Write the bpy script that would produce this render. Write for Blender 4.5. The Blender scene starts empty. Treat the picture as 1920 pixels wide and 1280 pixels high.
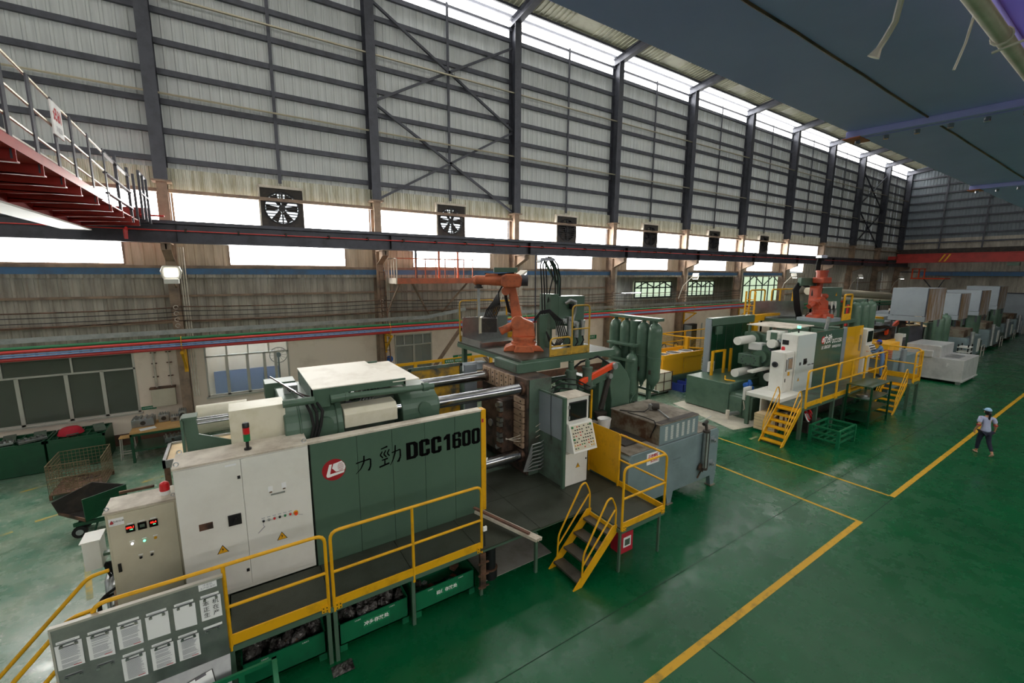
import bpy, bmesh, math, random
from mathutils import Vector, Matrix
random.seed(7)
S = bpy.context.scene
COL = S.collection
PI = math.pi
# ------------------------------------------------------------------ camera, sky, exposure
cam_d = bpy.data.cameras.new('camera')
cam_d.sensor_width = 36.0
cam_d.sensor_fit = 'HORIZONTAL'
cam_d.lens = 804.54 / 1920 * 36
cam_d.clip_start = 0.05
cam = bpy.data.objects.new('camera', cam_d)
COL.objects.link(cam)
R_ = Vector((0.83749827, -0.5464219, 0.004444)); U_ = Vector((0.08224805, 0.13409286, 0.98754968)); W_ = Vector((0.54021468, 0.82670563, -0.15724468))
cam.matrix_world = Matrix(((R_.x, U_.x, -W_.x, 0), (R_.y, U_.y, -W_.y, 0), (R_.z, U_.z, -W_.z, 6.2386), (0, 0, 0, 1)))
S.camera = cam
world = bpy.data.worlds.new('sky')
world.use_nodes = True
S.world = world
bg = world.node_tree.nodes['Background']
bg.inputs[0].default_value = (0.86, 0.93, 1.0, 1)
bg.inputs[1].default_value = 2.0
S.view_settings.view_transform = 'Standard'
S.view_settings.look = 'None'
S.view_settings.gamma = 1.0
S.view_settings.use_curve_mapping = False
S.view_settings.exposure = 0.12
WIN = 14.0     # daylight coming through the milky window panes
SKY = 8.0      # daylight coming through the roof lights
# ------------------------------------------------------------------ materials
def lin(h):
    h = h.lstrip('#')
    o = []
    for i in (0, 2, 4):
        c = int(h[i:i + 2], 16) / 255
        o.append(c / 12.92 if c <= 0.04045 else ((c + 0.055) / 1.055) ** 2.4)
    return (o[0], o[1], o[2], 1)
def mat(name, c, rough=0.5, metal=0.0, c2=None, scale=3.0, lo=0.45, hi=0.7, bump=0.0, bscale=40.0, stretch=None, spec=0.5):
    m = bpy.data.materials.new(name)
    m.use_nodes = True
    nt = m.node_tree
    b = nt.nodes['Principled BSDF']
    b.inputs['Base Color'].default_value = lin(c)
    b.inputs['Roughness'].default_value = rough
    b.inputs['Metallic'].default_value = metal
    b.inputs['Specular IOR Level'].default_value = spec
    if c2 or bump:
        tc = nt.nodes.new('ShaderNodeTexCoord')
        src = tc.outputs['Object']
        if stretch:
            mp = nt.nodes.new('ShaderNodeMapping')
            mp.inputs['Scale'].default_value = stretch
            nt.links.new(src, mp.inputs[0]); src = mp.outputs[0]
    if c2:
        n = nt.nodes.new('ShaderNodeTexNoise')
        n.inputs['Scale'].default_value = scale
        n.inputs['Detail'].default_value = 5
        n.inputs['Roughness'].default_value = 0.65
        nt.links.new(src, n.inputs['Vector'])
        r = nt.nodes.new('ShaderNodeMapRange')
        r.inputs[1].default_value = lo; r.inputs[2].default_value = hi
        nt.links.new(n.outputs[0], r.inputs[0])
        x = nt.nodes.new('ShaderNodeMix'); x.data_type = 'RGBA'
        x.inputs[6].default_value = lin(c); x.inputs[7].default_value = lin(c2)
        nt.links.new(r.outputs[0], x.inputs[0])
        nt.links.new(x.outputs[2], b.inputs['Base Color'])
    if bump:
        n2 = nt.nodes.new('ShaderNodeTexNoise')
        n2.inputs['Scale'].default_value = bscale
        n2.inputs['Detail'].default_value = 3
        nt.links.new(src, n2.inputs['Vector'])
        bp = nt.nodes.new('ShaderNodeBump')
        bp.inputs['Strength'].default_value = bump
        bp.inputs['Distance'].default_value = 0.02
        nt.links.new(n2.outputs[0], bp.inputs['Height'])
        nt.links.new(bp.outputs[0], b.inputs['Normal'])
    return m
def emis(name, c, s, base='#ffffff'):
    m = mat(name, base, 0.5)
    b = m.node_tree.nodes['Principled BSDF']
    b.inputs['Emission Color'].default_value = lin(c)
    b.inputs['Emission Strength'].default_value = s
    return m
def glass(name, tint, rough=0.08, alpha=0.35):
    m = mat(name, tint, rough)
    m.node_tree.nodes['Principled BSDF'].inputs['Alpha'].default_value = alpha
    return m
M = {}
def mm(k, *a, **kw): M[k] = mat(k, *a, **kw)
mm('sheet', '#c6caca', 0.42, 0.0, '#a6abac', 1.3, 0.4, 0.75, stretch=(3, 1, .25))
mm('sheet_dirty', '#d8d8cc', 0.45, 0.0, '#aaa68c', 1.2, 0.42, 0.66, stretch=(4, 1, .5))
mm('sheet_tan', '#cdbca4', 0.5, 0.0, '#a8967e', 1.0, 0.4, 0.7, stretch=(3, 1, .4))
mm('sheet_grey', '#b9b3a6', 0.5, 0.0, '#8d867b', 1.2, 0.38, 0.66, stretch=(2.5, 1, .35))
mm('steel_dark', '#4d4f58', 0.45, 0.3, '#3c3d44', 2)
mm('steel_dusty', '#a58d78', 0.6, 0.1, '#6b5d54', 1.5, 0.4, 0.7)
mm('tube', '#b5ad98', 0.35, 0.6)
mm('plaster', '#f3e4d4', 0.8, 0.0, '#dccab8', 0.9, 0.5, 0.75, bump=.1, bscale=12)
mm('skirting', '#6e4c3e', 0.7, 0.0, '#4b3a32', 2)
mm('roof_sheet', '#9b9a84', 0.5, 0.1, '#807f6c', 1.5)
mm('alu', '#c6c3bb', 0.4, 0.5)
mm('black', '#15161a', 0.45)
mm('rubber', '#0d0d0f', 0.7)
mm('dark_box', '#2c2926', 0.7, 0.0, '#463c34', 3)
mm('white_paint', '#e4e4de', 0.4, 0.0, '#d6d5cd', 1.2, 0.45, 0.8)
mm('white_dusty', '#d8d0c2', 0.55, 0.0, '#a89c8d', 2.5, 0.42, 0.72)
mm('beige_paint', '#cfc9b4', 0.42, 0.0, '#bfb8a2', 1.5, 0.4, 0.8)
mm('cream', '#dedac6', 0.4, 0.0, '#c4bf9f', 1.6, 0.5, 0.8)
mm('green_machine', '#526c5c', 0.34, 0.05, '#46604f', 1.6, 0.4, 0.75)
mm('green_dirty', '#586d60', 0.5, 0.1, '#464841', 2.2, 0.42, 0.66)
mm('green_panel', '#4b6756', 0.5, 0.0, '#455f50', 1.0, 0.4, 0.8)
mm('green_tank', '#55705f', 0.28, 0.05, '#486152', 2.0)
mm('green_dark', '#0e4a2e', 0.4, 0.0, '#0a3a25', 1.5)
mm('green_bin', '#0d6a45', 0.42, 0.0, '#0a5437', 1.5)
mm('galv_bright', '#cfd0d1', 0.35, 0.25, '#b4b6b8', 2.0, 0.42, 0.7)  # galvanised sheet, its reflected brightness put into a paler colour
mm('rack_green', '#0c3f28', 0.3)
mm('robot_red', '#b8492b', 0.4, 0.0, '#96402a', 3, .45, .7)
mm('gable_sheet', '#78828a', 0.5, 0.0, '#6a747b', 1.3, 0.4, 0.75, stretch=(1, 3, .25))  # wall sheet with the gable's shade put into its colour
mm('yellow', '#e3a911', 0.38, 0.0, '#c18e14', 3.5, 0.5, 0.75)
mm('yellow_dirty', '#c79a20', 0.5, 0.0, '#4f5149', 1.4, 0.45, 0.62)
mm('yellow_bright', '#f0b01a', 0.45)
mm('line_paint', '#cf9f1c', 0.5, 0.0, '#8d7420', 4, 0.52, 0.72)
mm('line_worn', '#b29a3e', 0.6, 0.0, '#7e8a68', 3, 0.42, 0.58)
mm('orange_robot', '#cf7048', 0.42, 0.0, '#a35a40', 4, 0.48, 0.72)
mm('orange_rail', '#c4694a', 0.55, 0.0, '#98604a', 3)
mm('orange_red', '#e2491c', 0.4)
mm('red_crane', '#a8302a', 0.42, 0.1, '#8a2722', 1.5)
mm('red_pipe', '#cf3a38', 0.35)
mm('red_small', '#d3141f', 0.3)
mm('green_pipe', '#1f7a4c', 0.35)
mm('blue_pipe', '#7ea6dd', 0.35)
mm('blue_strip', '#44729f', 0.45, 0.0, '#4a6076', 2)
mm('blue_beam', '#b0b2f4', 0.45, 0.0, '#a2a5ea', 1.2, 0.4, 0.75, bump=.06, bscale=5)
mm('galv', '#b9bcbd', 0.35, 0.75, '#9da1a3', 5, 0.4, 0.7)
mm('galv_plate', '#a8abac', 0.3, 0.9, '#8b8e90', 1.6, 0.4, 0.7)
mm('steel_bright', '#a9abb0', 0.2, 1.0, '#85868a', 1.2)
mm('cover_white', '#f3eee2', 0.5, 0.0, '#d8cfbf', 1.6, 0.5, 0.78)
mm('chrome', '#dadde2', 0.12, 1.0)
mm('rusty', '#7a5a48', 0.6, 0.4, '#3a2f2a', 3, 0.42, 0.62)
mm('clamp_tan', '#b49a82', 0.55, 0.2, '#8d7763', 4)
mm('platen_brown', '#5f4c42', 0.5, 0.3, '#2d2826', 2.6, 0.4, 0.6)
mm('checker', '#43483f', 0.42, 0.35, '#36392f', 2.0, bump=.5, bscale=60)
mm('furnace_grey', '#7d9095', 0.5, 0.1, '#6d7d80', 1.4, 0.4, 0.75)
mm('furnace_top', '#8b8478', 0.7, 0.2, '#5d5346', 2.4, 0.4, 0.65)
mm('furnace_burnt', '#7b7666', 0.7, 0.1, '#4e3421', 1.5, 0.44, 0.6)
mm('hood_grey', '#98a2aa', 0.42, 0.3, '#8a949b', 1.0, 0.4, 0.75)
mm('duct', '#e0d8c2', 0.5, 0.2)
mm('wood', '#c89f66', 0.6, 0.0, '#b0854f', 2, stretch=(1, 8, 1))
mm('wood_pale', '#dfc9a2', 0.7, 0.0, '#c7ab82', 2)
mm('paper', '#eef0f2', 0.75)
mm('ink', '#23262c', 0.7)
mm('ink_soft', '#9a9ca6', 0.8)
mm('ink_red', '#c01a28', 0.7)
mm('logo_red', '#a01622', 0.5)
mm('letter_black', '#050506', 0.9, spec=0.1)
mm('white', '#f2f2f2', 0.5)
mm('sign_green', '#137a4f', 0.5)
mm('dado', '#6a78a8', 0.7)
mm('sign_blue', '#2a63b8', 0.5)
mm('plastic_blue', '#4a5ec0', 0.4)
mm('grating', '#5d5a52', 0.5, 0.5, '#48453d', 3, bump=.4, bscale=70)
mm('lamp_shell', '#c9c6bb', 0.4, 0.3)
mm('skin', '#c08a6c', 0.6)
mm('shirt', '#aeb4d6', 0.8)
mm('trousers', '#1c2036', 0.85)
mm('coverall', '#5b7ba6', 0.85)
mm('hair', '#171214', 0.6)
mm('cap_pale', '#9cc3e6', 0.7)
mm('cap_blue', '#2343b4', 0.6)
mm('cuff_red', '#b01a30', 0.7)
mm('shoe', '#c49a86', 0.6)
mm('film', '#6d6a68', 0.2, 0.3, '#2a2526', 9, 0.4, 0.6, bump=.8, bscale=30)
mm('rope', '#dcd6cc', 0.9)
mm('concrete', '#8f8d86', 0.8, 0.0, '#77756d', 2)
mm('pad', '#c9c4b4', 0.7, 0.0, '#a19d90', 1.4, .4, .7)
mm('seam', '#0d2a1e', 0.7)
M['pane'] = emis('window_pane_daylight', '#fffdf8', WIN)
M['roof_pane'] = emis('roof_light_daylight', '#fbfaf6', SKY)
M['roof_pane_added'] = emis('added_roof_light', '#f6f4ee', 2.6)  # unseen roof strips, added to light the hall from above
M['pane_south_added'] = emis('added_south_pane', '#fffbf2', 4.6)  # panes added in the unseen south wall to light the machine fronts
M['pane_dim'] = emis('louvre_daylight', '#e8f0f4', 1.3)
M['pane_green'] = emis('far_pane_daylight', '#dcf5d0', 0.75)
M['lamp_on'] = emis('lamp_glow', '#fffaf0', 14.0)
M['tube_on'] = emis('tube_glow', '#e6f6ff', 70.0)
M['led_red'] = emis('led_red', '#ff2418', 2.5, '#400000')
M['led_green'] = emis('led_green', '#6dffb0', 3.0, '#004000')
M['led_white'] = emis('led_white', '#ffffff', 3.0)
M['screen'] = mat('screen', '#0d0f10', 0.12)
M['glass_dark'] = glass('office_glass', '#5c6a60', 0.06, 0.5)
M['glass_lit'] = glass('office_glass_lit', '#b6cccc', 0.06, 0.22)
def _p(k): return M[k].node_tree.nodes['Principled BSDF']
_p('red_small').inputs['Coat Weight'].default_value = 0.5

# floor: glossy green epoxy, worn pale near the wall and the machines
fm = bpy.data.materials.new('epoxy_floor'); fm.use_nodes = True
nt = fm.node_tree; b = nt.nodes['Principled BSDF']
def N(t, **kw):
    n = nt.nodes.new('ShaderNode' + t)
    for k, v in kw.items(): setattr(n, k, v)
    return n
tc = N('TexCoord')
def noise(sc, det=6, rough=.6, stretch=None):
    n = N('TexNoise'); n.inputs['Scale'].default_value = sc; n.inputs['Detail'].default_value = det; n.inputs['Roughness'].default_value = rough
    if stretch:
        mp = N('Mapping'); mp.inputs['Scale'].default_value = stretch
        nt.links.new(tc.outputs['Object'], mp.inputs[0]); nt.links.new(mp.outputs[0], n.inputs['Vector'])
    else: nt.links.new(tc.outputs['Object'], n.inputs['Vector'])
    return n.outputs[0]
def rng(src, a, c, d=0., e=1.):
    r = N('MapRange'); r.inputs[1].default_value = a; r.inputs[2].default_value = c; r.inputs[3].default_value = d; r.inputs[4].default_value = e
    nt.links.new(src, r.inputs[0]); return r.outputs[0]
def mth(op, a, c):
    n = N('Math', operation=op); n.use_clamp = True
    for i, v in enumerate((a, c)):
        if isinstance(v, (int, float)): n.inputs[i].default_value = v
        else: nt.links.new(v, n.inputs[i])
    return n.outputs[0]
def mix(f, a, c):
    n = N('Mix', data_type='RGBA')
    if isinstance(f, (int, float)): n.inputs[0].default_value = f
    else: nt.links.new(f, n.inputs[0])
    for i, v in ((6, a), (7, c)):
        if isinstance(v, tuple): n.inputs[i].default_value = v
        else: nt.links.new(v, n.inputs[i])
    return n.outputs[2]
sep = N('SeparateXYZ'); nt.links.new(tc.outputs['Object'], sep.inputs[0])
# worn zone: the old floor behind and left of the machines, thinning out into the new epoxy
wx = rng(sep.outputs[0], 0.8, -1.6); wy = rng(sep.outputs[1], 7.6, 10.2)
zone = mth('MAXIMUM', wx, wy)
zone = mth('ADD', mth('MULTIPLY', zone, 1.0), mth('MULTIPLY', mth('SUBTRACT', noise(0.9, 6, .7), 0.5), 0.8))
zone = rng(zone, 0.42, 0.72)
green = mix(rng(noise(0.35, 4), .35, .7), lin('#055a33'), lin('#064a2b'))
green = mix(mth('MULTIPLY', rng(noise(2.3, 8, .7), .62, .72), .35), green, lin('#2f7a58'))
worn = mix(rng(noise(1.1, 8, .7), .38, .66), lin('#527863'), lin('#83937f'))
worn = mix(rng(noise(4.0, 9, .75), .56, .7), worn, lin('#bdbfb4'))
worn = mix(rng(noise(1.7, 5, .6), .62, .74), worn, lin('#56645a'))
nt.links.new(mix(zone, green, worn), b.inputs['Base Color'])
nt.links.new(rng(noise(1.6, 7, .7), .3, .75, .16, .42), b.inputs['Roughness'])
b.inputs['Specular IOR Level'].default_value = 0.45
bp = N('Bump'); bp.inputs['Strength'].default_value = .08; bp.inputs['Distance'].default_value = .02
nt.links.new(noise(3.2, 6, .6), bp.inputs['Height']); nt.links.new(bp.outputs[0], b.inputs['Normal'])
M['floor'] = fm
# ------------------------------------------------------------------ geometry helpers
def V(*a): return Vector(a)
class G:
    def __init__(s): s.v = []; s.f = []; s.sm = False
    def add(s, vs, fs):
        o = len(s.v); s.v += [tuple(p) for p in vs]; s.f += [tuple(i + o for i in f) for f in fs]; return s
    def bx(s, x0, x1, y0, y1, z0, z1):
        return s.add([(x0, y0, z0), (x1, y0, z0), (x1, y1, z0), (x0, y1, z0), (x0, y0, z1), (x1, y0, z1), (x1, y1, z1), (x0, y1, z1)],
                     [(0, 3, 2, 1), (4, 5, 6, 7), (0, 1, 5, 4), (1, 2, 6, 5), (2, 3, 7, 6), (3, 0, 4, 7)])
    def cb(s, c, d, rz=0.0, rx=0.0, ry=0.0):
        m = Matrix.Rotation(rz, 3, 'Z') @ Matrix.Rotation(ry, 3, 'Y') @ Matrix.Rotation(rx, 3, 'X')
        h = Vector(d) / 2; c = Vector(c)
        vs = [c + m @ Vector((x * h.x, y * h.y, z * h.z)) for z in (-1, 1) for x, y in ((-1, -1), (1, -1), (1, 1), (-1, 1))]
        return s.add(vs, [(0, 3, 2, 1), (4, 5, 6, 7), (0, 1, 5, 4), (1, 2, 6, 5), (2, 3, 7, 6), (3, 0, 4, 7)])
    def beam(s, p, q, w, h, up=(0, 0, 1)):
        p = Vector(p); q = Vector(q); d = (q - p).normalized(); u = Vector(up)
        if abs(d.dot(u)) > .99: u = Vector((0, 1, 0))
        r = d.cross(u).normalized(); u = r.cross(d)
        vs = []
        for c in (p, q):
            for a, b_ in ((-1, -1), (1, -1), (1, 1), (-1, 1)): vs.append(c + r * (a * w / 2) + u * (b_ * h / 2))
        return s.add(vs, [(0, 1, 2, 3), (7, 6, 5, 4), (0, 4, 5, 1), (1, 5, 6, 2), (2, 6, 7, 3), (3, 7, 4, 0)])
    def ring(s, c, d, r, n):
        d = d.normalized(); a = d.orthogonal().normalized(); b_ = d.cross(a)
        return [c + a * (r * math.cos(2 * PI * i / n)) + b_ * (r * math.sin(2 * PI * i / n)) for i in range(n)]
    def cyl(s, p, q, r, r2=None, n=14, caps=True):
        s.sm = True
        p = Vector(p); q = Vector(q); r2 = r if r2 is None else r2
        vs = s.ring(p, q - p, r, n) + s.ring(q, q - p, r2, n)
        fs = [(i, (i + 1) % n, n + (i + 1) % n, n + i) for i in range(n)]
        if caps: fs += [tuple(range(n - 1, -1, -1)), tuple(range(n, 2 * n))]
        return s.add(vs, fs)
    def tube(s, pts, r, n=8, closed=False):
        s.sm = True
        P_ = [Vector(p) for p in pts]; k = len(P_); rings = []
        a = None
        for i, p in enumerate(P_):
            if closed: d = (P_[(i + 1) % k] - P_[i - 1])
            else: d = (P_[min(i + 1, k - 1)] - P_[max(i - 1, 0)])
            d.normalize()
            a = d.orthogonal().normalized() if a is None else (a - d * a.dot(d)).normalized()
            b_ = d.cross(a)
            sc = 1.0
            if 0 < i < k - 1:
                c1 = (P_[i] - P_[i - 1]).normalized().dot(d); sc = 1 / max(c1, .6)
            rings.append([p + (a * math.cos(2 * PI * j / n) + b_ * math.sin(2 * PI * j / n)) * (r * sc) for j in range(n)])
        vs = [v for rg in rings for v in rg]
        fs = []
        for i in range(k if closed else k - 1):
            i2 = (i + 1) % k
            for j in range(n): fs.append((i * n + j, i * n + (j + 1) % n, i2 * n + (j + 1) % n, i2 * n + j))
        if not closed: fs += [tuple(range(n - 1, -1, -1)), tuple((k - 1) * n + j for j in range(n))]
        return s.add(vs, fs)
    def prism(s, poly, ax, a, b_):
        n = len(poly)
        def mk(t, u, w): return {'x': (w, t, u), 'y': (t, w, u), 'z': (t, u, w)}[ax]
        vs = [mk(t, u, a) for t, u in poly] + [mk(t, u, b_) for t, u in poly]
        fs = [(i, (i + 1) % n, n + (i + 1) % n, n + i) for i in range(n)] + [tuple(range(n - 1, -1, -1)), tuple(range(n, 2 * n))]
        return s.add(vs, fs)
    def lathe(s, prof, c, ax=(0, 0, 1), n=16):
        s.sm = True
        c = Vector(c); ax = Vector(ax).normalized(); vs = []
        for r, z in prof: vs += s.ring(c + ax * z, ax, max(r, 1e-4), n)
        k = len(prof)
        fs = [(i * n + j, i * n + (j + 1) % n, (i + 1) * n + (j + 1) % n, (i + 1) * n + j) for i in range(k - 1) for j in range(n)]
        fs += [tuple(range(n - 1, -1, -1)), tuple((k - 1) * n + j for j in range(n))]
        return s.add(vs, fs)
    def sph(s, c, r, n=12, m=8, sc=(1, 1, 1)):
        s.sm = True
        c = Vector(c); vs = [c + Vector((0, 0, r * sc[2]))]
        for i in range(1, m):
            t = PI * i / m
            for j in range(n):
                u = 2 * PI * j / n
                vs.append(c + Vector((r * sc[0] * math.sin(t) * math.cos(u), r * sc[1] * math.sin(t) * math.sin(u), r * sc[2] * math.cos(t))))
        vs.append(c + Vector((0, 0, -r * sc[2])))
        fs = [(0, 1 + j, 1 + (j + 1) % n) for j in range(n)]
        for i in range(m - 2):
            for j in range(n): fs.append((1 + i * n + j, 1 + (i + 1) * n + j, 1 + (i + 1) * n + (j + 1) % n, 1 + i * n + (j + 1) % n))
        e = len(vs) - 1; o = 1 + (m - 2) * n
        fs += [(e, o + (j + 1) % n, o + j) for j in range(n)]
        return s.add(vs, fs)
    def quad(s, *p): return s.add(p, [tuple(range(len(p)))])
    def grid(s, f, nu, nv):
        vs = [f(i / nu, j / nv) for i in range(nu + 1) for j in range(nv + 1)]
        return s.add(vs, [(i * (nv + 1) + j, (i + 1) * (nv + 1) + j, (i + 1) * (nv + 1) + j + 1, i * (nv + 1) + j + 1) for i in range(nu) for j in range(nv)])
def wloc(o):
    p = Vector((0, 0, 0))
    while o: p += o.location; o = o.parent
    return p
def mesh(name, g, m, org=(0, 0, 0), fix=True):
    me = bpy.data.meshes.new(name)
    o = Vector(org)
    me.from_pydata([(v[0] - o.x, v[1] - o.y, v[2] - o.z) for v in g.v], [], g.f)
    if fix:
        bm = bmesh.new(); bm.from_mesh(me); bmesh.ops.recalc_face_normals(bm, faces=bm.faces); bm.to_mesh(me); bm.free()
    me.materials.append(M[m] if isinstance(m, str) else m)
    if g.sm:
        for p in me.polygons: p.use_smooth = True
        me.set_sharp_from_angle(angle=0.6)
    return me
def P(name, m, g, parent=None, bevel=0.0, label=None, kind=None):
    """one mesh object; with a parent it is a part (or sub-part)"""
    o = bpy.data.objects.new(name, mesh(name, g, m, wloc(parent) if parent else (0, 0, 0)))
    COL.objects.link(o)
    if parent: o.parent = parent
    if bevel:
        md = o.modifiers.new('edge', 'BEVEL'); md.width = bevel; md.segments = 2; md.limit_method = 'ANGLE'; md.angle_limit = .7
    if label: o['label'] = label
    if kind: o['kind'] = kind
    return o
def tag(o, label=None, cat=None, group=None, kind=None):
    if label: o['label'] = label
    if cat: o['category'] = cat
    if group: o['group'] = group
    if kind: o['kind'] = kind
    return o
def T(name, label, cat, loc=(0, 0, 0), group=None, rz=0.0):
    o = bpy.data.objects.new(name, None); COL.objects.link(o)
    o.empty_display_size = .1; o.location = loc; o.rotation_euler = (0, 0, rz)
    return tag(o, label, cat, group)
def ST(name, loc=(0, 0, 0)):
    o = bpy.data.objects.new(name, None); COL.objects.link(o); o.location = loc; o['kind'] = 'structure'; return o
def CP(o, parent, loc=None):
    """copy of one part, sharing its mesh"""
    c = o.copy(); COL.objects.link(c); c.parent = parent
    if loc is not None: c.location = loc
    return c
def clone(root, loc, rz=None, label=None, group=None):
    r = root.copy(); COL.objects.link(r); r.location = loc
    if rz is not None: r.rotation_euler = (0, 0, rz)
    if label: r['label'] = label
    if group: r['group'] = group
    for ch in list(root.children):
        c = CP(ch, r)
        for gc in list(ch.children): CP(gc, c)
    return r
_tc = {}
def text_geo(s, size, bold=0.0):
    k = (s, size, bold)
    if k in _tc: return _tc[k]
    cu = bpy.data.curves.new('t', 'FONT'); cu.body = s; cu.size = size; cu.align_x = 'CENTER'; cu.align_y = 'CENTER'; cu.resolution_u = 3; cu.offset = bold
    ob = bpy.data.objects.new('t', cu); COL.objects.link(ob)
    me = ob.to_mesh()
    r = ([tuple(v.co) for v in me.vertices], [tuple(p.vertices) for p in me.polygons])
    ob.to_mesh_clear(); bpy.data.objects.remove(ob); bpy.data.curves.remove(cu)
    _tc[k] = r; return r
def text(g, s, size, o, ux=(1, 0, 0), uy=(0, 0, 1), wx=1.0, bold=0.0):
    """flat lettering: centre o, right direction ux, up direction uy"""
    vs, fs = text_geo(s, size, bold); o = Vector(o); ux = Vector(ux); uy = Vector(uy)
    return g.add([o + ux * (v[0] * wx) + uy * v[1] for v in vs], fs)
def arc(c, r, a0, a1, u, v, n=6):
    c = Vector(c); u = Vector(u); v = Vector(v)
    return [c + u * (r * math.cos(a0 + (a1 - a0) * i / n)) + v * (r * math.sin(a0 + (a1 - a0) * i / n)) for i in range(n + 1)]
def rounded(pts, r, n=4):
    """polyline with its inner corners rounded"""
    Q = [Vector(p) for p in pts]; out = [Q[0]]
    for i in range(1, len(Q) - 1):
        a = (Q[i - 1] - Q[i]); b_ = (Q[i + 1] - Q[i]); rr = min(r, a.length * .45, b_.length * .45)
        p0 = Q[i] + a.normalized() * rr; p1 = Q[i] + b_.normalized() * rr
        for k in range(n + 1):
            t = k / n; out.append(p0 * (1 - t) ** 2 + Q[i] * (2 * t * (1 - t)) + p1 * t ** 2)
    out.append(Q[-1]); return out
def hang(p, q, sag, n=10):
    p = Vector(p); q = Vector(q)
    return [p.lerp(q, i / n) - Vector((0, 0, sag * 4 * (i / n) * (1 - i / n))) for i in range(n + 1)]
# ------------------------------------------------------------------ the hall
BAY = 7.365
CX = [-1.68 + BAY * i for i in range(-2, 11)]           # column centres, west to east
YC, YS = 19.5, 20.1                                     # column face, wall sheet
XE = CX[-1] + .35                                       # east gable
XW, YF = -17.0, -12.0
fl = G(); fl.bx(XW, XE + 1, YF, 27, -.2, 0)
flo = tag(P('floor', 'floor', fl), kind='structure')
# painted lines
def stripe(g, p, q, w=.12):
    p = Vector((p[0], p[1], 0)); q = Vector((q[0], q[1], 0)); d = (q - p).normalized(); n = Vector((-d.y, d.x, 0)) * (w / 2)
    g.add([p - n + V(0, 0, .004), q - n + V(0, 0, .004), q + n + V(0, 0, .004), p + n + V(0, 0, .004)], [(0, 1, 2, 3)])
for a_, b_ in (((-6, 3.6), (13.04, 3.6)), ((15.29, 3.6), (70, 3.6)), ((13.0, 3.66), (13.0, 9.0)), ((15.3, 3.66), (15.3, 9.0))):
    g = G(); stripe(g, a_, b_, .13 if a_[0] < 12 or a_[1] == b_[1] else .09); P('floor_line', 'line_paint', g, flo)
g = G()
for p, q in (((-5.6, 14.2), (-4.9, 14.6)), ((-4.6, 14.9), (-4.2, 15.05)), ((-3.2, 12.6), (-2.75, 10.6)), ((-4.1, 9.6), (-3.9, 9.4)), ((-2.7, 16.1), (-2.2, 16.3)),
             ((16.2, 8.1), (16.7, 8.1)), ((-5.5, 17.2), (-4.8, 17.5)), ((-4.9, 12.2), (-4.55, 12.6))): stripe(g, p, q, .1)
P('worn_line', 'line_worn', g, flo)
g = G()
for p, q in (((19, 11.6), (22.2, 14.6)), ((17.2, 11.2), (19, 12.4))): stripe(g, p, q, .16)
P('orange_line', 'orange_rail', g, flo)
g = G()
for p, q in (((-4, 4.9), (70, 4.9)), ((6.3, -6), (6.3, 3.5)), ((13.04, 3.55), (15.29, 3.55)), ((11, 7.35), (17, 7.35)), ((-6, 13.2), (-2.5, 14.1))): stripe(g, p, q, .012)
P('floor_joint', 'seam', g, flo)

# corrugated sheet between two corners, ribs upright, lying on plane Y=y (or X=x)
def corr(u0, u1, z0, z1, y, pitch=.3, depth=.03, rib=.06, axis='y', front=-1):
    g = G(); n = max(1, round((u1 - u0) / pitch)); pr = []
    pp = (u1 - u0) / n
    for i in range(n):
        a = u0 + i * pp
        pr += [(a, 0), (a + pp * .5 - rib, 0), (a + pp * .5 - rib * .5, depth), (a + pp * .5 + rib * .5, depth), (a + pp * .5 + rib, 0)]
    pr.append((u1, 0))
    vs = []
    for u, d in pr:
        for z in (z0, z1): vs.append((u, y + front * d, z) if axis == 'y' else (y + front * d, u, z))
    return g.add(vs, [(2 * i, 2 * i + 2, 2 * i + 3, 2 * i + 1) for i in range(len(pr) - 1)])
wb = ST('wall_back')
# upper sheets: one mesh, shared
ns = 8
sw = BAY / ns
up0 = up1 = None
for c in CX[:-1]:
    for k in range(ns):
        x = c + k * sw
        if up0 is None:
            g = corr(0, sw + .004, 9.55, 17.95, 0); up0 = P('wall_sheet', 'sheet', g, wb); up0.location = (x, YS, 0)
        else: CP(up0, wb, (x, YS + .004 * (k % 2), 0))
# short rippled fibreglass skirt under them
for bi, c in enumerate(CX[:-1]):
    if bi > 8: continue
    for k in range(4):
        x = c + k * BAY / 4
        if up1 is None:
            g = corr(0, BAY / 4 + .01, 9.0, 9.86, 0, .11, .035, .035); up1 = P('fibreglass_sheet', 'sheet_dirty', g, wb); up1.location = (x, YS - .05, 0)
        else: CP(up1, wb, (x, YS - .05, 0))
g = G()
for bi, c in enumerate(CX[:-1]):
    if bi > 8: g = corr(c, c + BAY, 6.4, 9.6, YS - .03); P('wall_sheet', 'sheet_grey', g, wb)
# columns: dark upper part on a wide plate, dusty lower part
def ibeam(g, cx, y0, y1, w, z0, z1, t=.03):
    g.bx(cx - w / 2, cx + w / 2, y0, y0 + t, z0, z1); g.bx(cx - w / 2, cx + w / 2, y1 - t, y1, z0, z1); g.bx(cx - t / 2, cx + t / 2, y0 + t, y1 - t, z0, z1)
gu = G(); ibeam(gu, 0, YC, YS - .02, .38, 9.36, 18.5)
gl = G(); ibeam(gl, 0, YC + .02, YS - .02, .3, 0, 9.3)
gp = G(); gp.bx(-.27, .27, YC - .06, YS - .02, 9.3, 9.36); gp.prism([(YC - .02, 9.3), (YS - .04, 9.3), (YS - .04, 8.95)], 'x', -.02, .02)
gc = G(); gc.bx(-.14, .14, 18.55, YC + .02, 7.16, 7.2); gc.prism([(18.6, 7.16), (YC + .02, 7.16), (YC + .02, 6.62), (18.6, 6.98)], 'x', -.02, .02)
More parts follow.
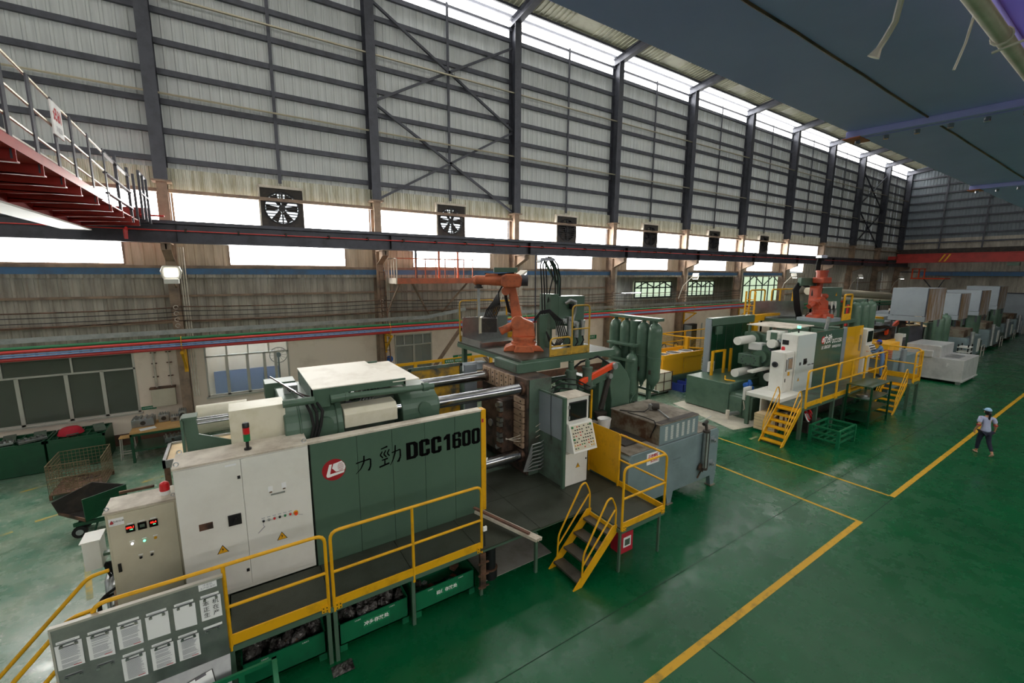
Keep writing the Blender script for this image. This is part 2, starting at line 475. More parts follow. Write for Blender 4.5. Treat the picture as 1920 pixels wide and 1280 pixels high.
gc.bx(-.14, .14, 18.6, 18.63, 6.98, 7.16); gc.beam((0, 18.6, 6.97), (0, YC + .02, 6.6), .26, .02)
pro = None
for i, c in enumerate(CX):
    if pro is None:
        pro = [P('column', 'steel_dark', gu, wb), P('column_foot', 'steel_dusty', gl, wb), P('column_plate', 'steel_dusty', gp, wb), P('bracket', 'steel_dusty', gc, wb)]
        for o in pro: o.location = (c, 0, 0)
    else:
        for o in pro: CP(o, wb, (c, 0, 0))
# girts, mid posts, twin tie tubes
gg = G(); gg.bx(.19, BAY - .19, YS - .16, YS - .035, -.09, .09)
gm = G(); gm.bx(BAY / 2 - .06, BAY / 2 + .06, YS - .2, YS - .17, 9.7, 18.45)
gt = G()
for dy in (0, .12): gt.cyl((0, YC + .1 + dy, dy * .3), (BAY, YC + .1 + dy, dy * .3), .035, n=8)
gs = G(); gs.bx(.15, BAY - .15, YC + .2, YC + .34, 8.98, 9.1)
GZ = [10.13 + .96 * k for k in range(9)]
p0 = p1 = p2 = p3 = None
for i, c in enumerate(CX[:-1]):
    for z in GZ:
        if p0 is None: p0 = P('girt', 'steel_dark', gg, wb); p0.location = (c, 0, z)
        else: CP(p0, wb, (c, 0, z))
    if p1 is None:
        p1 = P('mid_post', 'steel_dark', gm, wb); p1.location = (c, 0, 0); p2 = P('tie_tube', 'tube', gt, wb); p2.location = (c, 0, 12.2)
        p3 = P('window_head', 'steel_dusty', gs, wb); p3.location = (c, 0, 0)
    else:
        CP(p1, wb, (c, 0, 0)); CP(p2, wb, (c, 0, 12.2)); CP(p3, wb, (c, 0, 0))
    CP(p2, wb, (c, 0, 15.25))
for ci in (3, 10):
    a, b_ = CX[ci] + .15, CX[ci + 1] - .15
    for p, q in (((a, 17.4), (b_, 13.5)), ((b_, 17.4), (a, 13.5)), ((a, 13.4), (b_, 9.45)), ((a, 9.45), (b_, 13.4))):
        g = G(); g.beam((p[0], YC + .3, p[1]), (q[0], YC + .3, q[1]), .1, .1); P('brace', 'steel_dark', g, wb)
# eave: clerestory gap, purlins
g = G(); g.bx(CX[0], XE, YS - .16, YS - .06, 18.28, 18.4); P('eave_purlin', 'steel_dark', g, wb)
# band below the crane girder and the lean-to wall
WX = {}
for i, c in enumerate(CX[:-1]):
    w0, w1 = c + 1.75, c + 6.05
    if i >= 8: w0, w1 = c + 2.0, c + 4.6
    WX[i] = (w0, w1)
    for a, b_ in ((c, w0), (w1, c + BAY)):
        P('band_sheet', 'sheet_tan' if i < 8 else 'sheet_grey', corr(a, b_, 6.42, 8.0, YS), wb)
g = G(); g.bx(CX[0], CX[8], YS - .32, YS - .2, 6.36, 6.46); P('gutter_cap', 'steel_dusty', g, wb)
g = G(); g.bx(CX[0], CX[8], YS - .3, YS - .24, 6.14, 6.36); P('gutter', 'blue_strip', g, wb)
g = corr(CX[0], CX[8], 6.02, 6.14, YS - .27, .26, .05, .07); P('roof_edge', 'sheet_grey', g, wb)
for i, c in enumerate(CX[:-1]):
    if 5 <= i <= 7: continue
    for k in range(4):
        P('lower_sheet', 'sheet_grey', corr(c + k * BAY / 4, c + (k + 1) * BAY / 4 + .006, 3.5 if i < 8 else 0, 6.42, YS + .02 + .004 * (k % 2), .26), wb)
    for z in (4.4, 5.35):
        g = G(); g.bx(c + .16, c + BAY - .16, YS - .1, YS - .02, z - .04, z + .04); P('girt', 'steel_dusty', g, wb)
# thin cables strung along the lower sheets
for z, m in ((4.95, 'rusty'), (4.8, 'black'), (4.62, 'black'), (4.45, 'rusty')):
    g = G()
    for i in range(0, 7): g.tube(hang((CX[i], YC - .05, z + .05), (CX[i + 1], YC - .05, z + .05 + random.uniform(-.05, .05)), .06), .014 if m == 'black' else .022, 5)
    P('cable', m, g, wb)
# conduits clipped to the columns
for ci in (2, 3, 4, 5, 6, 7):
    g = G()
    for k in range(3): g.cyl((CX[ci] + .24 + .07 * k, YC + .1, 1.6 if ci == 2 else 3.9), (CX[ci] + .24 + .07 * k, YC + .1, 7.1), .022, n=6)
    P('conduit', 'white_dusty', g, wb)
    g = G()
    for k in range(5): g.tube(arc((CX[ci], YC - .08, 4.1 + .22 * k), .07, 0, 1.7 * PI, (1, 0, 0), (0, 0, 1), 6), .014, 5)
    P('chain', 'white_dusty', g, wb)
# plastered wall with openings for the office windows
OPEN = [(-9.6, -3.1, 1.17, 3.4), (-1.05, 1.85, 1.4, 3.5), (6.4, 8.3, .9, 3.3)]
xs = CX[0]
for (a, b_, z0, z1) in OPEN:
    g = G(); g.bx(xs, a, YS, YS + .2, 0, 3.6); P('plaster_panel', 'plaster', g, wb)
    g = G(); g.bx(a, b_, YS, YS + .2, 0, z0); P('plaster_panel', 'plaster', g, wb)
    if z1 < 3.6:
        g = G(); g.bx(a, b_, YS, YS + .2, z1, 3.6); P('plaster_panel', 'plaster', g, wb)
    xs = b_
g = G(); g.bx(xs, CX[8], YS, YS + .2, 0, 3.85); P('plaster_panel', 'plaster', g, wb)
g = G(); g.bx(CX[0], CX[8], YS - .015, YS, 0, .42); P('skirting', 'skirting', g, wb)
# office rooms behind the three low windows
ro = ST('wall_office')
for (a, b_, z0, z1) in OPEN:
    g = G(); g.bx(a - .5, b_ + .5, 22.6, 22.7, 0, 3.9); P('back_wall', 'plaster', g, ro)
    g = G(); g.bx(a - .5, b_ + .5, YS + .2, 22.6, 3.8, 3.9); P('office_ceiling', 'plaster', g, ro)
    for x in (a - .5, b_ + .5):
        g = G(); g.bx(x - .05, x + .05, YS + .2, 22.6, 0, 3.9); P('side_wall', 'plaster', g, ro)
g = G(); g.bx(-.9, 1.6, 22.5, 22.58, .9, 1.9); P('dado', 'dado', g, ro)
def office_window(n, a, b_, z0, z1, mull, transom, glassm):
    w = ST('window_%d' % n)
    g = G(); t = .06
    g.bx(a, b_, YS - .03, YS + .08, z1 - t, z1); g.bx(a, b_, YS - .03, YS + .08, z0, z0 + t); g.bx(a, a + t, YS - .03, YS + .08, z0, z1); g.bx(b_ - t, b_, YS - .03, YS + .08, z0, z1)
    g.bx(a, b_, YS - .03, YS + .08, transom - t / 2, transom + t / 2)
    P('window_frame', 'alu', g, w)
    X = [a] + list(mull) + [b_]
    for i in range(len(X) - 1):
        if i:
            g = G(); g.bx(X[i] - .05, X[i] + .05, YS - .03, YS + .08, z0, transom); P('mullion', 'alu', g, w)
        g = G(); g.bx(X[i] + .05, X[i + 1] - .05, YS + .02, YS + .03, z0 + t, transom - t / 2); P('pane', glassm, g, w)
    m = (a + b_) / 2
    for x in ((a + m) / 2, m, (m + b_) / 2):
        g = G(); g.bx(x - .025, x + .025, YS - .02, YS + .07, transom, z1); P('mullion', 'alu', g, w)
    g = G(); g.bx(a + .05, b_ - .05, YS + .02, YS + .03, transom + .03, z1 - t); P('pane', glassm, g, w)
    g = G(); g.bx(a - .06, b_ + .06, YS - .1, YS, z0 - .06, z0); P('window_sill', 'alu', g, w)
office_window(1, *OPEN[0], (-7.6, -6.05, -4.9, -4.0), 2.8, 'glass_dark')
office_window(2, *OPEN[1], (-.35, .35, .95, 1.35), 2.98, 'glass_lit')
office_window(3, *OPEN[2], (7.35,), 2.75, 'glass_lit')
# bright windows: upper row between the fans, lower row under the crane girder
wn = 4
for i, c in enumerate(CX[:-1]):
    if i <= 7:
        f0, f1 = c + BAY / 2 - .78, c + BAY / 2 + .78
        for a, b_ in ((c + .2, f0), (f1, c + BAY - .2)):
            w = ST('window_%d' % wn); wn += 1
            g = G(); g.bx(a, b_, YS + .02, YS + .04, 7.7, 9.05); P('pane', 'pane', g, w)
            g = G(); g.bx(a, b_, YS - .02, YS + .06, 7.62, 7.7); g.bx(a - .03, a + .03, YS - .02, YS + .06, 7.7, 9.05); g.bx(b_ - .03, b_ + .03, YS - .02, YS + .06, 7.7, 9.05); P('window_frame', 'steel_dusty', g, w)
    a, b_ = WX[i]
    w = ST('window_%d' % wn); wn += 1
    g = G(); g.bx(a, b_, YS + .02, YS + .04, 6.5, 7.95); P('pane', 'pane', g, w)
    g = G(); g.bx(a, b_, YS - .02, YS + .06, 6.44, 6.52); g.bx(a - .03, a + .03, YS - .02, YS + .06, 6.5, 8); g.bx(b_ - .03, b_ + .03, YS - .02, YS + .06, 6.5, 8); P('window_frame', 'steel_dusty', g, w)
# clerestory pane above the sheets
w = ST('window_%d' % wn); wn += 1
for c in CX[:-1]:
    g = G(); g.bx(c, c + BAY, YS + .05, YS + .06, 17.9, 18.95); P('pane', 'roof_pane', g, w)
# crane girder along the wall, its rail and conductor line
t = ST('trim_1')
g = G(); g.bx(CX[0], XE, 18.7, 19.15, 7.2, 7.24); g.bx(CX[0], XE, 18.7, 19.15, 7.82, 7.86); g.bx(CX[0], XE, 18.9, 18.93, 7.24, 7.82); P('runway_girder', 'steel_dark', g, t)
g = G(); g.bx(CX[0], XE, 18.88, 18.95, 7.86, 7.95); P('crane_rail', 'steel_dark', g, t)
g = G(); g.cyl((CX[0], 18.68, 7.6), (XE, 18.68, 7.6), .018, n=6); P('conductor_line', 'red_pipe', g, t)
g = G()
x = CX[0]
while x < 60: g.bx(x - .03, x + .03, 18.66, 18.9, 7.56, 7.68); x += 1.53
P('insulator', 'dark_box', g, t, kind='stuff')
for c in CX[:-1]:
    g = G(); g.bx(c + .3, c + .31, 18.695, 19.15, 7.2, 7.86); P('splice', 'black', g, t)
# ------------------------------------------------------------------ east gable
we = ST('wall_east')
for k in range(22):
    y0 = YS - (k + 1) * 1.45
    P('gable_sheet', 'gable_sheet', corr(y0, y0 + 1.455, 10.6, 22, XE, .3, .03, .06, 'x'), we)
    P('gable_sheet', 'sheet_grey', corr(y0, y0 + 1.455, 4.3, 10.6, XE, .29, .03, .06, 'x'), we)
g = G(); g.bx(XE - .02, XE + .2, YF, YS, 0, 4.3); P('plaster_panel', 'hood_grey', g, we)
for z in GZ + [18.8, 19.8, 20.8]:
    g = G(); g.bx(XE - .2, XE - .06, YF, YS - .3, z - .08, z + .08); P('girt', 'steel_dark', g, we)
for z in (4.3, 6.6):
    g = G(); g.bx(XE - .15, XE - .05, YF, YS - .3, z - .06, z + .06); P('girt', 'steel_dark', g, we)
for y in (16.2, 12.6, 8.8, 5, 1.2):
    g = G(); g.bx(XE - .28, XE - .2, y - .07, y + .07, 8.5, 22); P('mid_post', 'steel_dark', g, we)
g = G(); g.bx(XE - .9, XE - .3, YF, YS - .3, 8.5, 9.35); P('wind_girder', 'dark_box', g, we)
g = G(); g.bx(XE - .3, XE - .2, YF, 17.5, 6.15, 6.6); P('blue_beam', 'blue_strip', g, we)
# west and south walls, out of the picture
g = G(); g.bx(XW - .2, XW, YF, YS + .3, 0, 24); tag(P('wall_west', 'sheet', g), kind='structure')
ws = ST('wall_south')
g = G(); g.bx(XW, XE + .3, YF - .2, YF, 0, 8.5); P('lower_sheet', 'sheet_grey', g, ws)
g = G(); g.bx(XW, XE + .3, YF - .2, YF, 12.0, 24); P('upper_sheet', 'sheet', g, ws)
for i, c in enumerate(CX[:-1]):
    g = G(); g.bx(c - .4, c + .4, YF - .2, YF, 8.5, 12.0); P('pier', 'sheet', g, ws)
    if i > 7:  # far bays get no added panes, which keeps that end darker
        g = G(); g.bx(c + .4, c + BAY - .4, YF - .2, YF, 8.5, 12.0); P('blank_sheet', 'sheet', g, ws); continue
    w = ST('window_%d' % wn); wn += 1
    g = G(); g.bx(c + .4, c + BAY - .4, YF - .1, YF - .08, 8.5, 12.0); P('pane', 'pane_south_added', g, w)
    g = G(); g.bx(c + .4, c + BAY - .4, YF - .15, YF, 10.2, 10.3); P('window_frame', 'steel_dark', g, w)
# ------------------------------------------------------------------ roof
def zr(y): return 18.95 + (YS - y) * .12
ce = ST('ceiling')
for i in range(len(CX) - 1):
    c = CX[i]
    g = G(); g.quad((c, YS + .3, zr(YS + .3)), (c + BAY, YS + .3, zr(YS + .3)), (c + BAY, 19.3, zr(19.3)), (c, 19.3, zr(19.3))); P('roof_light', 'roof_pane', g, ce)
    # ribbed roof sheets, with an added light strip, out of view, in each bay
    for a, b_, nm, m in ((c, c + 2.9, 'roof_panel', 'roof_sheet'), (c + 2.9, c + 4.5, 'roof_light', 'roof_pane'), (c + 4.5, c + BAY, 'roof_panel', 'roof_sheet')):
        if nm == 'roof_light':
            g = G(); g.quad((a, 15, zr(15)), (b_, 15, zr(15)), (b_, -6, zr(-6)), (a, -6, zr(-6))); P(nm, 'roof_pane_added' if i < 8 else 'roof_sheet', g, ce)  # strip left opaque in the far bays to darken that end
            for q0, q1 in ((19.3, 15), (-6, YF)):
                g = G(); g.quad((a, q0, zr(q0)), (b_, q0, zr(q0)), (b_, q1, zr(q1)), (a, q1, zr(q1))); P('roof_panel', 'roof_sheet', g, ce)
        else:
            g = corr(a, b_, 0, 1, 0, .3, .04, .05)
            g.v = [(v[0], 19.3 if v[2] == 0 else YF, zr(19.3 if v[2] == 0 else YF) + v[1]) for v in g.v]
            P(nm, m, g, ce)
    for y in (19.9, 19.3, 18.0, 16.5):
        g = G(); g.bx(c, c + BAY, y - .05, y + .05, zr(y) - .14, zr(y) - .02); P('purlin', 'steel_dark', g, ce)
for c in CX:
    g = G(); ya, yb = YS + .1, YF
    def sl(y, d): return (c, y, zr(y) - d)
    for w, d0, d1 in ((.34, .1, .13), (.03, .13, .5), (.34, .5, .53)):
        g.add([(c - w / 2, ya, zr(ya) - d1), (c + w / 2, ya, zr(ya) - d1), (c + w / 2, yb, zr(yb) - d1), (c - w / 2, yb, zr(yb) - d1),
               (c - w / 2, ya, zr(ya) - d0), (c + w / 2, ya, zr(ya) - d0), (c + w / 2, yb, zr(yb) - d0), (c - w / 2, yb, zr(yb) - d0)],
              [(0, 3, 2, 1), (4, 5, 6, 7), (0, 1, 5, 4), (1, 2, 6, 5), (2, 3, 7, 6), (3, 0, 4, 7)])
    P('rafter', 'steel_dark', g, ce)
# ------------------------------------------------------------------ lean-to behind bays 5..7
le = ST('wall_lean_to')
x0, x1 = CX[5] - .4, CX[10] + .4
g = corr(x0, x1, 0, 6.3, 26.5, .3); P('back_sheet', 'sheet_grey', g, le)
g = G(); g.quad((x0, 26.6, 6.3), (x1, 26.6, 6.3), (x1, YS + .05, 6.15), (x0, YS + .05, 6.15)); P('lean_to_roof', 'sheet_tan', g, le)
for x in (x0, x1):
    g = G(); g.bx(x - .03, x + .03, YS + .2, 26.5, 0, 6.1); P('side_sheet', 'sheet_grey', g, le)
for a, b_, z0, z1 in ((30.3, 35.4, 4.1, 5.5), (38.0, 42.4, 4.1, 5.5), (48.0, 56.2, 3.1, 6.1)):
    w = ST('window_%d' % wn); wn += 1
    g = G(); g.bx(a, b_, 26.4, 26.42, z0, z1); P('pane', 'pane_green', g, w)
    g = G()
    for x in [a + (b_ - a) * k / 6 for k in range(7)]: g.bx(x - .04, x + .04, 26.3, 26.4, z0, z1)
    for z in (z0, z1, z0 + (z1 - z0) * .62): g.bx(a, b_, 26.3, 26.4, z - .05, z + .05)
    P('window_frame', 'steel_dark', g, w)
    g = G(); h = z1 - .05; zl = z0 + (z1 - z0) * .62
    k = 4
    for j in range(k):
        xa, xb = a + (b_ - a) * j / k, a + (b_ - a) * (j + 1) / k
        g.beam((xa, 26.25, zl if j % 2 == 0 else h), (xb, 26.25, h if j % 2 == 0 else zl), .08, .08)
    P('truss', 'steel_dark', g, w)
# ------------------------------------------------------------------ overhead steelwork
# blue runway beam above the camera
t = T('runway_beam', 'blue painted steel runway beam seen from below at the upper right', 'beam', (8, 1.15, 7.4))
g = G(); g.bx(-8, 60, .66, 1.64, 7.4, 7.43); P('bottom_flange', 'blue_beam', g, t)
g = G(); g.bx(-8, 60, 1.12, 1.16, 7.43, 8.5); P('web', 'blue_beam', g, t)
g = G(); g.bx(-8, 60, .7, 1.58, 8.5, 8.53); P('top_flange', 'blue_beam', g, t)
g = G(); g.tube([(-8 + .4 * i, 1.17 + random.uniform(-.004, .004), 7.398) for i in range(100)], .008, 5); P('weld_seam', 'rusty', g, t)
for xa, xb in ((4.5, 4.55), (8.42, 8.46), (12.4, 12.45)):
    for k, (d, m) in enumerate(((0, 'blue_beam'), (.09, 'blue_beam'))):
        g = G(); g.beam((xa + d - .1, 1.66, 7.375), (xb + d, .62, 7.375), .05, .05); P('splice_bar', m, g, t, .004)
    g = G()
    for j in range(6):
        p = V(xa - .04, 1.6, 7.34).lerp(V(xb + .05, .7, 7.34), j / 5); g.cyl(p, p - V(0, 0, .03), .018, n=6)
    P('bolt', 'steel_bright', g, t)
    g = G(); g.bx(xa - .12, xa + .1, 1.56, 1.68, 7.345, 7.352); P('rust_patch', 'orange_rail', g, t)
t = T('conduit_pipe', 'pale grey conduit pipe running beside the blue beam', 'pipe', (3, .6, 7.3))
g = G(); g.cyl((-4, .575, 7.3), (20, .575, 7.3), .03, n=16); P('tube', 'white_dusty', g, t)
for x in (3.0, 5.4, 7.8):
    g = G(); g.tube(arc((x, .575, 7.3), .034, 0, 2 * PI, (0, 1, 0), (0, 0, 1), 12), .006, 5); g.tube([(x, .6, 7.24), (x + .02, .4, 7.28), (x, .2, 7.36)], .006, 5); P('tie_wire', 'rope', g, t)
t = T('red_beam', 'dark red steel beam at the upper right corner beside the conduit', 'beam', (5, 0, 7.4))
g = G(); g.bx(-4, 20, -.6, .5, 7.42, 7.46); P('bottom_flange', 'red_crane', g, t)
g = G(); g.bx(-4, 20, -.1, -.07, 7.46, 8.3); P('web', 'red_crane', g, t)
g = G(); g.tube([(2.43, .72, 7.46), (2.44, .78, 7.4), (2.46, .8, 7.3), (2.46, .825, 7.25), (2.46, .845, 7.215)], .012, 6)
g.cyl((2.46, .845, 7.215), (2.46, .862, 7.185), .012, .026, n=8)
tag(P('rope_end', 'rope', g), 'frayed white rope end hanging below the blue beam', 'rope')
g = G(); g.tube([(2.72, .6, 7.36), (2.745, .62, 7.33), (2.75, .635, 7.23), (2.75, .66, 7.13)], .005, 5)
tag(P('loose_wire', 'rope', g), 'thin loose white wire hanging beside the pale conduit', 'wire')
# wall fans, one in every second window gap
def plate_hole(g, s, r, d, n=16):
    outer = []; inner = []
    for i in range(n):
        a = 2 * PI * i / n; c, s_ = math.cos(a), math.sin(a); k = s / max(abs(c), abs(s_))
        outer.append((c * k, s_ * k)); inner.append((r * c, r * s_))
    vs = []
    for y in (0, d): vs += [(x, y, z) for x, z in outer] + [(x, y, z) for x, z in inner]
    fs = []
    for i in range(n):
        j = (i + 1) % n
        fs += [(i, j, n + j, n + i), (2 * n + i, 3 * n + i, 3 * n + j, 2 * n + j), (n + i, n + j, 3 * n + j, 3 * n + i), (i, 2 * n + i, 2 * n + j, j)]
    return g.add(vs, fs)
def make_fan(open_):
    t = T('exhaust_fan', 'x', 'exhaust fan', (0, 0, 0), 'exhaust fans in the window band')
    g = plate_hole(G(), .76, .6, .22); P('housing', 'dark_box', g, t)
    g = G(); g.bx(-.8, .8, -.06, .24, .74, .84); g.bx(-.8, -.74, -.06, .24, -.8, .84); P('hood_strip', 'white_dusty', g, t)
    g = G(); g.tube(arc((0, -.02, 0), .61, 0, 2 * PI, (1, 0, 0), (0, 0, 1), 24), .025, 6); P('ring', 'black', g, t)
    for k in range(6):
        a = 2 * PI * k / 6; c, s_ = math.cos(a), math.sin(a)
        g = G(); u = V(c, 0, s_); w = V(-s_, 0, c)
        g.quad(u * .14 - w * .06 + V(0, .1, 0), u * .56 - w * .13 + V(0, .13, 0), u * .56 + w * .13 + V(0, .05, 0), u * .14 + w * .06 + V(0, .08, 0)); P('blade', 'dark_box', g, t)
    g = G(); g.cyl((0, -.02, 0), (0, .14, 0), .13, n=16); P('hub', 'black', g, t)
    g = G()
    for k in range(11):
        z = -.55 + .11 * k; x = math.sqrt(max(.6 ** 2 - z * z, .01)); g.bx(-x, x, -.03, -.01, z - .018, z + .018)
    P('louvre', 'black', g, t)
    g = G(); g.bx(-.025, .025, -.05, -.02, -.62, .62); g.bx(-.62, .62, -.05, -.02, -.02, .02); P('guard_bar', 'black', g, t)
    g = G(); g.bx(-.7, .7, .2, .215, -.7, .7); P('shutter', 'pane_dim' if open_ else 'dark_box', g, t)
    return t
fo = make_fan(True); fc = make_fan(False)
FL = ['exhaust fan with daylight through its blades beside the dusty left column', 'exhaust fan with daylight through its blades above the orange platform', 'dark shuttered exhaust fan above the robot hoses',
      'dark shuttered exhaust fan above the first wall floodlight', 'dark shuttered exhaust fan second from the far end', 'dark shuttered exhaust fan at the far end']
for k, i in enumerate(range(2, 8)):
    p = (CX[i] + BAY / 2, YS - .26, 8.74)
    src = fo if k < 2 else fc
    if k in (0, 2): src.location = p; src['label'] = FL[k]
    else: clone(src, p, None, FL[k])
# pipes along the wall, on yellow bracket arms
def along(name, label, m, y, z, r, x0=-18, x1=36, rise=.03, extra=None):
    t = T(name, label, 'pipe', (x0, y, z))
    g = G(); g.tube([(x0, y, z - .03), (-2, y, z), (8, y, z + rise), (x1, y, z + rise)] + (extra or []), r, 10); P('run', m, g, t)
    for i in range(2, 7):
        g = G(); x = CX[i] + .1; g.tube(arc((x, y, z + .01), r + .012, 0, 2 * PI, (0, 1, 0), (0, 0, 1), 10), .012, 5); P('clip', 'yellow', g, t)
    return t
PY = 18.75
t = T('cable_tray', 'galvanised cable tray running above the coloured pipes', 'cable tray', (-18, PY, 4.15))
for a, b_, z0, z1 in ((-18, 7.6, 4.1, 4.2), (7.6, 9.6, 4.2, 4.5), (10.4, 34, 4.2, 4.2)):
    g = G(); g.beam((a, PY + .1, z0), (b_, PY + .1, z1), .02, .16); g.beam((a, PY + .25, z0 - .07), (b_, PY + .25, z1 - .07), .3, .02); P('tray', 'galv', g, t)
along('green_pipe', 'green water pipe directly under the cable tray', 'green_pipe', PY, 3.93, .055)
along('red_pipe', 'slim red pipe between the green and blue pipes', 'red_pipe', PY - .08, 3.84, .05, x1=34.5)
along('blue_pipe', 'light blue air pipe, upper of the two blue ones', 'blue_pipe', PY - .1, 3.755, .026)
along('blue_pipe', 'blue air pipe, lower of the two blue ones', 'blue_pipe', PY - .16, 3.7, .022)
along('fire_pipe', 'thick red pipe lowest of the coloured pipe run', 'red_pipe', PY - .02, 3.61, .062, extra=[(36.5, PY, 3.64), (36.5, PY + .3, 3.64)])
def bracket(x, label):
    t = T('pipe_bracket', label, 'bracket', (x, 19.45, 3.5), 'yellow pipe brackets on the columns')
    g = G(); g.bx(x - .05, x + .05, 18.5, 19.5, 3.42, 3.5); P('arm', 'yellow', g, t)
    g = G(); g.beam((x, 18.6, 3.42), (x, 19.48, 2.75), .07, .07, (1, 0, 0)); P('strut', 'yellow', g, t)
    g = G(); g.bx(x - .06, x + .06, 19.46, 19.5, 2.6, 3.6); P('plate', 'yellow', g, t)
for i, l in ((2, 'yellow pipe bracket on the dusty column left of the lit office window'), (3, 'yellow pipe bracket beside the leaning ladder'), (4, 'yellow pipe bracket on the column behind the robot'),
             (5, 'yellow pipe bracket on the column behind the gas bottles'), (6, 'yellow pipe bracket on the column above the grey lockers'), (7, 'yellow pipe bracket nearest the second machine')): bracket(CX[i] + .1, l)
# orange maintenance platform hung on the wall
t = T('maintenance_platform', 'orange hanging maintenance platform with railing below the crane girder', 'platform', (6.1, 18.6, 5.8))
g = G(); g.bx(6.05, 9.75, 18.3, 19.4, 5.84, 5.9); P('deck', 'orange_rail', g, t)
g = G(); g.bx(6.05, 9.75, 18.28, 18.34, 5.76, 6.0); P('toe_board', 'orange_rail', g, t)
g = G(); g.bx(6.0, 6.06, 18.3, 19.4, 5.76, 6.0); P('toe_board', 'white_dusty', g, t)
for x in (6.05, 6.9, 7.35, 7.85, 8.3, 8.8, 9.25, 9.72):
    g = G(); g.bx(x - .02, x + .02, 18.3, 18.34, 5.9, 6.85); P('post', 'orange_rail', g, t)
for y in (18.3, 18.65, 19.0, 19.38):
    g = G(); g.bx(6.02, 6.06, y - .02, y + .02, 5.9, 6.85); P('post', 'white_dusty', g, t)
g = G(); g.bx(6.02, 9.75, 18.3, 18.34, 6.82, 6.87); P('top_rail', 'orange_rail', g, t)
g = G(); g.bx(6.02, 6.07, 18.3, 19.4, 6.82, 6.87); P('top_rail', 'white_dusty', g, t)
for x in (7.0, 8.1, 9.05):
    g = G(); g.bx(x - .04, x + .04, 18.5, 18.58, 5.9, 7.2); P('hanger', 'steel_dark' if x < 8 else 'orange_rail', g, t)
for p, q in (((6.3, 18.7, 5.8), (5.85, 19.45, 4.3)), ((6.8, 18.6, 5.8), (8.1, 19.9, 4.25)), ((9.6, 18.6, 5.8), (8.8, 19.9, 4.3))):
    g = G(); g.beam(p, q, .07, .07); P('strut', 'steel_dusty', g, t)
# red bridge crane at the left
t = T('bridge_crane', 'red bridge crane girder with walkway and railing at the upper left', 'crane', (-2.2, 12, 7.7))
g = G(); g.bx(-4.0, -3.35, -6, 18.1, 7.46, 7.5); g.bx(-3.95, -3.4, -6, 18.1, 8.9, 8.94); P('girder_flange', 'white_paint', g, t)  # white here stands for glare on the red girder's flange
g = G(); g.bx(-3.9, -3.86, -6, 18.0, 7.5, 8.9); g.bx(-3.5, -3.46, -6, 18.0, 7.5, 8.9); P('girder_web', 'red_crane', g, t)
for y in (3.5, 4.5, 5.5, 6.5, 7.45, 8.4, 9.4, 10.4, 11.35, 12.6, 13.9, 15.2, 16.4, 17.6):
    g = G(); g.prism([(-3.46, 7.78), (-2.16, 7.78), (-2.16, 7.64), (-3.46, 7.55)], 'y', y - .05, y - .03); g.bx(-3.46, -2.16, y - .05, y + .05, 7.62, 7.64); P('walkway_bracket', 'red_crane', g, t)
for k in range(8):
    y0 = 2 + 2.0 * k; g = G(); g.bx(-3.5, -2.2, y0, y0 + 1.98, 7.78, 7.81); P('walkway_plate', 'red_crane', g, t)
g = G(); g.bx(-2.2, -2.16, 2, 13.1, 7.78, 7.92); P('toe_board', 'red_crane', g, t)
for y in (6.4, 7.4, 8.4, 9.4, 10.4, 11.4, 12.6, 13.9):
    g = G(); g.bx(-2.21, -2.19, y - .06, y + .06, 7.66, 9.02); P('post', 'steel_dark', g, t)
for z, m in ((9.02, 'alu'), (8.6, 'alu'), (8.2, 'alu')):
    g = G(); g.cyl((-2.22, 5, z + .06), (-2.22, 13.9, z - .06), .02, n=8); P('rail', 'tube', g, t)
for z in (8.96, 8.5, 8.05):
    g = G(); g.bx(-2.25, -2.17, 13.9, 17.0, z - .02, z + .02); P('end_rail', 'steel_dark', g, t)
for y in (15.4, 17.0, 18.0):
    g = G(); g.bx(-2.26, -2.2, y - .05, y + .05, 7.66, 9.2); P('post', 'steel_dark', g, t)
g = G(); g.bx(-2.0, -1.94, 16.9, 18.3, 9.1, 9.14); g.bx(-2.0, -1.94, 16.9, 18.3, 8.5, 8.54)
for y in (16.9, 17.6, 18.3): g.bx(-2.0, -1.94, y - .03, y + .03, 7.75, 9.14)
P('gate', 'steel_dark', g, t)
g = G(); g.bx(-4.3, -2.0, 18.35, 19.0, 7.96, 8.25); P('end_carriage', 'red_crane', g, t)
g = G(); g.cyl((-4, 18.5, 8.05), (-4, 18.9, 8.05), .1, n=12); g.cyl((-2.3, 18.5, 8.05), (-2.3, 18.9, 8.05), .1, n=12); P('wheel', 'steel_dark', g, t)
g = G(); g.tube([(-2.6, 18.4, 7.6), (-2.6, 18.2, 7.5), (-2.6, 18.2, 7.25)], .05, 6); P('current_collector', 'red_pipe', g, t)
g = G(); g.cyl((-2.2, 18.3, 8.02), (-1.6, 18.3, 8.02), .03, n=8); P('buffer', 'red_pipe', g, t)
s = T('capacity_sign', 'white capacity sign with red figures hung on the crane railing', 'sign', (-2.24, 10.4, 8.7))
g = G(); g.bx(-2.17, -2.15, 10.16, 10.68, 8.42, 8.94); P('board', 'white', g, s)
g = G(); text(g, '16/5t', .27, (-2.145, 10.42, 8.74), (0, -1, 0), (0, 0, 1), .72, .006); g2 = G(); text(g2, '起重机', .1, (-2.145, 10.42, 8.52), (0, -1, 0))
P('lettering', 'ink_red', g, s); P('small_lettering', 'ink_soft', g2, s)
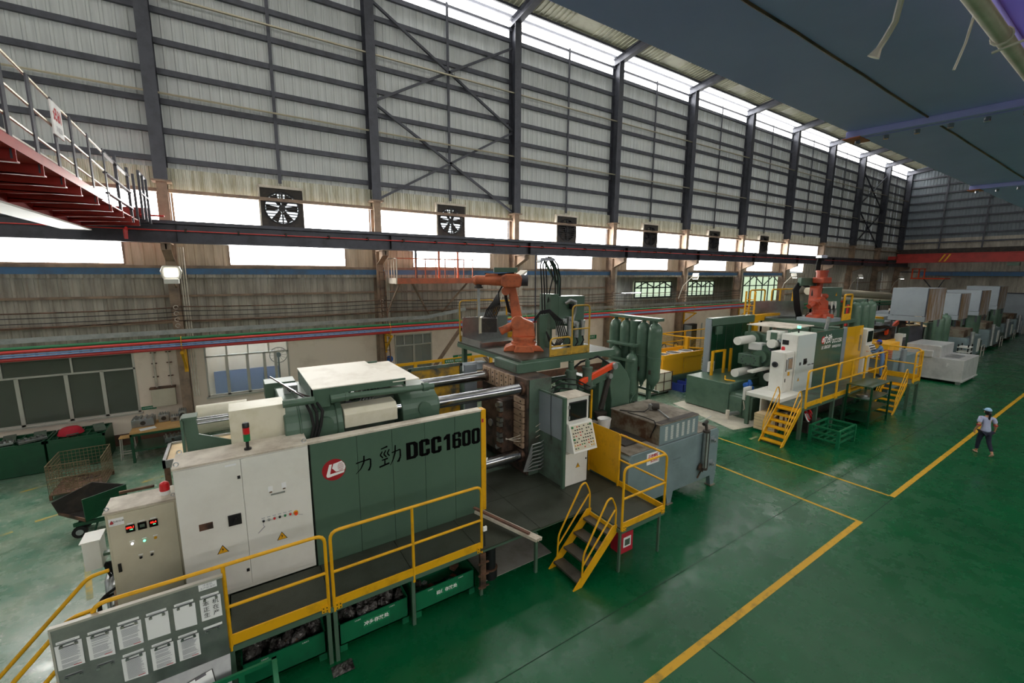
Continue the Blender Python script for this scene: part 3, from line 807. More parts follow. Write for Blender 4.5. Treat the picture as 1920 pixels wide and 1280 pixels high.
# red crane at the far end
t = T('bridge_crane', 'red bridge crane crossing the hall at the far end', 'crane', (66, 10, 7.6))
g = G(); g.bx(65.6, 66.2, -11, 18.2, 7.65, 8.55); P('girder', 'red_crane', g, t)
g = G(); g.bx(65.5, 66.3, -11, 18.2, 7.6, 7.65); g.bx(65.5, 66.3, -11, 18.2, 8.55, 8.6); P('girder_flange', 'red_crane', g, t)
g = G(); g.bx(65.2, 66.6, 18.2, 18.9, 7.96, 8.35); P('end_carriage', 'red_crane', g, t)
for y in (14.6, 14.2):
    g = G(); g.quad((65.59, y, 7.7), (65.59, y - .15, 7.7), (65.59, y - .55, 8.5), (65.59, y - .4, 8.5)); P('stripe', 'yellow', g, t)
g = G(); g.bx(64.9, 65.6, 8.6, 9.4, 7.2, 7.5); P('hoist', 'green_machine', g, t)
t = T('maintenance_platform', 'small orange platform with railing under the far crane', 'platform', (70, 17.5, 5.8))
g = G(); g.bx(69, 71.4, 14.6, 17.6, 5.75, 5.9); P('deck', 'orange_red', g, t)
for y in (17.5, 16.9, 16.4):
    g = G(); g.bx(69, 69.06, y - .06, y + .06, 5.9, 7.0); P('post', 'orange_red', g, t)
g = G(); g.bx(69, 69.06, 16.3, 17.6, 6.9, 7.0); P('rail', 'orange_red', g, t)
for p, q in (((69.5, 16.5, 5.75), (69.5, 14.9, 3.6)), ((69.5, 14.7, 5.75), (69.5, 15.6, 3.6))):
    g = G(); g.beam(p, q, .1, .1); P('strut', 'steel_dark', g, t)
# lamps
def wall_lamp(x, y, z, label, d=(-.4, -.6, -.5)):
    t = T('floodlight', label, 'floodlight', (x, y, z), 'wall floodlights')
    g = G(); g.tube([(x - .9, y + .6, z - 1.6), (x - .75, y + .4, z - .7), (x - .3, y + .1, z - .12)], .03, 6); P('arm', 'lamp_shell', g, t)
    g = G(); g.cb((x, y, z), (.8, .4, .14), .5, 0, -.35); P('shell', 'lamp_shell', g, t, .02)
    g = G(); g.cb((x + .02, y - .03, z - .08), (.66, .32, .04), .5, 0, -.35); P('lens', 'lamp_on', g, t)
wall_lamp(12.6, 18.5, 6.2, 'floodlight on the wall just right of the robot head')
wall_lamp(27.3, 18.4, 6.1, 'floodlight on a bent pole above the lean-to opening')
wall_lamp(41.6, 18.4, 6.15, 'bright floodlight left of the second robot')
wall_lamp(56.2, 18.4, 6.1, 'floodlight above the corrugated duct')
wall_lamp(68.8, 18.4, 5.95, 'floodlight at the far corner of the hall')
t = T('high_bay_lamp', 'square lit lamp hanging on the dusty column at left', 'lamp', (-1.6, 18.3, 6.1))
g = G(); g.prism([(-1.82, 5.98), (-1.38, 5.98), (-1.3, 6.25), (-1.36, 6.42), (-1.8, 6.44), (-1.88, 6.25)], 'y', 18.2, 18.42); P('shell', 'lamp_shell', g, t, .03)
g = G(); g.bx(-1.76, -1.42, 18.17, 18.2, 6.08, 6.34); P('lens', 'lamp_on', g, t, .01)
g = G(); g.bx(-1.8, -1.4, 18.14, 18.3, 5.84, 6.0); P('gear_tray', 'white_paint', g, t, .02)
g = G(); g.tube([(-1.6, 18.35, 6.0), (-1.6, 19.2, 5.8), (-1.6, 19.5, 5.7)], .04, 6); P('arm', 'steel_dusty', g, t)
def tube_lamp(x0, x1, y, z, label):
    t = T('tube_lamp', label, 'lamp', (x0, y, z), 'fluorescent tubes')
    g = G(); g.bx(x0, x1, y - .05, y + .05, z, z + .05); P('batten', 'white_paint', g, t)
    g = G(); g.cyl((x0 + .05, y, z - .02), (x1 - .05, y, z - .02), .022, n=8); P('tube', 'tube_on', g, t)
tube_lamp(-.9, 1.5, 21.2, 3.55, 'lit fluorescent tube inside the lit office')
tube_lamp(26.3, 28.6, 24.2, 4.7, 'lit fluorescent tube inside the lean-to')
# corrugated duct in the distance
t = T('ventilation_duct', 'fat cream corrugated duct along the far wall', 'duct', (46, 18, 4.6))
g = G(); g.lathe([(.36 + .025 * (k % 2), k * .11) for k in range(190)], (44.6, 18.4, 4.75), (1, 0, -.047), 16); P('corrugated_hose', 'duct', g, t)
t = T('ventilation_duct', 'smooth cream duct under the corrugated one', 'duct', (46, 18, 3.8))
g = G(); g.cyl((47, 17.9, 3.95), (66.5, 18.2, 3.05), .28, n=16); P('tube', 'duct', g, t)
# items on the plaster wall
t = T('electrical_box', 'grey electrical box on the plaster wall with conduits above', 'electrical box', (-2.3, 19.98, 1.3))
g = G(); g.bx(-2.72, -2.02, 19.86, 20.08, 1.32, 1.98); P('body', 'beige_paint', g, t, .01)
g = G(); g.bx(-2.76, -2.0, 19.84, 20.08, 1.98, 2.04); P('rain_cap', 'rusty', g, t)
g = G(); g.bx(-2.66, -2.63, 19.87, 19.88, 1.6, 1.72); P('latch', 'black', g, t)
for x in (-2.55, -2.12):
    g = G(); g.cyl((x, 19.98, 2.04), (x, 19.98, 3.55), .035 if x < -2.3 else .015, n=8); P('conduit', 'white_dusty', g, t)
    for z in (2.4, 2.9, 3.3):
        g = G(); g.bx(x - .08, x + .08, 20.0, 20.08, z, z + .03); P('saddle', 'rusty', g, t)
def sign(name, label, x, y, z, w, h, m, s, size, tm='white', d=.02):
    t = T(name, label, 'sign', (x, y, z))
    g = G(); g.bx(x - w / 2, x + w / 2, y - d, y, z - h / 2, z + h / 2); P('board', m, g, t)
    g = G(); n = s.split('|')
    for i, l in enumerate(n): text(g, l, size, (x, y - d - .003, z + (len(n) - 1) * size * .6 - i * size * 1.2), wx=.95)
    P('lettering', tm, g, t)
sign('wall_sign', 'small green wall sign with white characters beside the dark office window', -2.86, 20.08, 1.28, .42, .12, 'sign_green', '工具容器摆放区', .058)
sign('wall_sign', 'green wall sign pair above the yellow fence behind the first machine', 10.0, 20.08, 1.9, 1.1, .18, 'sign_green', '检验合格区', .12)
sign('wall_sign', 'small green sign on the wall right of the hydraulic cabinet', 19.3, 20.08, 2.2, .7, .25, 'sign_green', '存放区', .16)
t = T('safety_sign', 'round blue safety sign on the wall beside the ladder', 'sign', (5.98, 20.05, 2.05))
g = G(); g.cyl((6.12, 20.06, 2.15), (6.12, 20.08, 2.15), .17, n=20); P('disc', 'sign_blue', g, t)
g = G(); g.bx(5.95, 6.29, 20.06, 20.08, 1.78, 1.9); P('caption', 'sign_blue', g, t)
t = T('ladder', 'rusty steel ladder leaning against the column below the orange platform', 'ladder', (5.6, 19.3, 0))
for x in (5.72, 5.95):
    g = G(); g.beam((x, 19.1, 0), (x - .12, 19.4, 6.3), .04, .04); P('rail', 'rusty', g, t)
g = G()
for k in range(18): z = .35 * k + .3; g.beam((5.71 - .02 * z, 19.1 + .0476 * z, z), (5.96 - .02 * z, 19.1 + .0476 * z, z), .025, .025)
P('rungs', 'rusty', g, t)
t = T('wall_fan', 'dark fan with round guard inside the lit office window', 'fan', (1.62, 20.6, 2.4))
g = G(); g.tube(arc((1.5, 20.5, 2.75), .33, 0, 2 * PI, (1, 0, 0), (0, 0, 1), 20), .015, 5)
for k in range(12): a = PI * k / 6; g.beam((1.5, 20.5, 2.75), (1.5 + .33 * math.cos(a), 20.5, 2.75 + .33 * math.sin(a)), .01, .01)
P('guard', 'black', g, t)
g = G(); g.cyl((1.5, 20.5, 2.75), (1.5, 20.7, 2.75), .1, n=12); P('motor', 'black', g, t)
g = G(); g.bx(1.47, 1.53, 20.6, 20.66, .6, 2.7); P('post', 'black', g, t)
g = G(); g.bx(1.25, 1.75, 20.4, 20.9, 0, .6); P('foot', 'black', g, t)
# leaning lockers by the far plaster wall
t = T('steel_locker', 'open grey steel locker against the far plaster wall', 'locker', (28.5, 19.4, 0))
g = G(); g.bx(28.1, 29.6, 19.5, 19.95, 0, 2.5); P('body', 'dark_box', g, t)
g = G(); g.bx(28.0, 28.06, 18.9, 19.5, .1, 2.5); P('door', 'hood_grey', g, t)
g = G(); g.cb((29.8, 19.25, 1.35), (.8, .05, 2.4), .5); P('door', 'hood_grey', g, t)
# ------------------------------------------------------------------ yard at the left
def railing(name, label, x0, x1, y, z0, z1, mids, toe=None, r=.026, m='yellow', group=None, posts=()):
    t = T(name, label, 'railing', (x0, y, z0), group)
    g = G(); g.tube(rounded([(x0, y, z0), (x0, y, z1), (x1, y, z1), (x1, y, z0)], .14), r, 10); P('frame', m, g, t)
    zm = (z0 + z1) / 2 + .02
    g = G(); g.cyl((x0, y, zm), (x1, y, zm), r * .9, n=10); P('mid_rail', m, g, t)
    for x in mids:
        g = G(); g.cyl((x, y, z0), (x, y, z1), r, n=10); P('post', m, g, t)
    if toe:
        g = G(); g.bx(x0, x1, y - .012, y + .012, toe[0], toe[1]); P('toe_board', m, g, t)
        for x in (x0 + .06, x1 - .06):
            g = G(); g.bx(x - .05, x + .05, y - .03, y - .012, toe[0] - .05, toe[0] + .06); P('bracket', m, g, t)
            g = G()
            for dx in (-.025, .025):
                for dz in (-.025, .03): g.cyl((x + dx, y - .036, toe[0] + dz), (x + dx, y - .03, toe[0] + dz), .011, n=6)
            P('bolts', 'black', g, t)
    return t
# green tool cabinets under the dark office window
def tool_cabinet(x0, x1, label, lab2=None):
    t = T('tool_cabinet', label, 'cabinet', ((x0 + x1) / 2, 19, 0))
    g = G(); g.bx(x0, x1, 18.55, 19.75, .02, .92); P('body', 'green_dark', g, t, .01)
    g = G(); g.bx(x0, x1, 18.55, 18.62, .92, 1.0); g.bx(x0, x1, 19.68, 19.75, .92, 1.0); g.bx(x0, x0 + .05, 18.55, 19.75, .92, 1.0); g.bx(x1 - .05, x1, 18.55, 19.75, .92, 1.0)
    P('rim', 'green_dark', g, t)
    n = 6
    for k in range(1, n):
        g = G(); x = x0 + (x1 - x0) * k / n; g.bx(x - .015, x + .015, 18.6, 19.7, .92, .99); P('divider', 'green_dark', g, t)
    for y in (18.9, 19.3):
        g = G(); g.bx(x0 + .04, x1 - .04, y - .015, y + .015, .92, .985); P('divider', 'green_dark', g, t)
    for k in (1, 3):
        g = G(); x = x0 + (x1 - x0) * (k + .3) / 4; g.cb((x, 19.25, 1.04), (.28, .95, .03), .25); P('lid', 'green_dirty', g, t)
tool_cabinet(-6.6, -5.25, 'dark green tool cabinet at the far left under the office window')
tool_cabinet(-5.2, -3.85, 'dark green tool cabinet next to the wooden stool')
tool_cabinet(-8.0, -6.65, 'dark green tool cabinet cut off by the left picture edge')
for x, y, a, l in ((-6.25, 18.8, .2, 'flat grey casting on the left end of the green cabinets'), (-5.55, 18.8, .45, 'flat grey casting on the green cabinet beside the red basin')):
    t = T('casting', l, 'casting', (x, y, 1.0))
    g = G(); g.cb((x, y, 1.05), (.62, .3, .08), a); P('plate', 'galv_plate', g, t, .01)
    g = G()
    for k in range(5): g.cb((x - .24 + .12 * k, y + .02 * (k % 2) + (k * .12 - .24) * a, 1.11), (.05, .2, .05), a)
    P('rib', 'galv_plate', g, t)
t = T('basin', 'red upturned basin lying on the green cabinet', 'basin', (-4.75, 19.1, 1.0))
g = G(); g.lathe([(.3, 1.0), (.31, 1.03), (.27, 1.14), (.2, 1.2), (.05, 1.22)], (-4.75, 19.1, 0), n=18); P('bowl', 'cuff_red', g, t)
g = G(); g.tube(arc((-4.75, 19.1, 1.01), .31, 0, 2 * PI, (1, 0, 0), (0, 1, 0), 20), .015, 5); P('rim', 'cuff_red', g, t)
# wire mesh crate
t = T('mesh_crate', 'rusty folding wire mesh crate with its front half lowered', 'crate', (-4, 16.6, 0))
def mesh_panel(p, u, z0, z1, nu, nz, nm='mesh_panel', r=.0045):
    g = G(); p = Vector(p); u = Vector(u)
    for i in range(nu + 1): a = p + u * (i / nu); g.beam(a + V(0, 0, z0), a + V(0, 0, z1), r * 2, r * 2)
    for j in range(nz + 1):
        z = z0 + (z1 - z0) * j / nz; w = r * 2 * (1.8 if j in (0, nz) else 1); g.beam(p + V(0, 0, z), p + u + V(0, 0, z), w, w)
    P(nm, 'tube_rust', g, t)
M['tube_rust'] = mat('wire_rust', '#776850', .6, .4)
mesh_panel((-4.62, 16.1, 0), (1.1, 0, 0), .15, .6, 13, 5)
mesh_panel((-4.62, 16.1, 0), (0, 1.2, 0), .15, .98, 12, 8)
mesh_panel((-3.5, 16.1, 0), (0, 1.2, 0), .15, .98, 12, 8)
mesh_panel((-4.62, 17.3, 0), (1.12, 0, 0), .15, .98, 13, 8)
mesh_panel((-4.62, 16.12, 0), (.88, 0, 0), .6, .98, 14, 5, 'drop_panel')
g = G(); g.bx(-4.62, -3.5, 16.1, 17.3, .12, .15); P('floor_panel', 'rusty', g, t)
for x in (-4.6, -3.52):
    for y in (16.12, 17.28):
        g = G(); g.bx(x - .03, x + .03, y - .03, y + .03, 0, .14); P('foot', 'rusty', g, t)
g = G()
for k in range(60): 
    x, y = random.uniform(-4.55, -3.6), random.uniform(16.2, 17.2); a = random.uniform(0, PI); g.beam((x, y, .17 + random.random() * .12), (x + .25 * math.cos(a), y + .25 * math.sin(a), .18 + random.random() * .1), .012, .012)
tag(P('scrap', 'tube_rust', g), 'wiry scrap lying in the mesh crate', 'scrap', kind='stuff')
# tipping cart
t = T('tipping_cart', 'dark green tipping cart with open slanted hopper and black wheels', 'cart', (-3.3, 13.6, 0))
def pts(*a): return [Vector(p) for p in a]
A, B_, C_, D_ = V(-3.94, 13.75, .86), V(-3.28, 14.1, 1.05), V(-2.62, 13.85, .92), V(-3.3, 13.25, .98)
a_, b_, c_, d_ = V(-3.86, 13.8, .5), V(-3.2, 14.05, .36), V(-2.62, 13.8, .42), V(-3.3, 13.3, .4)
for nm, q, m in (('side_panel', (A, B_, b_, a_), 'dark_box'), ('side_panel', (D_, C_, c_, d_), 'green_dark'), ('end_panel', (B_, C_, c_, b_), 'dark_box'), ('floor_plate', (a_, b_, c_, d_), 'dark_box'), ('front_lip', (a_, d_, d_ + V(0, 0, .08), a_ + V(0, 0, .06)), 'rusty')):
    g = G(); n = (q[1] - q[0]).cross(q[3] - q[0]).normalized() * .012
    g.add([p - n for p in q] + [p + n for p in q], [(3, 2, 1, 0), (4, 5, 6, 7), (0, 1, 5, 4), (1, 2, 6, 5), (2, 3, 7, 6), (3, 0, 4, 7)]); P(nm, m, g, t)
for y in (13.4, 13.9):
    g = G(); g.bx(-3.55, -2.75, y, y + .06, .28, .36); P('chassis_rail', 'green_dark', g, t)
for x, y in ((-3.45, 13.4), (-3.45, 13.95), (-2.85, 13.4), (-2.85, 13.95)):
    g = G(); g.cyl((x, y - .035, .14), (x, y + .035, .14), .14, n=18); w_ = P('wheel', 'rubber', g, t)
    g = G(); g.cyl((x, y - .04, .14), (x, y + .04, .14), .07, n=12); P('hub', 'galv', g, w_)
g = G(); g.beam((-3.1, 13.3, .35), (-3.2, 13.2, 0.02), .03, .03); P('stand', 'green_dark', g, t)
g = G(); g.bx(-2.66, -2.0, 13.3, 13.36, .9, .96); P('handle', 'rusty', g, t)
# stool and work tables
t = T('stool', 'wooden stool with pale metal legs beside the work table', 'stool', (-3.35, 18.6, 0))
g = G(); g.bx(-3.5, -3.12, 18.4, 18.72, .74, .78); P('seat', 'wood', g, t, .005)
for x in (-3.47, -3.15):
    for y in (18.43, 18.69):
        g = G(); g.beam((x * 1 + (.0), y, .74), (x + (.03 if x > -3.3 else -.03), y, 0), .03, .03); P('leg', 'alu', g, t)
g = G(); g.bx(-3.49, -3.13, 18.42, 18.44, .2, .23); g.bx(-3.49, -3.13, 18.68, 18.7, .2, .23); P('stretcher', 'alu', g, t)
t = T('work_table', 'green steel work table with wooden top against the plaster wall', 'table', (-2.4, 18.5, 0))
g = G(); g.bx(-3.14, -1.7, 17.95, 19.2, .98, 1.03); P('tabletop', 'wood', g, t)
g = G(); g.bx(-3.14, -1.7, 17.95, 18.0, .9, .98); g.bx(-3.14, -1.7, 19.15, 19.2, .9, .98); g.bx(-3.14, -3.09, 17.95, 19.2, .9, .98); g.bx(-1.75, -1.7, 17.95, 19.2, .9, .98); P('apron', 'green_dark', g, t)
for x in (-3.1, -1.74):
    for y in (17.99, 19.16):
        g = G(); g.bx(x - .035, x + .035, y - .035, y + .035, 0, .9); P('leg', 'green_dark', g, t)
g = G(); g.bx(-3.1, -1.74, 18.0, 19.15, .36, .4); P('shelf', 'green_dark', g, t)
def casting_block(x, y, z, sx, sy, sz, label, rz=0.):
    t = T('aluminium_casting', label, 'casting', (x, y, z), 'castings on the work table')
    g = G(); g.cb((x, y, z + sz / 2), (sx, sy, sz), rz); P('body', 'galv_plate', g, t, .015)
    g = G()
    for k in range(4): g.cb((x - sx * .36 + sx * .24 * k, y, z + sz + .02), (sx * .08, sy * .8, .05), rz)
    P('rib', 'galv_plate', g, t)
    g = G(); g.cyl((x, y - sy * .5 - .01, z + sz * .5), (x, y - sy * .5, z + sz * .5), sz * .28, n=10); P('boss', 'dark_box', g, t)
casting_block(-2.85, 18.75, 1.03, .6, .5, .26, 'large grey casting at the left end of the work table')
casting_block(-2.32, 18.9, 1.03, .3, .3, .26, 'upright grey casting second from the left on the work table')
casting_block(-2.0, 18.75, 1.03, .26, .25, .18, 'small grey casting third from the left on the work table')
casting_block(-1.8, 18.95, 1.03, .22, .35, .3, 'grey casting at the right end of the work table')
casting_block(-2.1, 18.5, .4, .5, .4, .18, 'grey casting on the lower shelf of the work table', .2)
t = T('paper_sheet', 'white sheet of paper on the front of the work table', 'paper'); t.location = (-2.7, 18.2, 1.035)
g = G(); g.cb((-2.7, 18.2, 1.036), (.42, .28, .006), .3); P('sheet', 'paper', g, t)
t = T('plywood_table', 'plywood topped steel table behind the white cabinet', 'table', (-1.3, 12.6, 0))
g = G(); g.bx(-1.55, .6, 12.1, 13.3, 1.9, 1.93); P('tabletop', 'wood_pale', g, t)
g = G(); g.bx(-1.62, .66, 12.04, 12.1, 1.8, 1.98); g.bx(-1.62, .66, 13.3, 13.36, 1.8, 1.98); g.bx(-1.62, -1.56, 12.04, 13.36, 1.8, 1.98); P('frame', 'galv', g, t)
for x in (-1.55, .6):
    for y in (12.1, 13.3):
        g = G(); g.bx(x - .05, x + .05, y - .05, y + .05, 0, 1.8); P('leg', 'rusty', g, t)
# ------------------------------------------------------------------ beige control cabinet with red beacon
def hazard(parent, x, y, z, s, nm='warning_sticker'):
    g = G(); g.prism([(x - s, z - s * .85), (x + s, z - s * .85), (x, z + s * .9)], 'y', y - .004, y); o = P(nm, 'ink', g, parent)
    g = G(); k = .82; g.prism([(x - s * k, z - s * .78), (x + s * k, z - s * .78), (x, z + s * .7)], 'y', y - .006, y - .004); P('triangle', 'yellow_bright', g, o)
    g = G(); g.prism([(x + .02 * s, z + .42 * s), (x - .2 * s, z - .1 * s), (x - .02 * s, z - .06 * s), (x - .1 * s, z - .62 * s), (x + .2 * s, z + .06 * s), (x + .02 * s, z + .02 * s)], 'y', y - .008, y - .006); P('bolt_symbol', 'ink', g, o)
    return o
def knob(parent, x, y, z, r, m, nm='button', d=.03):
    g = G(); g.cyl((x, y, z), (x, y - d * .4, z), r * 1.3, n=12); o = P(nm, 'galv' if m != 'yellow' else 'yellow', g, parent)
    g = G(); g.cyl((x, y - d * .4, z), (x, y - d, z), r, n=12); P('cap', m, g, o); return o
def beacon(x, y, z, label, stack=False):
    t = T('signal_lamp' if stack else 'warning_beacon', label, 'signal lamp' if stack else 'beacon', (x, y, z))
    if stack:
        g = G(); g.cyl((x, y, z), (x, y, z + .025), .055, n=16); g.cyl((x, y, z + .025), (x, y, z + .15), .025, n=10); P('stand', 'black', g, t)
        g = G(); g.cyl((x, y, z + .15), (x, y, z + .27), .05, n=16); P('green_lens', 'green_lens', g, t)
        g = G(); g.cyl((x, y, z + .272), (x, y, z + .38), .05, n=16); P('red_lens', 'red_small', g, t)
        g = G(); g.lathe([(.052, 0), (.052, .06), (.04, .08), (.001, .085)], (x, y, z + .382), n=16); P('cap', 'black', g, t)
    else:
        g = G(); g.cyl((x, y, z), (x, y, z + .07), .07, n=20); P('base', 'white', g, t)
        g = G(); g.lathe([(.068, 0), (.068, .1), (.06, .13), (.035, .15), (.001, .155)], (x, y, z + .07), n=20); P('dome', 'red_small', g, t)
        g = G()
        for k in range(3): g.tube(arc((x, y, z + .085 + .03 * k), .07, 0, 2 * PI, (1, 0, 0), (0, 1, 0), 20), .004, 4)
        P('ridge', 'red_small', g, t)
    return t
M['green_lens'] = mat('green_lens', '#1c7a45', .3)
t = T('control_cabinet', 'beige control cabinet with two red digit displays and a red beacon on top', 'cabinet', (-1.5, 8.8, .25))
g = G(); g.bx(-1.93, -1.04, 8.62, 9.15, .25, 2.5); P('body', 'beige_paint', g, t, .008)
g = G(); g.bx(-1.9, -1.07, 8.6, 8.62, .3, 2.47); P('door', 'beige_paint', g, t, .006)
g = G(); g.bx(-1.945, -1.025, 8.59, 9.17, 2.5, 2.53); P('top_plate', 'white_dusty', g, t)
for x, y in ((-1.9, 8.64), (-1.08, 8.66), (-1.08, 9.1)):
    g = G(); g.tube(arc((x, y, 2.57), .025, 0, 2 * PI, (1, 0, 0), (0, 0, 1), 10), .008, 5); P('lifting_eye', 'galv', g, t)
yf = 8.6
g = G(); g.bx(-1.89, -1.71, yf - .004, yf, 2.29, 2.41); o = P('maker_plate', 'paper', g, t)
g = G(); g.lathe([(.001, 0), (.022, .012), (.018, .035), (.001, .065)], (-1.855, yf - .006, 2.32), n=8); P('flame_mark', 'logo_red', g, o)
g = G(); text(g, '西炬兄弟', .035, (-1.775, yf - .006, 2.355)); text(g, '――――――', .016, (-1.8, yf - .006, 2.31)); P('lettering', 'ink', g, o)
for x, s in ((-1.645, '690.1'), (-1.5, ''), (-1.36, '66.4')):
    g = G(); g.bx(x - .055, x + .055, yf - .02, yf, 2.13, 2.25); o = P('display', 'screen', g, t)
    if s:
        g = G(); text(g, s, .045, (x, yf - .022, 2.21), bold=.002); P('red_digits', 'led_red', g, o)
        g = G(); text(g, '1080' if len(s) > 4 else '044', .022, (x + .01, yf - .022, 2.175)); P('green_digits', 'led_green', g, o)
    else:
        g = G(); g.bx(x - .03, x + .03, yf - .022, yf - .02, 2.17, 2.22); P('screen', 'green_dirty', g, o)
    g = G(); g.bx(x - .035, x + .035, yf - .003, yf, 2.262, 2.278); P('label_strip', 'paper', g, t)
for x, m in ((-1.65, 'led_white'), (-1.5, 'led_green'), (-1.36, 'yellow')):
    knob(t, x, yf, 1.925, .017, m, 'indicator', .02)
    g = G(); g.bx(x - .028, x + .028, yf - .003, yf, 1.958, 1.972); P('label_strip', 'paper', g, t)
for x in (-1.57, -1.43):
    knob(t, x, yf, 1.655, .018, 'black', 'selector')
    g = G(); g.bx(x - .028, x + .028, yf - .003, yf, 1.69, 1.705); P('label_strip', 'paper', g, t)
g = G(); g.bx(-1.855, -1.815, yf - .02, yf, 1.5, 1.64); P('handle', 'black', g, t)
beacon(-1.2, 8.85, 2.53, 'round red warning beacon on the beige control cabinet')
t = T('junction_box', 'small grey junction box fixed beside the beige cabinet', 'box', (-2.3, 9.4, 1.3))
g = G(); g.bx(-2.4, -2.18, 9.25, 9.6, 1.3, 1.8); P('body', 'white_paint', g, t, .008)
g = G(); g.bx(-2.42, -2.16, 9.23, 9.62, 1.8, 1.82); P('lid', 'white_paint', g, t)
g = G(); g.bx(-2.18, -1.95, 9.35, 9.45, 1.45, 1.5); P('bracket', 'green_machine', g, t)
g = G()
for k in range(4): g.tube([(-2.2 + .03 * k, 9.4, 1.3), (-2.15 + .05 * k, 9.45, 1.0), (-2.05 + .03 * k, 9.6, .6), (-1.95, 9.7, .2 + .05 * k)], .022, 6)
P('cable', 'rubber', g, t)
t = T('hydraulic_pipes', 'bundle of grey pipes and black hoses standing left of the beige cabinet', 'pipes', (-2.1, 9.0, 0))
for x, y, r, m in ((-2.06, 9.0, .06, 'galv'), (-2.16, 9.25, .045, 'galv'), (-1.99, 8.85, .03, 'steel_dusty')):
    g = G(); g.tube([(x, y, .0), (x, y, .75), (x - .02, y + .15, .95), (x - .02, y + .5, 1.0)], r, 10); P('pipe', m, g, t)
    g = G(); g.cyl((x, y, .4), (x, y, .46), r * 1.7, n=12); P('flange', m, g, t)
for k in range(3):
    g = G(); g.tube(rounded([(-2.1 - .04 * k, 8.9, .15), (-2.25, 8.85 + .1 * k, .5), (-2.2, 8.9, .95), (-2.0, 9.05, 1.0 - .1 * k)], .2), .022, 8); P('hose', 'rubber', g, t)
g = G(); g.bx(-2.3, -1.9, 7.6, 9.6, 0, .12); P('channel', 'rusty', g, t)
# ------------------------------------------------------------------ white electrical cabinet
t = T('electrical_cabinet', 'tall white two door electrical cabinet with lightning stickers and a stack lamp', 'cabinet', (0, 8.1, 1))
g = G(); g.bx(-.95, .9, 7.82, 8.42, 1.0, 3.3); P('body', 'white_paint', g, t, .008)
for a, b_ in ((-.945, -.092), (-.088, .895)):
    g = G(); g.bx(a, b_, 7.795, 7.82, 1.08, 3.28); P('door', 'white_paint', g, t, .006)
g = G(); g.bx(-.96, .91, 7.79, 8.45, 3.3, 3.33); P('top_plate', 'white_dusty', g, t)
for x, y in ((-.9, 7.85), (.85, 7.85), (-.9, 8.38), (.85, 8.38)):
    g = G(); g.tube(arc((x, y, 3.375), .03, 0, 2 * PI, (1, 0, 0), (0, 0, 1), 12), .009, 5); P('lifting_eye', 'galv', g, t)
yf = 7.795
hazard(t, -.44, yf, 1.84, .08); hazard(t, .4, yf, 1.78, .08)
g = G(); g.bx(-.71, -.53, yf - .006, yf, 2.24, 2.35); P('name_plate', 'rusty', g, t)
g = G(); g.bx(-.33, -.15, yf - .02, yf, 2.2, 2.38); o = P('isolator', 'black', g, t)
g = G(); g.cyl((-.24, yf - .02, 2.29), (-.24, yf - .05, 2.29), .04, n=14); g.cb((-.24, yf - .06, 2.29), (.03, .03, .11), 0, 0, .4); P('knob', 'black', g, o)
for x, z in ((-.13, 2.99), (-.13, 1.35)):
    g = G(); g.bx(x - .02, x + .02, yf - .015, yf, z - .025, z + .025); P('latch', 'black', g, t)
for x, z in ((.29, 2.67), (.49, 2.68)):
    g = G(); g.bx(x - .035, x + .035, yf - .01, yf, z - .045, z + .045); P('meter', 'paper', g, t)
    g = G(); g.bx(x - .02, x + .02, yf - .012, yf, z - .07, z - .052); P('meter_screw', 'rusty', g, t)
g = G(); g.bx(.29, .5, yf - .004, yf, 2.545, 2.575); P('plate_strip', 'galv', g, t)
g = G(); g.bx(-.3, -.15, yf - .004, yf, 3.2, 3.23); P('plate_strip', 'paper', g, t)
for x, m in ((.15, 'black'), (.23, 'galv'), (.31, 'red_small'), (.39, 'black'), (.47, 'green_lens'), (.55, 'red_small')):
    knob(t, x, yf, 2.135, .017, m)
    g = G(); g.bx(x - .025, x + .025, yf - .003, yf, 2.178, 2.188); P('label_strip', 'ink_soft', g, t)
g = G(); g.cyl((.635, yf, 2.135), (.635, yf - .02, 2.135), .036, n=16); o = P('emergency_stop', 'yellow', g, t)
g = G(); g.cyl((.635, yf - .02, 2.13), (.635, yf - .06, 2.13), .026, n=14); P('mushroom', 'orange_red', g, o)
g = G(); g.tube([(.15, yf - .03, 2.11), (.14, yf - .02, 2.07), (.16, yf - .02, 2.04), (.06, yf - .02, 1.95)], .004, 4); g.tube([(.65, yf - .03, 2.12), (.68, yf - .02, 2.09), (.74, yf - .02, 2.07)], .003, 4); P('tag_wire', 'ink_soft', g, t)
beacon(.03, 8.05, 3.33, 'red and green stack lamp on the white electrical cabinet', True)
# ------------------------------------------------------------------ notice board with clipboards
yb = 6.56
t = T('notice_board', 'stainless steel notice board hung on the yellow railing', 'notice board', (-1.25, yb, .6))
g = G(); g.bx(-2.07, -.42, yb, yb + .02, .95, 2.13); P('panel', 'galv_plate', g, t)
g = G(); g.bx(-2.08, -.41, yb - .01, yb + .05, 2.13, 2.16); g.bx(-2.085, -2.065, yb - .005, yb + .05, .95, 2.13); P('edge_trim', 'alu', g, t)
g = G(); g.add([(-2.07, yb, .95), (-.42, yb, .95), (-.42, yb - .35, .52), (-2.07, yb - .35, .52), (-2.07, yb + .02, .95), (-.42, yb + .02, .95), (-.42, yb - .33, .5), (-2.07, yb - .33, .5)], [(0, 1, 2, 3), (7, 6, 5, 4), (0, 4, 5, 1), (3, 2, 6, 7), (0, 3, 7, 4), (1, 5, 6, 2)]); P('sloping_tray', 'galv_plate', g, t)
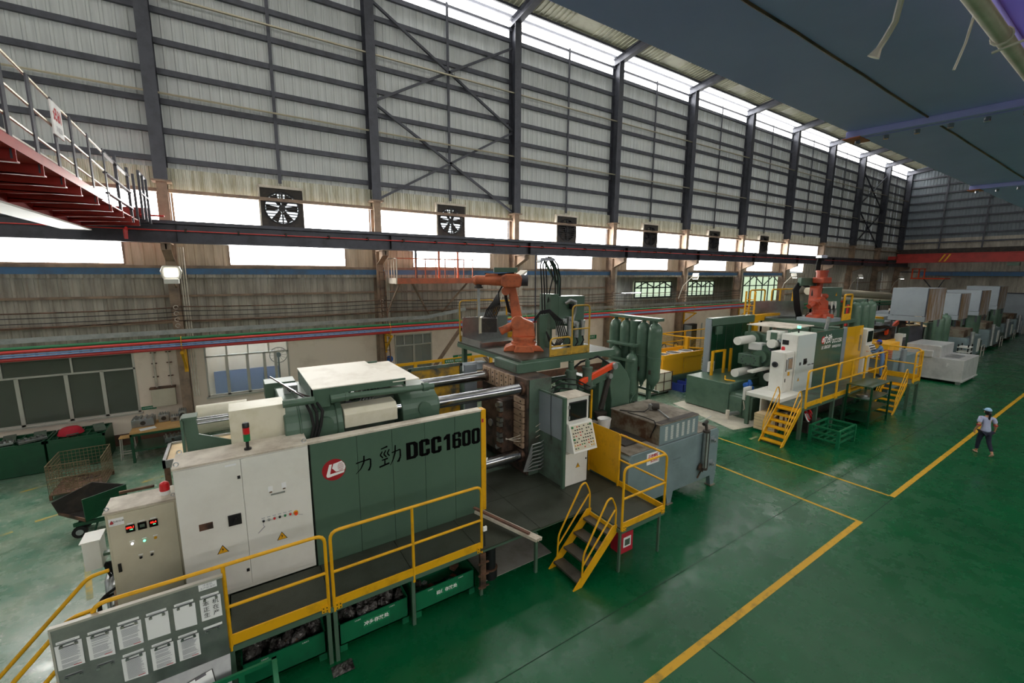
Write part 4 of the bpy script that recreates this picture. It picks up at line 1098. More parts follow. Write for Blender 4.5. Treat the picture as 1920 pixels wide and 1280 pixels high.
def clip(parent, x, z):
    g = G(); g.tube([(x - .07, yb - .012, z - .02), (x - .07, yb - .012, z + .01), (x + .07, yb - .012, z + .01), (x + .07, yb - .012, z - .02)], .006, 5)
    for s in (-1, 1): g.cb((x + .065 * s, yb - .012, z - .015), (.03, .02, .03))
    return P('clip', 'steel_bright', g, parent)
def lines(g, x, z, w, h, n, seed):
    rr = random.Random(seed)
    for k in range(n):
        zz = z + h * (.5 - (k + .5) / n); a = x - w / 2; b_ = x + w / 2 * rr.uniform(.55, 1)
        if rr.random() < .12: continue
        g.bx(a, b_, yb - .0085, yb - .008, zz - .0022, zz + .0022)
PAP = [(-1.94, 1.76, 1, .0), (-1.67, 1.755, 1, .02), (-1.4, 1.755, 1, .0), (-1.13, 1.75, 0, .0), (-.85, 1.75, 0, .01), (-.57, 1.745, 2, .0), (-1.4, 1.3, 1, .01), (-1.12, 1.295, 1, .0), (-.85, 1.285, 1, .0)]
PL = ['printed sheet at the left end of the top row on the notice board', 'printed sheet second in the top row of the notice board', 'printed sheet third in the top row of the notice board', 'blank sheet fourth in the top row of the notice board',
      'blank sheet fifth in the top row of the notice board', 'sheet with six large brush characters on the notice board', 'printed sheet at the left of the lower row on the notice board', 'printed sheet in the middle of the lower row on the notice board', 'printed sheet in a plastic sleeve in the lower row of the notice board']
for k, (x, z, kind, tilt) in enumerate(PAP):
    p = T('paper_sheet', PL[k], 'paper', (x, yb, z), 'sheets clipped to the notice board')
    g = G(); n = 5
    # paper bulges a little away from the steel towards its lower corner
    def sf(u, v): return (x - .115 + .23 * u, yb - .006 - .012 * (1 - v) * u, z - .16 + .32 * v - tilt * u)
    g.grid(sf, n, n); P('sheet', 'paper', g, p)
    if kind == 1:
        g = G(); lines(g, x + .01, z - .005, .17, .27, 22, k); o = P('print', 'ink_soft', g, p); o.location = (0, -.012, 0)
        g = G(); g.bx(x + .02, x + .09, yb - .021, yb - .02, z - .14, z - .132); P('red_stamp', 'ink_red', g, p)
        g = G(); g.bx(x - .08, x + .05, yb - .021, yb - .02, z + .128, z + .136); P('title', 'ink', g, p)
    if kind == 2:
        g = G()
        for i, s in enumerate('本正生'): text(g, s, .075, (x - .05, yb - .02, z + .085 - i * .085))
        for i, s in enumerate('机在产'): text(g, s, .075, (x + .055, yb - .02, z + .085 - i * .085))
        P('lettering', 'ink', g, p)
    clip(t, x + .005, z + .152)
    g = G(); g.bx(x - .1, x + .1, yb - .004, yb, z + .175, z + .205); o = P('label_strip', 'paper', g, t)
    g = G(); lines(g, x, z + .19, .17, .012, 1, k + 40); P('print', 'ink_soft', g, o)
for x, z in ((-1.66, 1.47), (-1.94, 1.48), (-.58, 1.42)): clip(t, x, z)
g = G(); g.bx(-.68, -.47, yb - .004, yb, 1.45, 1.48); P('label_strip', 'paper', g, t)
g = G(); g.bx(-.68, -.48, yb - .004, yb, 2.03, 2.12); o = P('title_plate', 'paper', g, t)
g = G(); text(g, '冷室机', .036, (-.58, yb - .006, 2.095)); text(g, '生产标准栏', .034, (-.58, yb - .006, 2.055)); P('lettering', 'ink_soft', g, o)
t = T('clipboard', 'clipboard with papers lying on the sloping tray of the notice board', 'clipboard', (-.72, 6.37, .78))
g = G(); g.cb((-.75, 6.375, .79), (.3, .24, .015), .3, .85); P('board', 'dark_box', g, t)
g = G(); g.cb((-.75, 6.365, .805), (.28, .22, .01), .3, .85); P('papers', 'paper', g, t)
g = G(); g.cb((-.76, 6.43, .88), (.12, .03, .02), .3, .85); P('clamp', 'steel_bright', g, t)
# foreground green trolley rail
t = T('green_trolley', 'dark green steel trolley rail in front of the notice board at the bottom', 'trolley', (-.4, 6.3, 0))
g = G(); g.bx(-1.3, .12, 6.16, 6.2, .86, .92); g.bx(-1.3, .12, 5.5, 5.54, .86, .92); g.bx(.06, .12, 5.5, 6.2, .86, .92); P('top_rail', 'green_bin', g, t)
for x in (-1.25, -.85, -.5, -.3, .09):
    for y in (6.18, 5.52):
        g = G(); g.bx(x - .035, x + .035, y - .02, y + .02, .14, .86); P('upright', 'green_bin', g, t)
g = G(); g.bx(-1.3, .12, 5.5, 6.2, .14, .18); P('deck', 'green_bin', g, t)
for x in (-1.2, .02):
    for y in (5.6, 6.1):
        g = G(); g.cyl((x, y - .025, .07), (x, y + .025, .07), .07, n=14); P('wheel', 'rubber', g, t)
# ------------------------------------------------------------------ work platform of the first machine
t = T('work_platform', 'dark checker plate work platform along the front of the first machine', 'platform', (2, 7.2, 0))
for a, b_, y0, y1 in ((-2.0, -.42, 6.66, 8.4), (-.4, .95, 6.66, 7.78), (.96, 2.3, 6.66, 7.78), (2.31, 3.6, 6.66, 7.78), (3.61, 5.0, 6.58, 8.0), (5.01, 6.38, 6.55, 8.0), (3.61, 5.0, 8.01, 9.3), (5.01, 6.38, 8.01, 9.3), (6.39, 7.72, 5.62, 7.0), (6.39, 7.72, 7.01, 8.6)):
    g = G(); g.bx(a, b_, y0, y1, .975, 1.0); P('checker_plate', 'checker', g, t)
g = G(); g.bx(-2, 6.4, 6.62, 6.68, .9, .98); g.bx(6.38, 7.76, 5.58, 5.64, .9, .98); g.bx(7.7, 7.76, 5.6, 8.6, .9, .98); g.bx(6.36, 6.42, 5.6, 6.6, .9, .98); P('edge_beam', 'green_machine', g, t)
for x, y, w in ((-1.95, 6.66, .06), (-.4, 6.66, .06), (.88, 6.64, .06), (.98, 6.64, .06), (2.28, 6.66, .06), (3.64, 6.64, .06), (4.92, 6.58, .06), (6.4, 5.64, .05), (7.66, 5.64, .05), (6.3, 8.2, .06), (7.66, 8.4, .06), (3.64, 7.7, .06), (.9, 7.7, .06)):
    g = G(); g.bx(x - w / 2, x + w / 2, y - w / 2, y + w / 2, 0, .9); P('leg', 'green_machine', g, t)
g = G(); g.bx(3.6, 3.72, 6.58, 6.64, .15, .9)
for z in (.2, .45, .7): g.bx(3.55, 3.78, 6.56, 6.6, z, z + .02)
P('cable_duct', 'rusty', g, t)
railing('safety_railing', 'yellow railing with mid post in front of the white electrical cabinet', -1.72, .9, 6.64, .92, 2.25, (-.4,), (1.0, 1.16))
railing('safety_railing', 'yellow railing in front of the green panel lettered DCC1600', .98, 3.66, 6.64, .85, 2.27, (2.3,), (.98, 1.12))
railing('safety_railing', 'short yellow railing panel right of the first machine steps', 6.4, 7.75, 5.6, .95, 2.34, (), (1.0, 1.13))
t = T('safety_railing', 'yellow railing at the platform end beside the grey furnace', 'railing', (7.75, 6.3, 1))
g = G(); g.tube(rounded([(7.75, 5.6, .95), (7.75, 5.6, 2.33), (7.75, 6.95, 2.33)], .14), .026, 10); P('frame', 'yellow', g, t)
g = G(); g.cyl((7.75, 5.6, 1.68), (7.75, 6.95, 1.68), .023, n=10); P('mid_rail', 'yellow', g, t)
g = G(); g.bx(7.74, 7.77, 5.6, 6.95, 1.0, 1.13); P('toe_board', 'yellow', g, t)
t = T('guard_plate', 'upright yellow guard plate beside the control console', 'guard plate', (7.72, 7.5, 1))
g = G(); g.bx(7.71, 7.73, 6.97, 7.98, 1.05, 2.36); P('plate', 'yellow', g, t)
g = G(); g.bx(7.69, 7.75, 6.93, 6.97, 1.0, 2.34); g.bx(7.69, 7.75, 7.98, 8.02, 1.0, 2.36); P('edge_post', 'yellow', g, t)
# left end steps: only their handrails show
t = T('stair_handrail', 'yellow handrails running down behind the notice board at the lower left', 'handrail', (-2.3, 7.6, 0))
for y, dz in ((6.75, 0), (6.75, -.42), (7.6, 0)):
    g = G(); g.tube(rounded([(-1.74, y, 2.12 + dz), (-1.95, y, 2.1 + dz), (-3.1, y, .85 + dz), (-3.1, y, .2 if dz == 0 else .4)], .15), .026, 10); P('handrail', 'yellow', g, t)
for y in (6.75, 7.6):
    g = G(); g.beam((-2.0, y, .9), (-3.15, y, .02), .03, .2); P('stringer', 'yellow', g, t)
for k in range(4):
    g = G(); x, z = -2.15 - .27 * k, .76 - .2 * k; g.bx(x - .14, x + .14, 6.77, 7.58, z - .02, z + .02); P('tread', 'grating', g, t)
# steps with handrails, descending towards -X
def steps(name, label, xt, xb, y0, y1, zt, n, rail=True, m='yellow', tm='grating'):
    t = T(name, label, 'stairs', (xb, y0, 0))
    for y in (y0, y1):
        g = G(); d = V(xt - xb, 0, zt).normalized()
        g.add([(xb - .06, y - .015, 0), (xb + .16, y - .015, 0), (xt + .02, y - .015, zt - .12), (xt + .02, y - .015, zt + .05), (xt - .1, y - .015, zt + .05),
               (xb - .06, y + .015, 0), (xb + .16, y + .015, 0), (xt + .02, y + .015, zt - .12), (xt + .02, y + .015, zt + .05), (xt - .1, y + .015, zt + .05)],
              [(0, 1, 2, 3, 4), (9, 8, 7, 6, 5), (0, 5, 6, 1), (1, 6, 7, 2), (2, 7, 8, 3), (3, 8, 9, 4), (4, 9, 5, 0)])
        P('stringer', m, g, t)
    for k in range(n):
        f = (k + .7) / n; x = xb + (xt - xb) * f; z = zt * f - .04
        g = G(); g.bx(x - .13, x + .13, y0 + .02, y1 - .02, z - .015, z + .01); P('tread', tm, g, t)
        g = G(); g.bx(x - .14, x - .125, y0 + .02, y1 - .02, z - .035, z + .012); P('tread_edge', tm, g, t)
    g = G(); g.bx(xt - .02, xt, y0, y1, zt - .14, zt - .02); P('top_plate', 'yellow', g, t)
    if rail:
        s = zt / (xt - xb)
        for y in (y0, y1):
            xa = xb + .16; za = (xa - xb) * s
            top = V(xt - .28, y, zt + .68)
            g = G(); g.tube(rounded([(xa, y, za - .1), (xa + .03, y, za + .55), top, (top.x + .12, y, top.z + .03), (xt - .02, y, zt + .45), (xt - .02, y, zt - .1)], .1), .02, 8); P('handrail', 'yellow', g, t)
            g = G(); g.tube([(xa + .01, y, za + .3), (xt - .05, y, zt + .4)], .018, 8); P('mid_rail', 'yellow', g, t)
    return t
steps('platform_steps', 'yellow four step stairs up to the first machine platform', 6.36, 5.27, 5.72, 6.5, 1.0, 4)
# storage bins under the platform
def bin_(x0, x1, label, txt):
    t = T('storage_bin', label, 'bin', ((x0 + x1) / 2, 7, 0))
    y0, y1 = 6.76, 7.5
    g = G(); g.bx(x0, x1, y0, y0 + .02, .12, .5); P('front', 'green_bin', g, t)
    g = G(); g.bx(x0, x1, y1, y1 + .02, .12, .6); P('back', 'green_bin', g, t)
    for x in (x0, x1 - .02):
        g = G(); g.bx(x, x + .02, y0, y1, .12, .5); P('side', 'green_bin', g, t)
    g = G(); g.bx(x0, x1, y0, y1, .12, .14); P('floor_panel', 'green_bin', g, t)
    for x in (x0, x1 - .12):
        g = G(); g.bx(x, x + .12, y0, y1, 0, .12); P('runner', 'green_bin', g, t)
    if txt:
        g = G(); cx = (x0 + x1) / 2 + .02; g.bx(cx - .23, cx + .23, y0 - .006, y0, .27, .41); o = P('label_plate', 'sign_green', g, t)
        g = G(); text(g, txt, .085, (cx, y0 - .009, .34), bold=.002); P('lettering', 'white', g, o)
    for x in (x0 + .3, x1 - .3):
        g = G(); text(g, '工具编号', .026, (x, y0 - .003, .46)); P('small_lettering', 'white', g, t)
bin_(-.32, .84, 'green steel storage bin under the white cabinet end of the platform', '')
bin_(1.04, 2.22, 'green storage bin lettered for plunger heads under the platform', '冲头存放处')
bin_(2.34, 3.56, 'green storage bin lettered for blocks, right end under the platform', '码仔存放处')
rr = random.Random(3)
def wrapped(x, y, z, r, h, a, label, group, m):
    t = T('wrapped_part', label, 'part', (x, y, z), group)
    g = G(); d = V(math.sin(a) * .6, math.cos(a) * .3, .8).normalized(); p = V(x, y, z)
    g.cyl(p, p + d * h, r, r * .9, n=12); P('steel_core', m, g, t)
    g = G(); n = 12; g.lathe([(r * rr.uniform(1.05, 1.45), h * k / 7) for k in range(8)] + [(r * .4, h * 1.25)], p, d, n)
    g.v = [(v[0] + rr.uniform(-.02, .02), v[1] + rr.uniform(-.02, .02), v[2] + rr.uniform(-.015, .015)) for v in g.v]; g.sm = False
    P('plastic_wrap', 'film', g, t)
ORD = 'first second third fourth fifth sixth seventh eighth ninth tenth eleventh twelfth thirteenth fourteenth fifteenth sixteenth'.split()
for k in range(14): wrapped(-.2 + .072 * k, rr.uniform(6.9, 7.3), .16 + rr.uniform(0, .2), .07, .22, rr.uniform(-1.2, 1.2), 'plastic wrapped steel part, %s from the left in the bin under the white cabinet' % ORD[k], 'wrapped parts in the left bin', 'rusty' if k % 3 else 'galv')
for k in range(16): wrapped(1.12 + .066 * k, rr.uniform(6.9, 7.3), .16 + rr.uniform(0, .2), .07, .22, rr.uniform(-1.2, 1.2), 'plastic wrapped steel part, %s from the left in the plunger head bin' % ORD[k], 'wrapped parts in the plunger head bin', 'galv' if k % 2 else 'rusty')
for k in range(9):
    x, y = 2.45 + .115 * k, rr.uniform(6.9, 7.3)
    t = T('metal_block', '%s block, %s from the left in the right hand bin' % (('rusty', 'blackened', 'silver grey', 'orange')[k % 4], ORD[k]), 'block', (x, y, .16), 'blocks in the right bin')
    g = G(); g.cb((x, y, .22 + rr.uniform(0, .12)), (rr.uniform(.08, .2), rr.uniform(.08, .16), rr.uniform(.06, .12)), rr.uniform(0, 3), rr.uniform(-.3, .3)); P('body', ('rusty', 'dark_box', 'galv', 'orange_rail')[k % 4], g, t, .006)
t = T('plastic_sheet', 'crumpled clear plastic sheet lying at the foot of the platform post', 'plastic sheet', (1.0, 6.45, 0))
g = G()
def cs(u, v): return (.85 + .32 * u, 6.32 + .22 * v, .01 + .05 * abs(math.sin(9 * u + 3 * v)) * math.sin(PI * u) * math.sin(PI * v) + rr.uniform(0, .012))
g.grid(cs, 12, 9); P('sheet', 'film', g, t)
# pale steel sections and a brown bar leaning out over the platform edge
t = T('steel_sections', 'bundle of pale steel channel sections sticking out over the platform edge', 'steel sections', (4.4, 6.6, 1.0))
for k in range(3):
    g = G(); o_ = V(.055 * k, 0, 0); g.beam(V(3.98, 7.5, 1.22) + o_, V(4.6, 6.12, 1.1) + o_, .05, .06); P('section', 'white_dusty', g, t)
t = T('steel_bar', 'brown steel bar lying on the pale steel sections', 'bar', (4.3, 6.8, 1.3))
g = G(); g.beam((3.98, 7.55, 1.29), (4.55, 6.3, 1.17), .06, .03); P('bar', 'skirting', g, t)
t = T('drum_pump', 'black cylindrical pump standing on the floor under the platform', 'pump', (4.05, 7.0, 0))
g = G(); g.cyl((4.05, 7.0, 0), (4.05, 7.0, .2), .15, n=18); P('base', 'black', g, t)
g = G(); g.cyl((4.05, 7.0, .2), (4.05, 7.0, .8), .12, n=18); P('body', 'black', g, t)
g = G(); g.cyl((4.05, 7.0, .2), (4.05, 7.0, .22), .16, n=18); P('ring', 'rusty', g, t)
t = T('red_carton', 'red carton with a white label standing under the first machine steps', 'carton', (7.0, 6.2, 0))
g = G(); g.bx(6.85, 7.25, 6.0, 6.3, 0, .48); P('body', 'cuff_red', g, t, .005)
g = G(); g.bx(6.93, 7.17, 5.99, 6.0, .14, .38); o = P('label_plate', 'paper', g, t)
g = G(); g.bx(6.97, 7.13, 5.985, 5.99, .18, .33); P('picture', 'green_dirty', g, o)
t = T('concrete_footing', 'worn grey concrete patch on the floor under the platform', 'footing', (5, 7.6, 0))
g = G(); g.bx(3.9, 5.6, 6.9, 8.6, 0, .012); P('slab', 'concrete', g, t)
t = T('power_socket', 'small white socket box on the yellow railing post', 'socket', (3.66, 6.6, 1.4))
g = G(); g.bx(3.67, 3.75, 6.58, 6.62, 1.36, 1.45); P('box', 'white', g, t, .005)
g = G(); g.tube([(3.7, 6.6, 1.36), (3.72, 6.62, 1.15), (3.74, 6.66, .95), (3.8, 6.8, .6), (3.98, 6.95, .5)], .01, 5); P('cable', 'rubber', g, t)
# ------------------------------------------------------------------ first die casting machine (axis along X)
def logo(parent, x, y, z, r, red='logo_red'):
    g = G(); g.cyl((x, y, z), (x, y - .004, z), r, n=40); o = P('logo_disc', red, g, parent)
    k = r / .127
    def q(*p): return [(x + a * k, z + b_ * k) for a, b_ in p]
    g = G()
    g.prism(q((-.02, .07), (-.048, .07), (-.085, -.055), (-.078, -.075), (-.06, -.08), (.105, -.055), (.112, -.03), (-.045, -.045)), 'y', y - .007, y - .004)
    g.prism(q((-.005, .07), (.085, .088), (.112, .055), (.125, .01), (.115, -.025), (.02, -.028), (-.02, .02)), 'y', y - .007, y - .004)
    P('logo_letters', 'white', g, o)
    g = G()
    for j in range(7): zz = .066 - .014 * j; w = .034 - .0015 * (j - 3) ** 2; g.bx(x + (.072 - w) * k, x + (.072 + w) * k, y - .0085, y - .007, z + (zz - .002) * k, z + (zz + .002) * k)
    P('logo_lines', red, g, o)
m1 = T('die_casting_machine', 'large green die casting machine with bright tie bars lettered DCC1600', 'machine', (4, 9.7, 0))
BY = (8.87, 10.62); BZ = (1.5, 3.3)
g = G(); g.bx(.6, 7.78, 8.3, 11.1, 0, .95); P('bed', 'green_dirty', g, m1, .02)
for y in BY:
    for z in BZ:
        g = G(); g.cyl((.3, y, z), (6.15, y, z), .14, n=24); P('tie_bar', 'steel_bright', g, m1)
        g = G(); g.cyl((6.02, y, z), (6.12, y, z), .18, n=24); P('tie_bar_collar', 'rusty', g, m1)
# stationary platen with clamp plates
g = G(); g.bx(6.1, 6.85, 8.62, 10.95, 1.0, 3.58); pl = P('stationary_platen', 'platen_brown', g, m1, .02)
g = G(); g.bx(6.16, 6.86, 8.6, 8.625, 1.0, 3.56); P('painted_side', 'green_dirty', g, pl)
for k in range(7):
    y = 9.2 + .235 * k; g = G(); g.bx(6.04, 6.1, y, y + .2, 3.1, 3.56); o = P('clamp_plate', 'clamp_tan', g, m1, .006)
    g = G()
    for z in (3.2, 3.33, 3.46): g.cyl((6.032, y + .1, z), (6.04, y + .1, z), .022, n=8)
    P('hole', 'black', g, o)
for k in range(8):
    z = 1.72 + .17 * k; g = G(); g.bx(6.03, 6.1, 8.72, 9.14, z, z + .145); o = P('clamp_plate', 'clamp_tan', g, m1, .006)
    g = G(); g.cyl((6.022, 8.82, z + .07), (6.03, 8.82, z + .07), .022, n=8); P('hole', 'black', g, o)
for k in range(6):
    z = 1.72 + .17 * k; g = G(); g.bx(6.03, 6.1, 10.4, 10.8, z, z + .145); P('clamp_plate', 'clamp_tan', g, m1, .006)
g = G(); g.bx(5.7, 6.1, 9.2, 10.3, 1.5, 2.95); P('die_half', 'platen_brown', g, m1, .02)
g = G(); g.cyl((5.66, 9.75, 2.2), (5.7, 9.75, 2.2), .1, n=16)
for y in (9.35, 10.15):
    for z in (1.65, 2.8): g.cyl((5.62, y, z), (5.7, y, z), .06, n=12)
P('die_pin', 'galv', g, m1)
rr = random.Random(5)
for k in range(9):
    g = G(); z = 1.7 + .14 * k; g.bx(5.6, 5.7, 9.15 - .03 * (k % 2), 9.3, z, z + .1); P('cooling_block', 'galv_plate' if k % 3 else 'rusty', g, m1)
for k in range(8):
    z = 1.25 + .1 * k; g = G(); g.tube([(6.6, 8.5, z), (6.5, 8.4, z + .02), (6.35, 8.35, z), (6.2, 8.5, z - .08), (6.0, 8.6, 1.15)], .016, 6); P('coolant_hose', 'galv', g, m1)
g = G(); g.bx(6.58, 6.63, 8.45, 8.52, 1.0, 2.5); P('coolant_manifold', 'steel_dark', g, m1)
for k in range(3):
    g = G(); g.tube(hang((5.7, 9.0, 1.95 + .02 * k), (6.55, 8.5, 2.45 - .16 * k), .08 + .04 * k), .009, 5); P('thin_hose', 'white_dusty', g, m1)
# moving platen, toggle housing and rear platen
def rplate(x0, x1, y0, y1, z0, z1, r, nm, m):
    pr = [(y0, z0), (y1, z0)] + [(y1 - r + r * math.cos(a), z1 - r + r * math.sin(a)) for a in [PI / 2 * k / 6 for k in range(7)]] + [(y0 + r - r * math.sin(a), z1 - r + r * math.cos(a)) for a in [PI / 2 * k / 6 for k in range(7)]]
    g = G(); g.prism(pr, 'x', x0, x1); return P(nm, m, g, m1, .025)
rplate(2.8, 3.62, 8.42, 11.0, .95, 3.72, .42, 'moving_platen', 'green_machine')
rplate(.62, 1.58, 8.35, 11.1, .95, 3.78, .5, 'rear_platen', 'green_machine')
for x0, x1 in ((.86, .9), (1.5, 1.62)): rplate(x0, x1, 8.32, 11.12, .95, 3.81, .52, 'rib', 'green_machine')
for x, z, y in ((1.3, 3.42, 8.33), (3.28, 3.38, 8.4)):
    g = G(); g.cyl((x, y, z), (x, y + .1, z), .14, n=22); P('pin_cap', 'green_machine', g, m1)
for y in BY:
    g = G(); g.cyl((3.5, y, BZ[1]), (3.72, y, BZ[1]), .24, n=22); P('guide_bush', 'green_machine', g, m1)
g = G(); g.prism([(8.33, 3.28), (8.33, 3.55), (8.42, 3.64), (8.75, 3.66), (8.75, 3.28)], 'x', 1.63, 2.66); P('cylinder_cover', 'cream', g, m1, .015)
g = G(); g.cyl((2.6, 8.6, 3.45), (2.9, 8.6, 3.45), .11, n=18); P('piston_rod', 'chrome', g, m1)
for y in (9.3, 10.1):
    g = G(); g.beam((1.6, y, 3.0), (2.3, y, 3.35), .22, .35); g.beam((2.3, y, 3.35), (2.85, y, 2.9), .22, .35); P('toggle_link', 'green_machine', g, m1, .02)
    g = G(); g.cyl((2.3, y - .2, 3.32), (2.3, y + .2, 3.32), .13, n=18); P('toggle_pin', 'steel_dark', g, m1)
g = G(); g.bx(1.6, 2.8, 9.0, 9.1, 1.0, 3.6); P('housing_side', 'green_dirty', g, m1)
g = G(); g.cyl((1.85, 8.96, 3.55), (1.85, 9.0, 3.55), .09, n=18); P('pin_end', 'steel_dark', g, m1)
for k in range(5):
    g = G(); g.tube(rounded([(2.0 + .06 * k, 8.62, 3.7), (2.15 + .07 * k, 8.7, 3.95), (2.5 + .08 * k, 9.0, 3.98)], .1), .022, 6); P('steel_tube', 'steel_bright', g, m1)
g = G(); g.tube(arc((2.12, 8.85, 3.8), .14, -.6, PI, (1, 0, 0), (0, 0, 1), 10), .035, 8); P('pipe_bend', 'white_dusty', g, m1)
# dusty top cover
g = G(); g.bx(1.12, 2.62, 8.47, 10.6, 4.08, 4.1); P('top_cover', 'cover_white', g, m1, .004)
g = G(); g.bx(2.63, 3.2, 8.47, 10.6, 4.02, 4.04); P('top_cover', 'cover_white', g, m1, .004)
g = G(); g.bx(1.13, 2.9, 8.48, 8.52, 3.95, 4.08); g.bx(1.13, 1.17, 8.48, 10.58, 3.6, 4.08); g.bx(1.13, 2.9, 10.54, 10.58, 3.8, 4.08); g.bx(2.86, 2.9, 8.48, 10.58, 3.9, 4.02); P('cover_skirt', 'green_machine', g, m1)
g = G(); g.bx(1.13, 1.42, 8.47, 8.75, 3.72, 4.08); P('valve_block', 'green_machine', g, m1, .01)
g = G(); g.cyl((.62, 8.45, 3.9), (1.14, 8.45, 3.9), .07, n=14); g.cyl((1.42, 8.45, 3.87), (1.7, 8.45, 3.88), .085, n=14); g.cyl((1.7, 8.45, 3.88), (3.5, 8.45, 3.83), .065, n=14); g.cyl((1.68, 8.45, 3.88), (1.74, 8.45, 3.88), .095, n=14); g.cyl((3.25, 8.45, 3.84), (3.38, 8.45, 3.84), .09, n=14); P('transfer_pipe', 'green_machine', g, m1)
for k in range(3):
    g = G(); g.tube([(1.0 + .09 * k, 8.5, 3.84), (1.05 + .1 * k, 8.32, 3.7), (1.08 + .06 * k, 8.28, 3.45), (1.0 + .05 * k, 8.27, 3.15), (.98 + .03 * k, 8.28, 2.8)], .026, 8); P('hydraulic_hose', 'rubber', g, m1)
for k in range(6):
    g = G(); g.tube([(.55 + .07 * k, 10.2 - .2 * k, 4.05 - .03 * k), (.7 + .07 * k, 9.9 - .2 * k, 3.98 - .03 * k), (.85 + .07 * k, 9.5 - .15 * k, 3.85)], .016, 6); P('valve_tube', 'steel_bright', g, m1)
g = G(); g.bx(.75, 1.0, 9.6, 9.85, 3.78, 3.95); P('valve_manifold', 'galv', g, m1, .01)
g = G(); g.bx(.45, 1.05, 10.4, 10.9, 3.5, 3.86); P('rear_box', 'green_machine', g, m1, .01)
g = G(); g.cyl((.62, 10.3, 3.68), (1.0, 10.3, 3.68), .09, n=16); P('small_cylinder', 'cream', g, m1)
# cream end guard, rod and green bracket at the left end
g = G(); g.bx(-.2, .66, 8.55, 9.1, 3.22, 3.88); P('end_guard', 'cream', g, m1, .01)
g = G(); g.bx(-.16, .72, 8.5, 9.2, 2.2, 3.22); P('end_guard', 'cream', g, m1, .01)
g = G(); g.bx(.7, .74, 8.46, 9.3, 2.3, 3.5); P('guard_flange', 'cream', g, m1)
g = G(); g.cyl((-.75, 10.2, 3.35), (.1, 10.2, 3.35), .28, n=24); P('rear_cylinder', 'cream', g, m1)
g = G(); g.cyl((-.85, 9.25, 3.62), (0, 9.25, 3.62), .035, n=12); g.cyl((-.85, 9.25, 3.55), (0, 9.25, 3.55), .025, n=12); P('guide_rod', 'chrome', g, m1)
g = G(); g.prism([(-.88, 3.7), (-.7, 3.7), (-.68, 3.38), (-.1, 3.12), (-.1, 2.72), (-.84, 2.5)], 'y', 9.16, 9.2); P('bracket_plate', 'green_machine', g, m1)
g = G(); g.bx(-.9, -.68, 9.1, 9.4, 3.68, 3.72); g.bx(-.92, -.88, 9.1, 9.4, 2.75, 3.7); g.add([(-.84, 9.1, 2.49), (-.1, 9.1, 2.71), (-.1, 9.4, 2.71), (-.84, 9.4, 2.49)], [(0, 1, 2, 3)]); P('bracket_flange', 'green_machine', g, m1)
g = G(); g.bx(.1, .35, 8.7, 9.1, 2.0, 2.3); P('junction_box', 'white_paint', g, m1)
g = G(); g.bx(-1.0, .7, 9.0, 11.0, .1, 2.2); P('oil_tank', 'green_dirty', g, m1, .02)
# front guard panels with lettering
SX = [.93, 1.71, 2.36, 3.02, 3.68, 4.3]
for a, b_ in zip(SX[:-1], SX[1:]):
    g = G(); g.bx(a + .004, b_ - .004, 7.8, 7.84, .98, 3.3); P('guard_panel', 'green_panel', g, m1)
g = G(); g.bx(.93, 4.3, 7.82, 7.98, .98, 3.28); P('guard_frame', 'green_dirty', g, m1)
g = G(); g.bx(.9, 4.32, 7.79, 8.0, 3.3, 3.335); P('guard_cap', 'white_dusty', g, m1)
g = G(); g.bx(4.305, 4.42, 7.79, 7.98, .95, 3.33); P('guard_edge', 'yellow', g, m1)
g = G(); g.bx(4.43, 4.46, 7.85, 7.9, .95, 3.1); P('seal_strip', 'galv', g, m1)
logo(m1, 1.295, 7.8, 2.745, .2)
def brush(g, pts_, y, z0, x0, s, w=.06):
    """one brush stroke as a tapering ribbon"""
    n = len(pts_)
    for i in range(n - 1):
        (xa, za, wa), (xb, zb, wb_) = pts_[i], pts_[i + 1]
        d = Vector((xb - xa, zb - za)); d = d.normalized() if d.length else Vector((1, 0)); nn = Vector((-d.y, d.x))
        wa, wb_ = wa * 1.35, wb_ * 1.35
        q = [(xa + nn.x * wa, za + nn.y * wa), (xb + nn.x * wb_, zb + nn.y * wb_), (xb - nn.x * wb_, zb - nn.y * wb_), (xa - nn.x * wa, za - nn.y * wa)]
        g.add([(x0 + a * s, y, z0 + b_ * s) for a, b_ in q], [(0, 1, 2, 3)])
LI = [[(.05, .62, .03), (.3, .66, .025), (.82, .72, .035), (.85, .68, .03)], [(.85, .7, .03), (.84, .3, .035), (.74, .05, .04), (.68, .12, .01)], [(.5, .98, .03), (.48, .6, .035), (.3, .25, .025), (.02, .0, .01)]]
JING = [[(.12, .9, .02), (.42, .97, .03)], [(.18, .78, .02), (.08, .62, .025), (.2, .46, .02)], [(.34, .8, .02), (.24, .63, .025), (.36, .47, .02)], [(.5, .82, .02), (.4, .64, .025), (.5, .5, .02)],
        [(.14, .36, .02), (.42, .4, .03)], [(.28, .38, .02), (.27, .12, .025)], [(.02, .06, .03), (.48, .16, .03)],
        [(.6, .62, .02), (1.0, .7, .025)], [(1.0, .7, .025), (1.0, .35, .03), (.9, .12, .035), (.84, .18, .01)], [(.78, .95, .02), (.76, .6, .028), (.66, .28, .02), (.52, .04, .01)]]
g = G()
for st in LI: brush(g, st, 7.796, 2.56, 1.66, .33)
P('lettering', 'letter_black', g, m1)
g = G()
for st in JING: brush(g, st, 7.796, 2.56, 2.09, .42)
P('lettering', 'letter_black', g, m1)
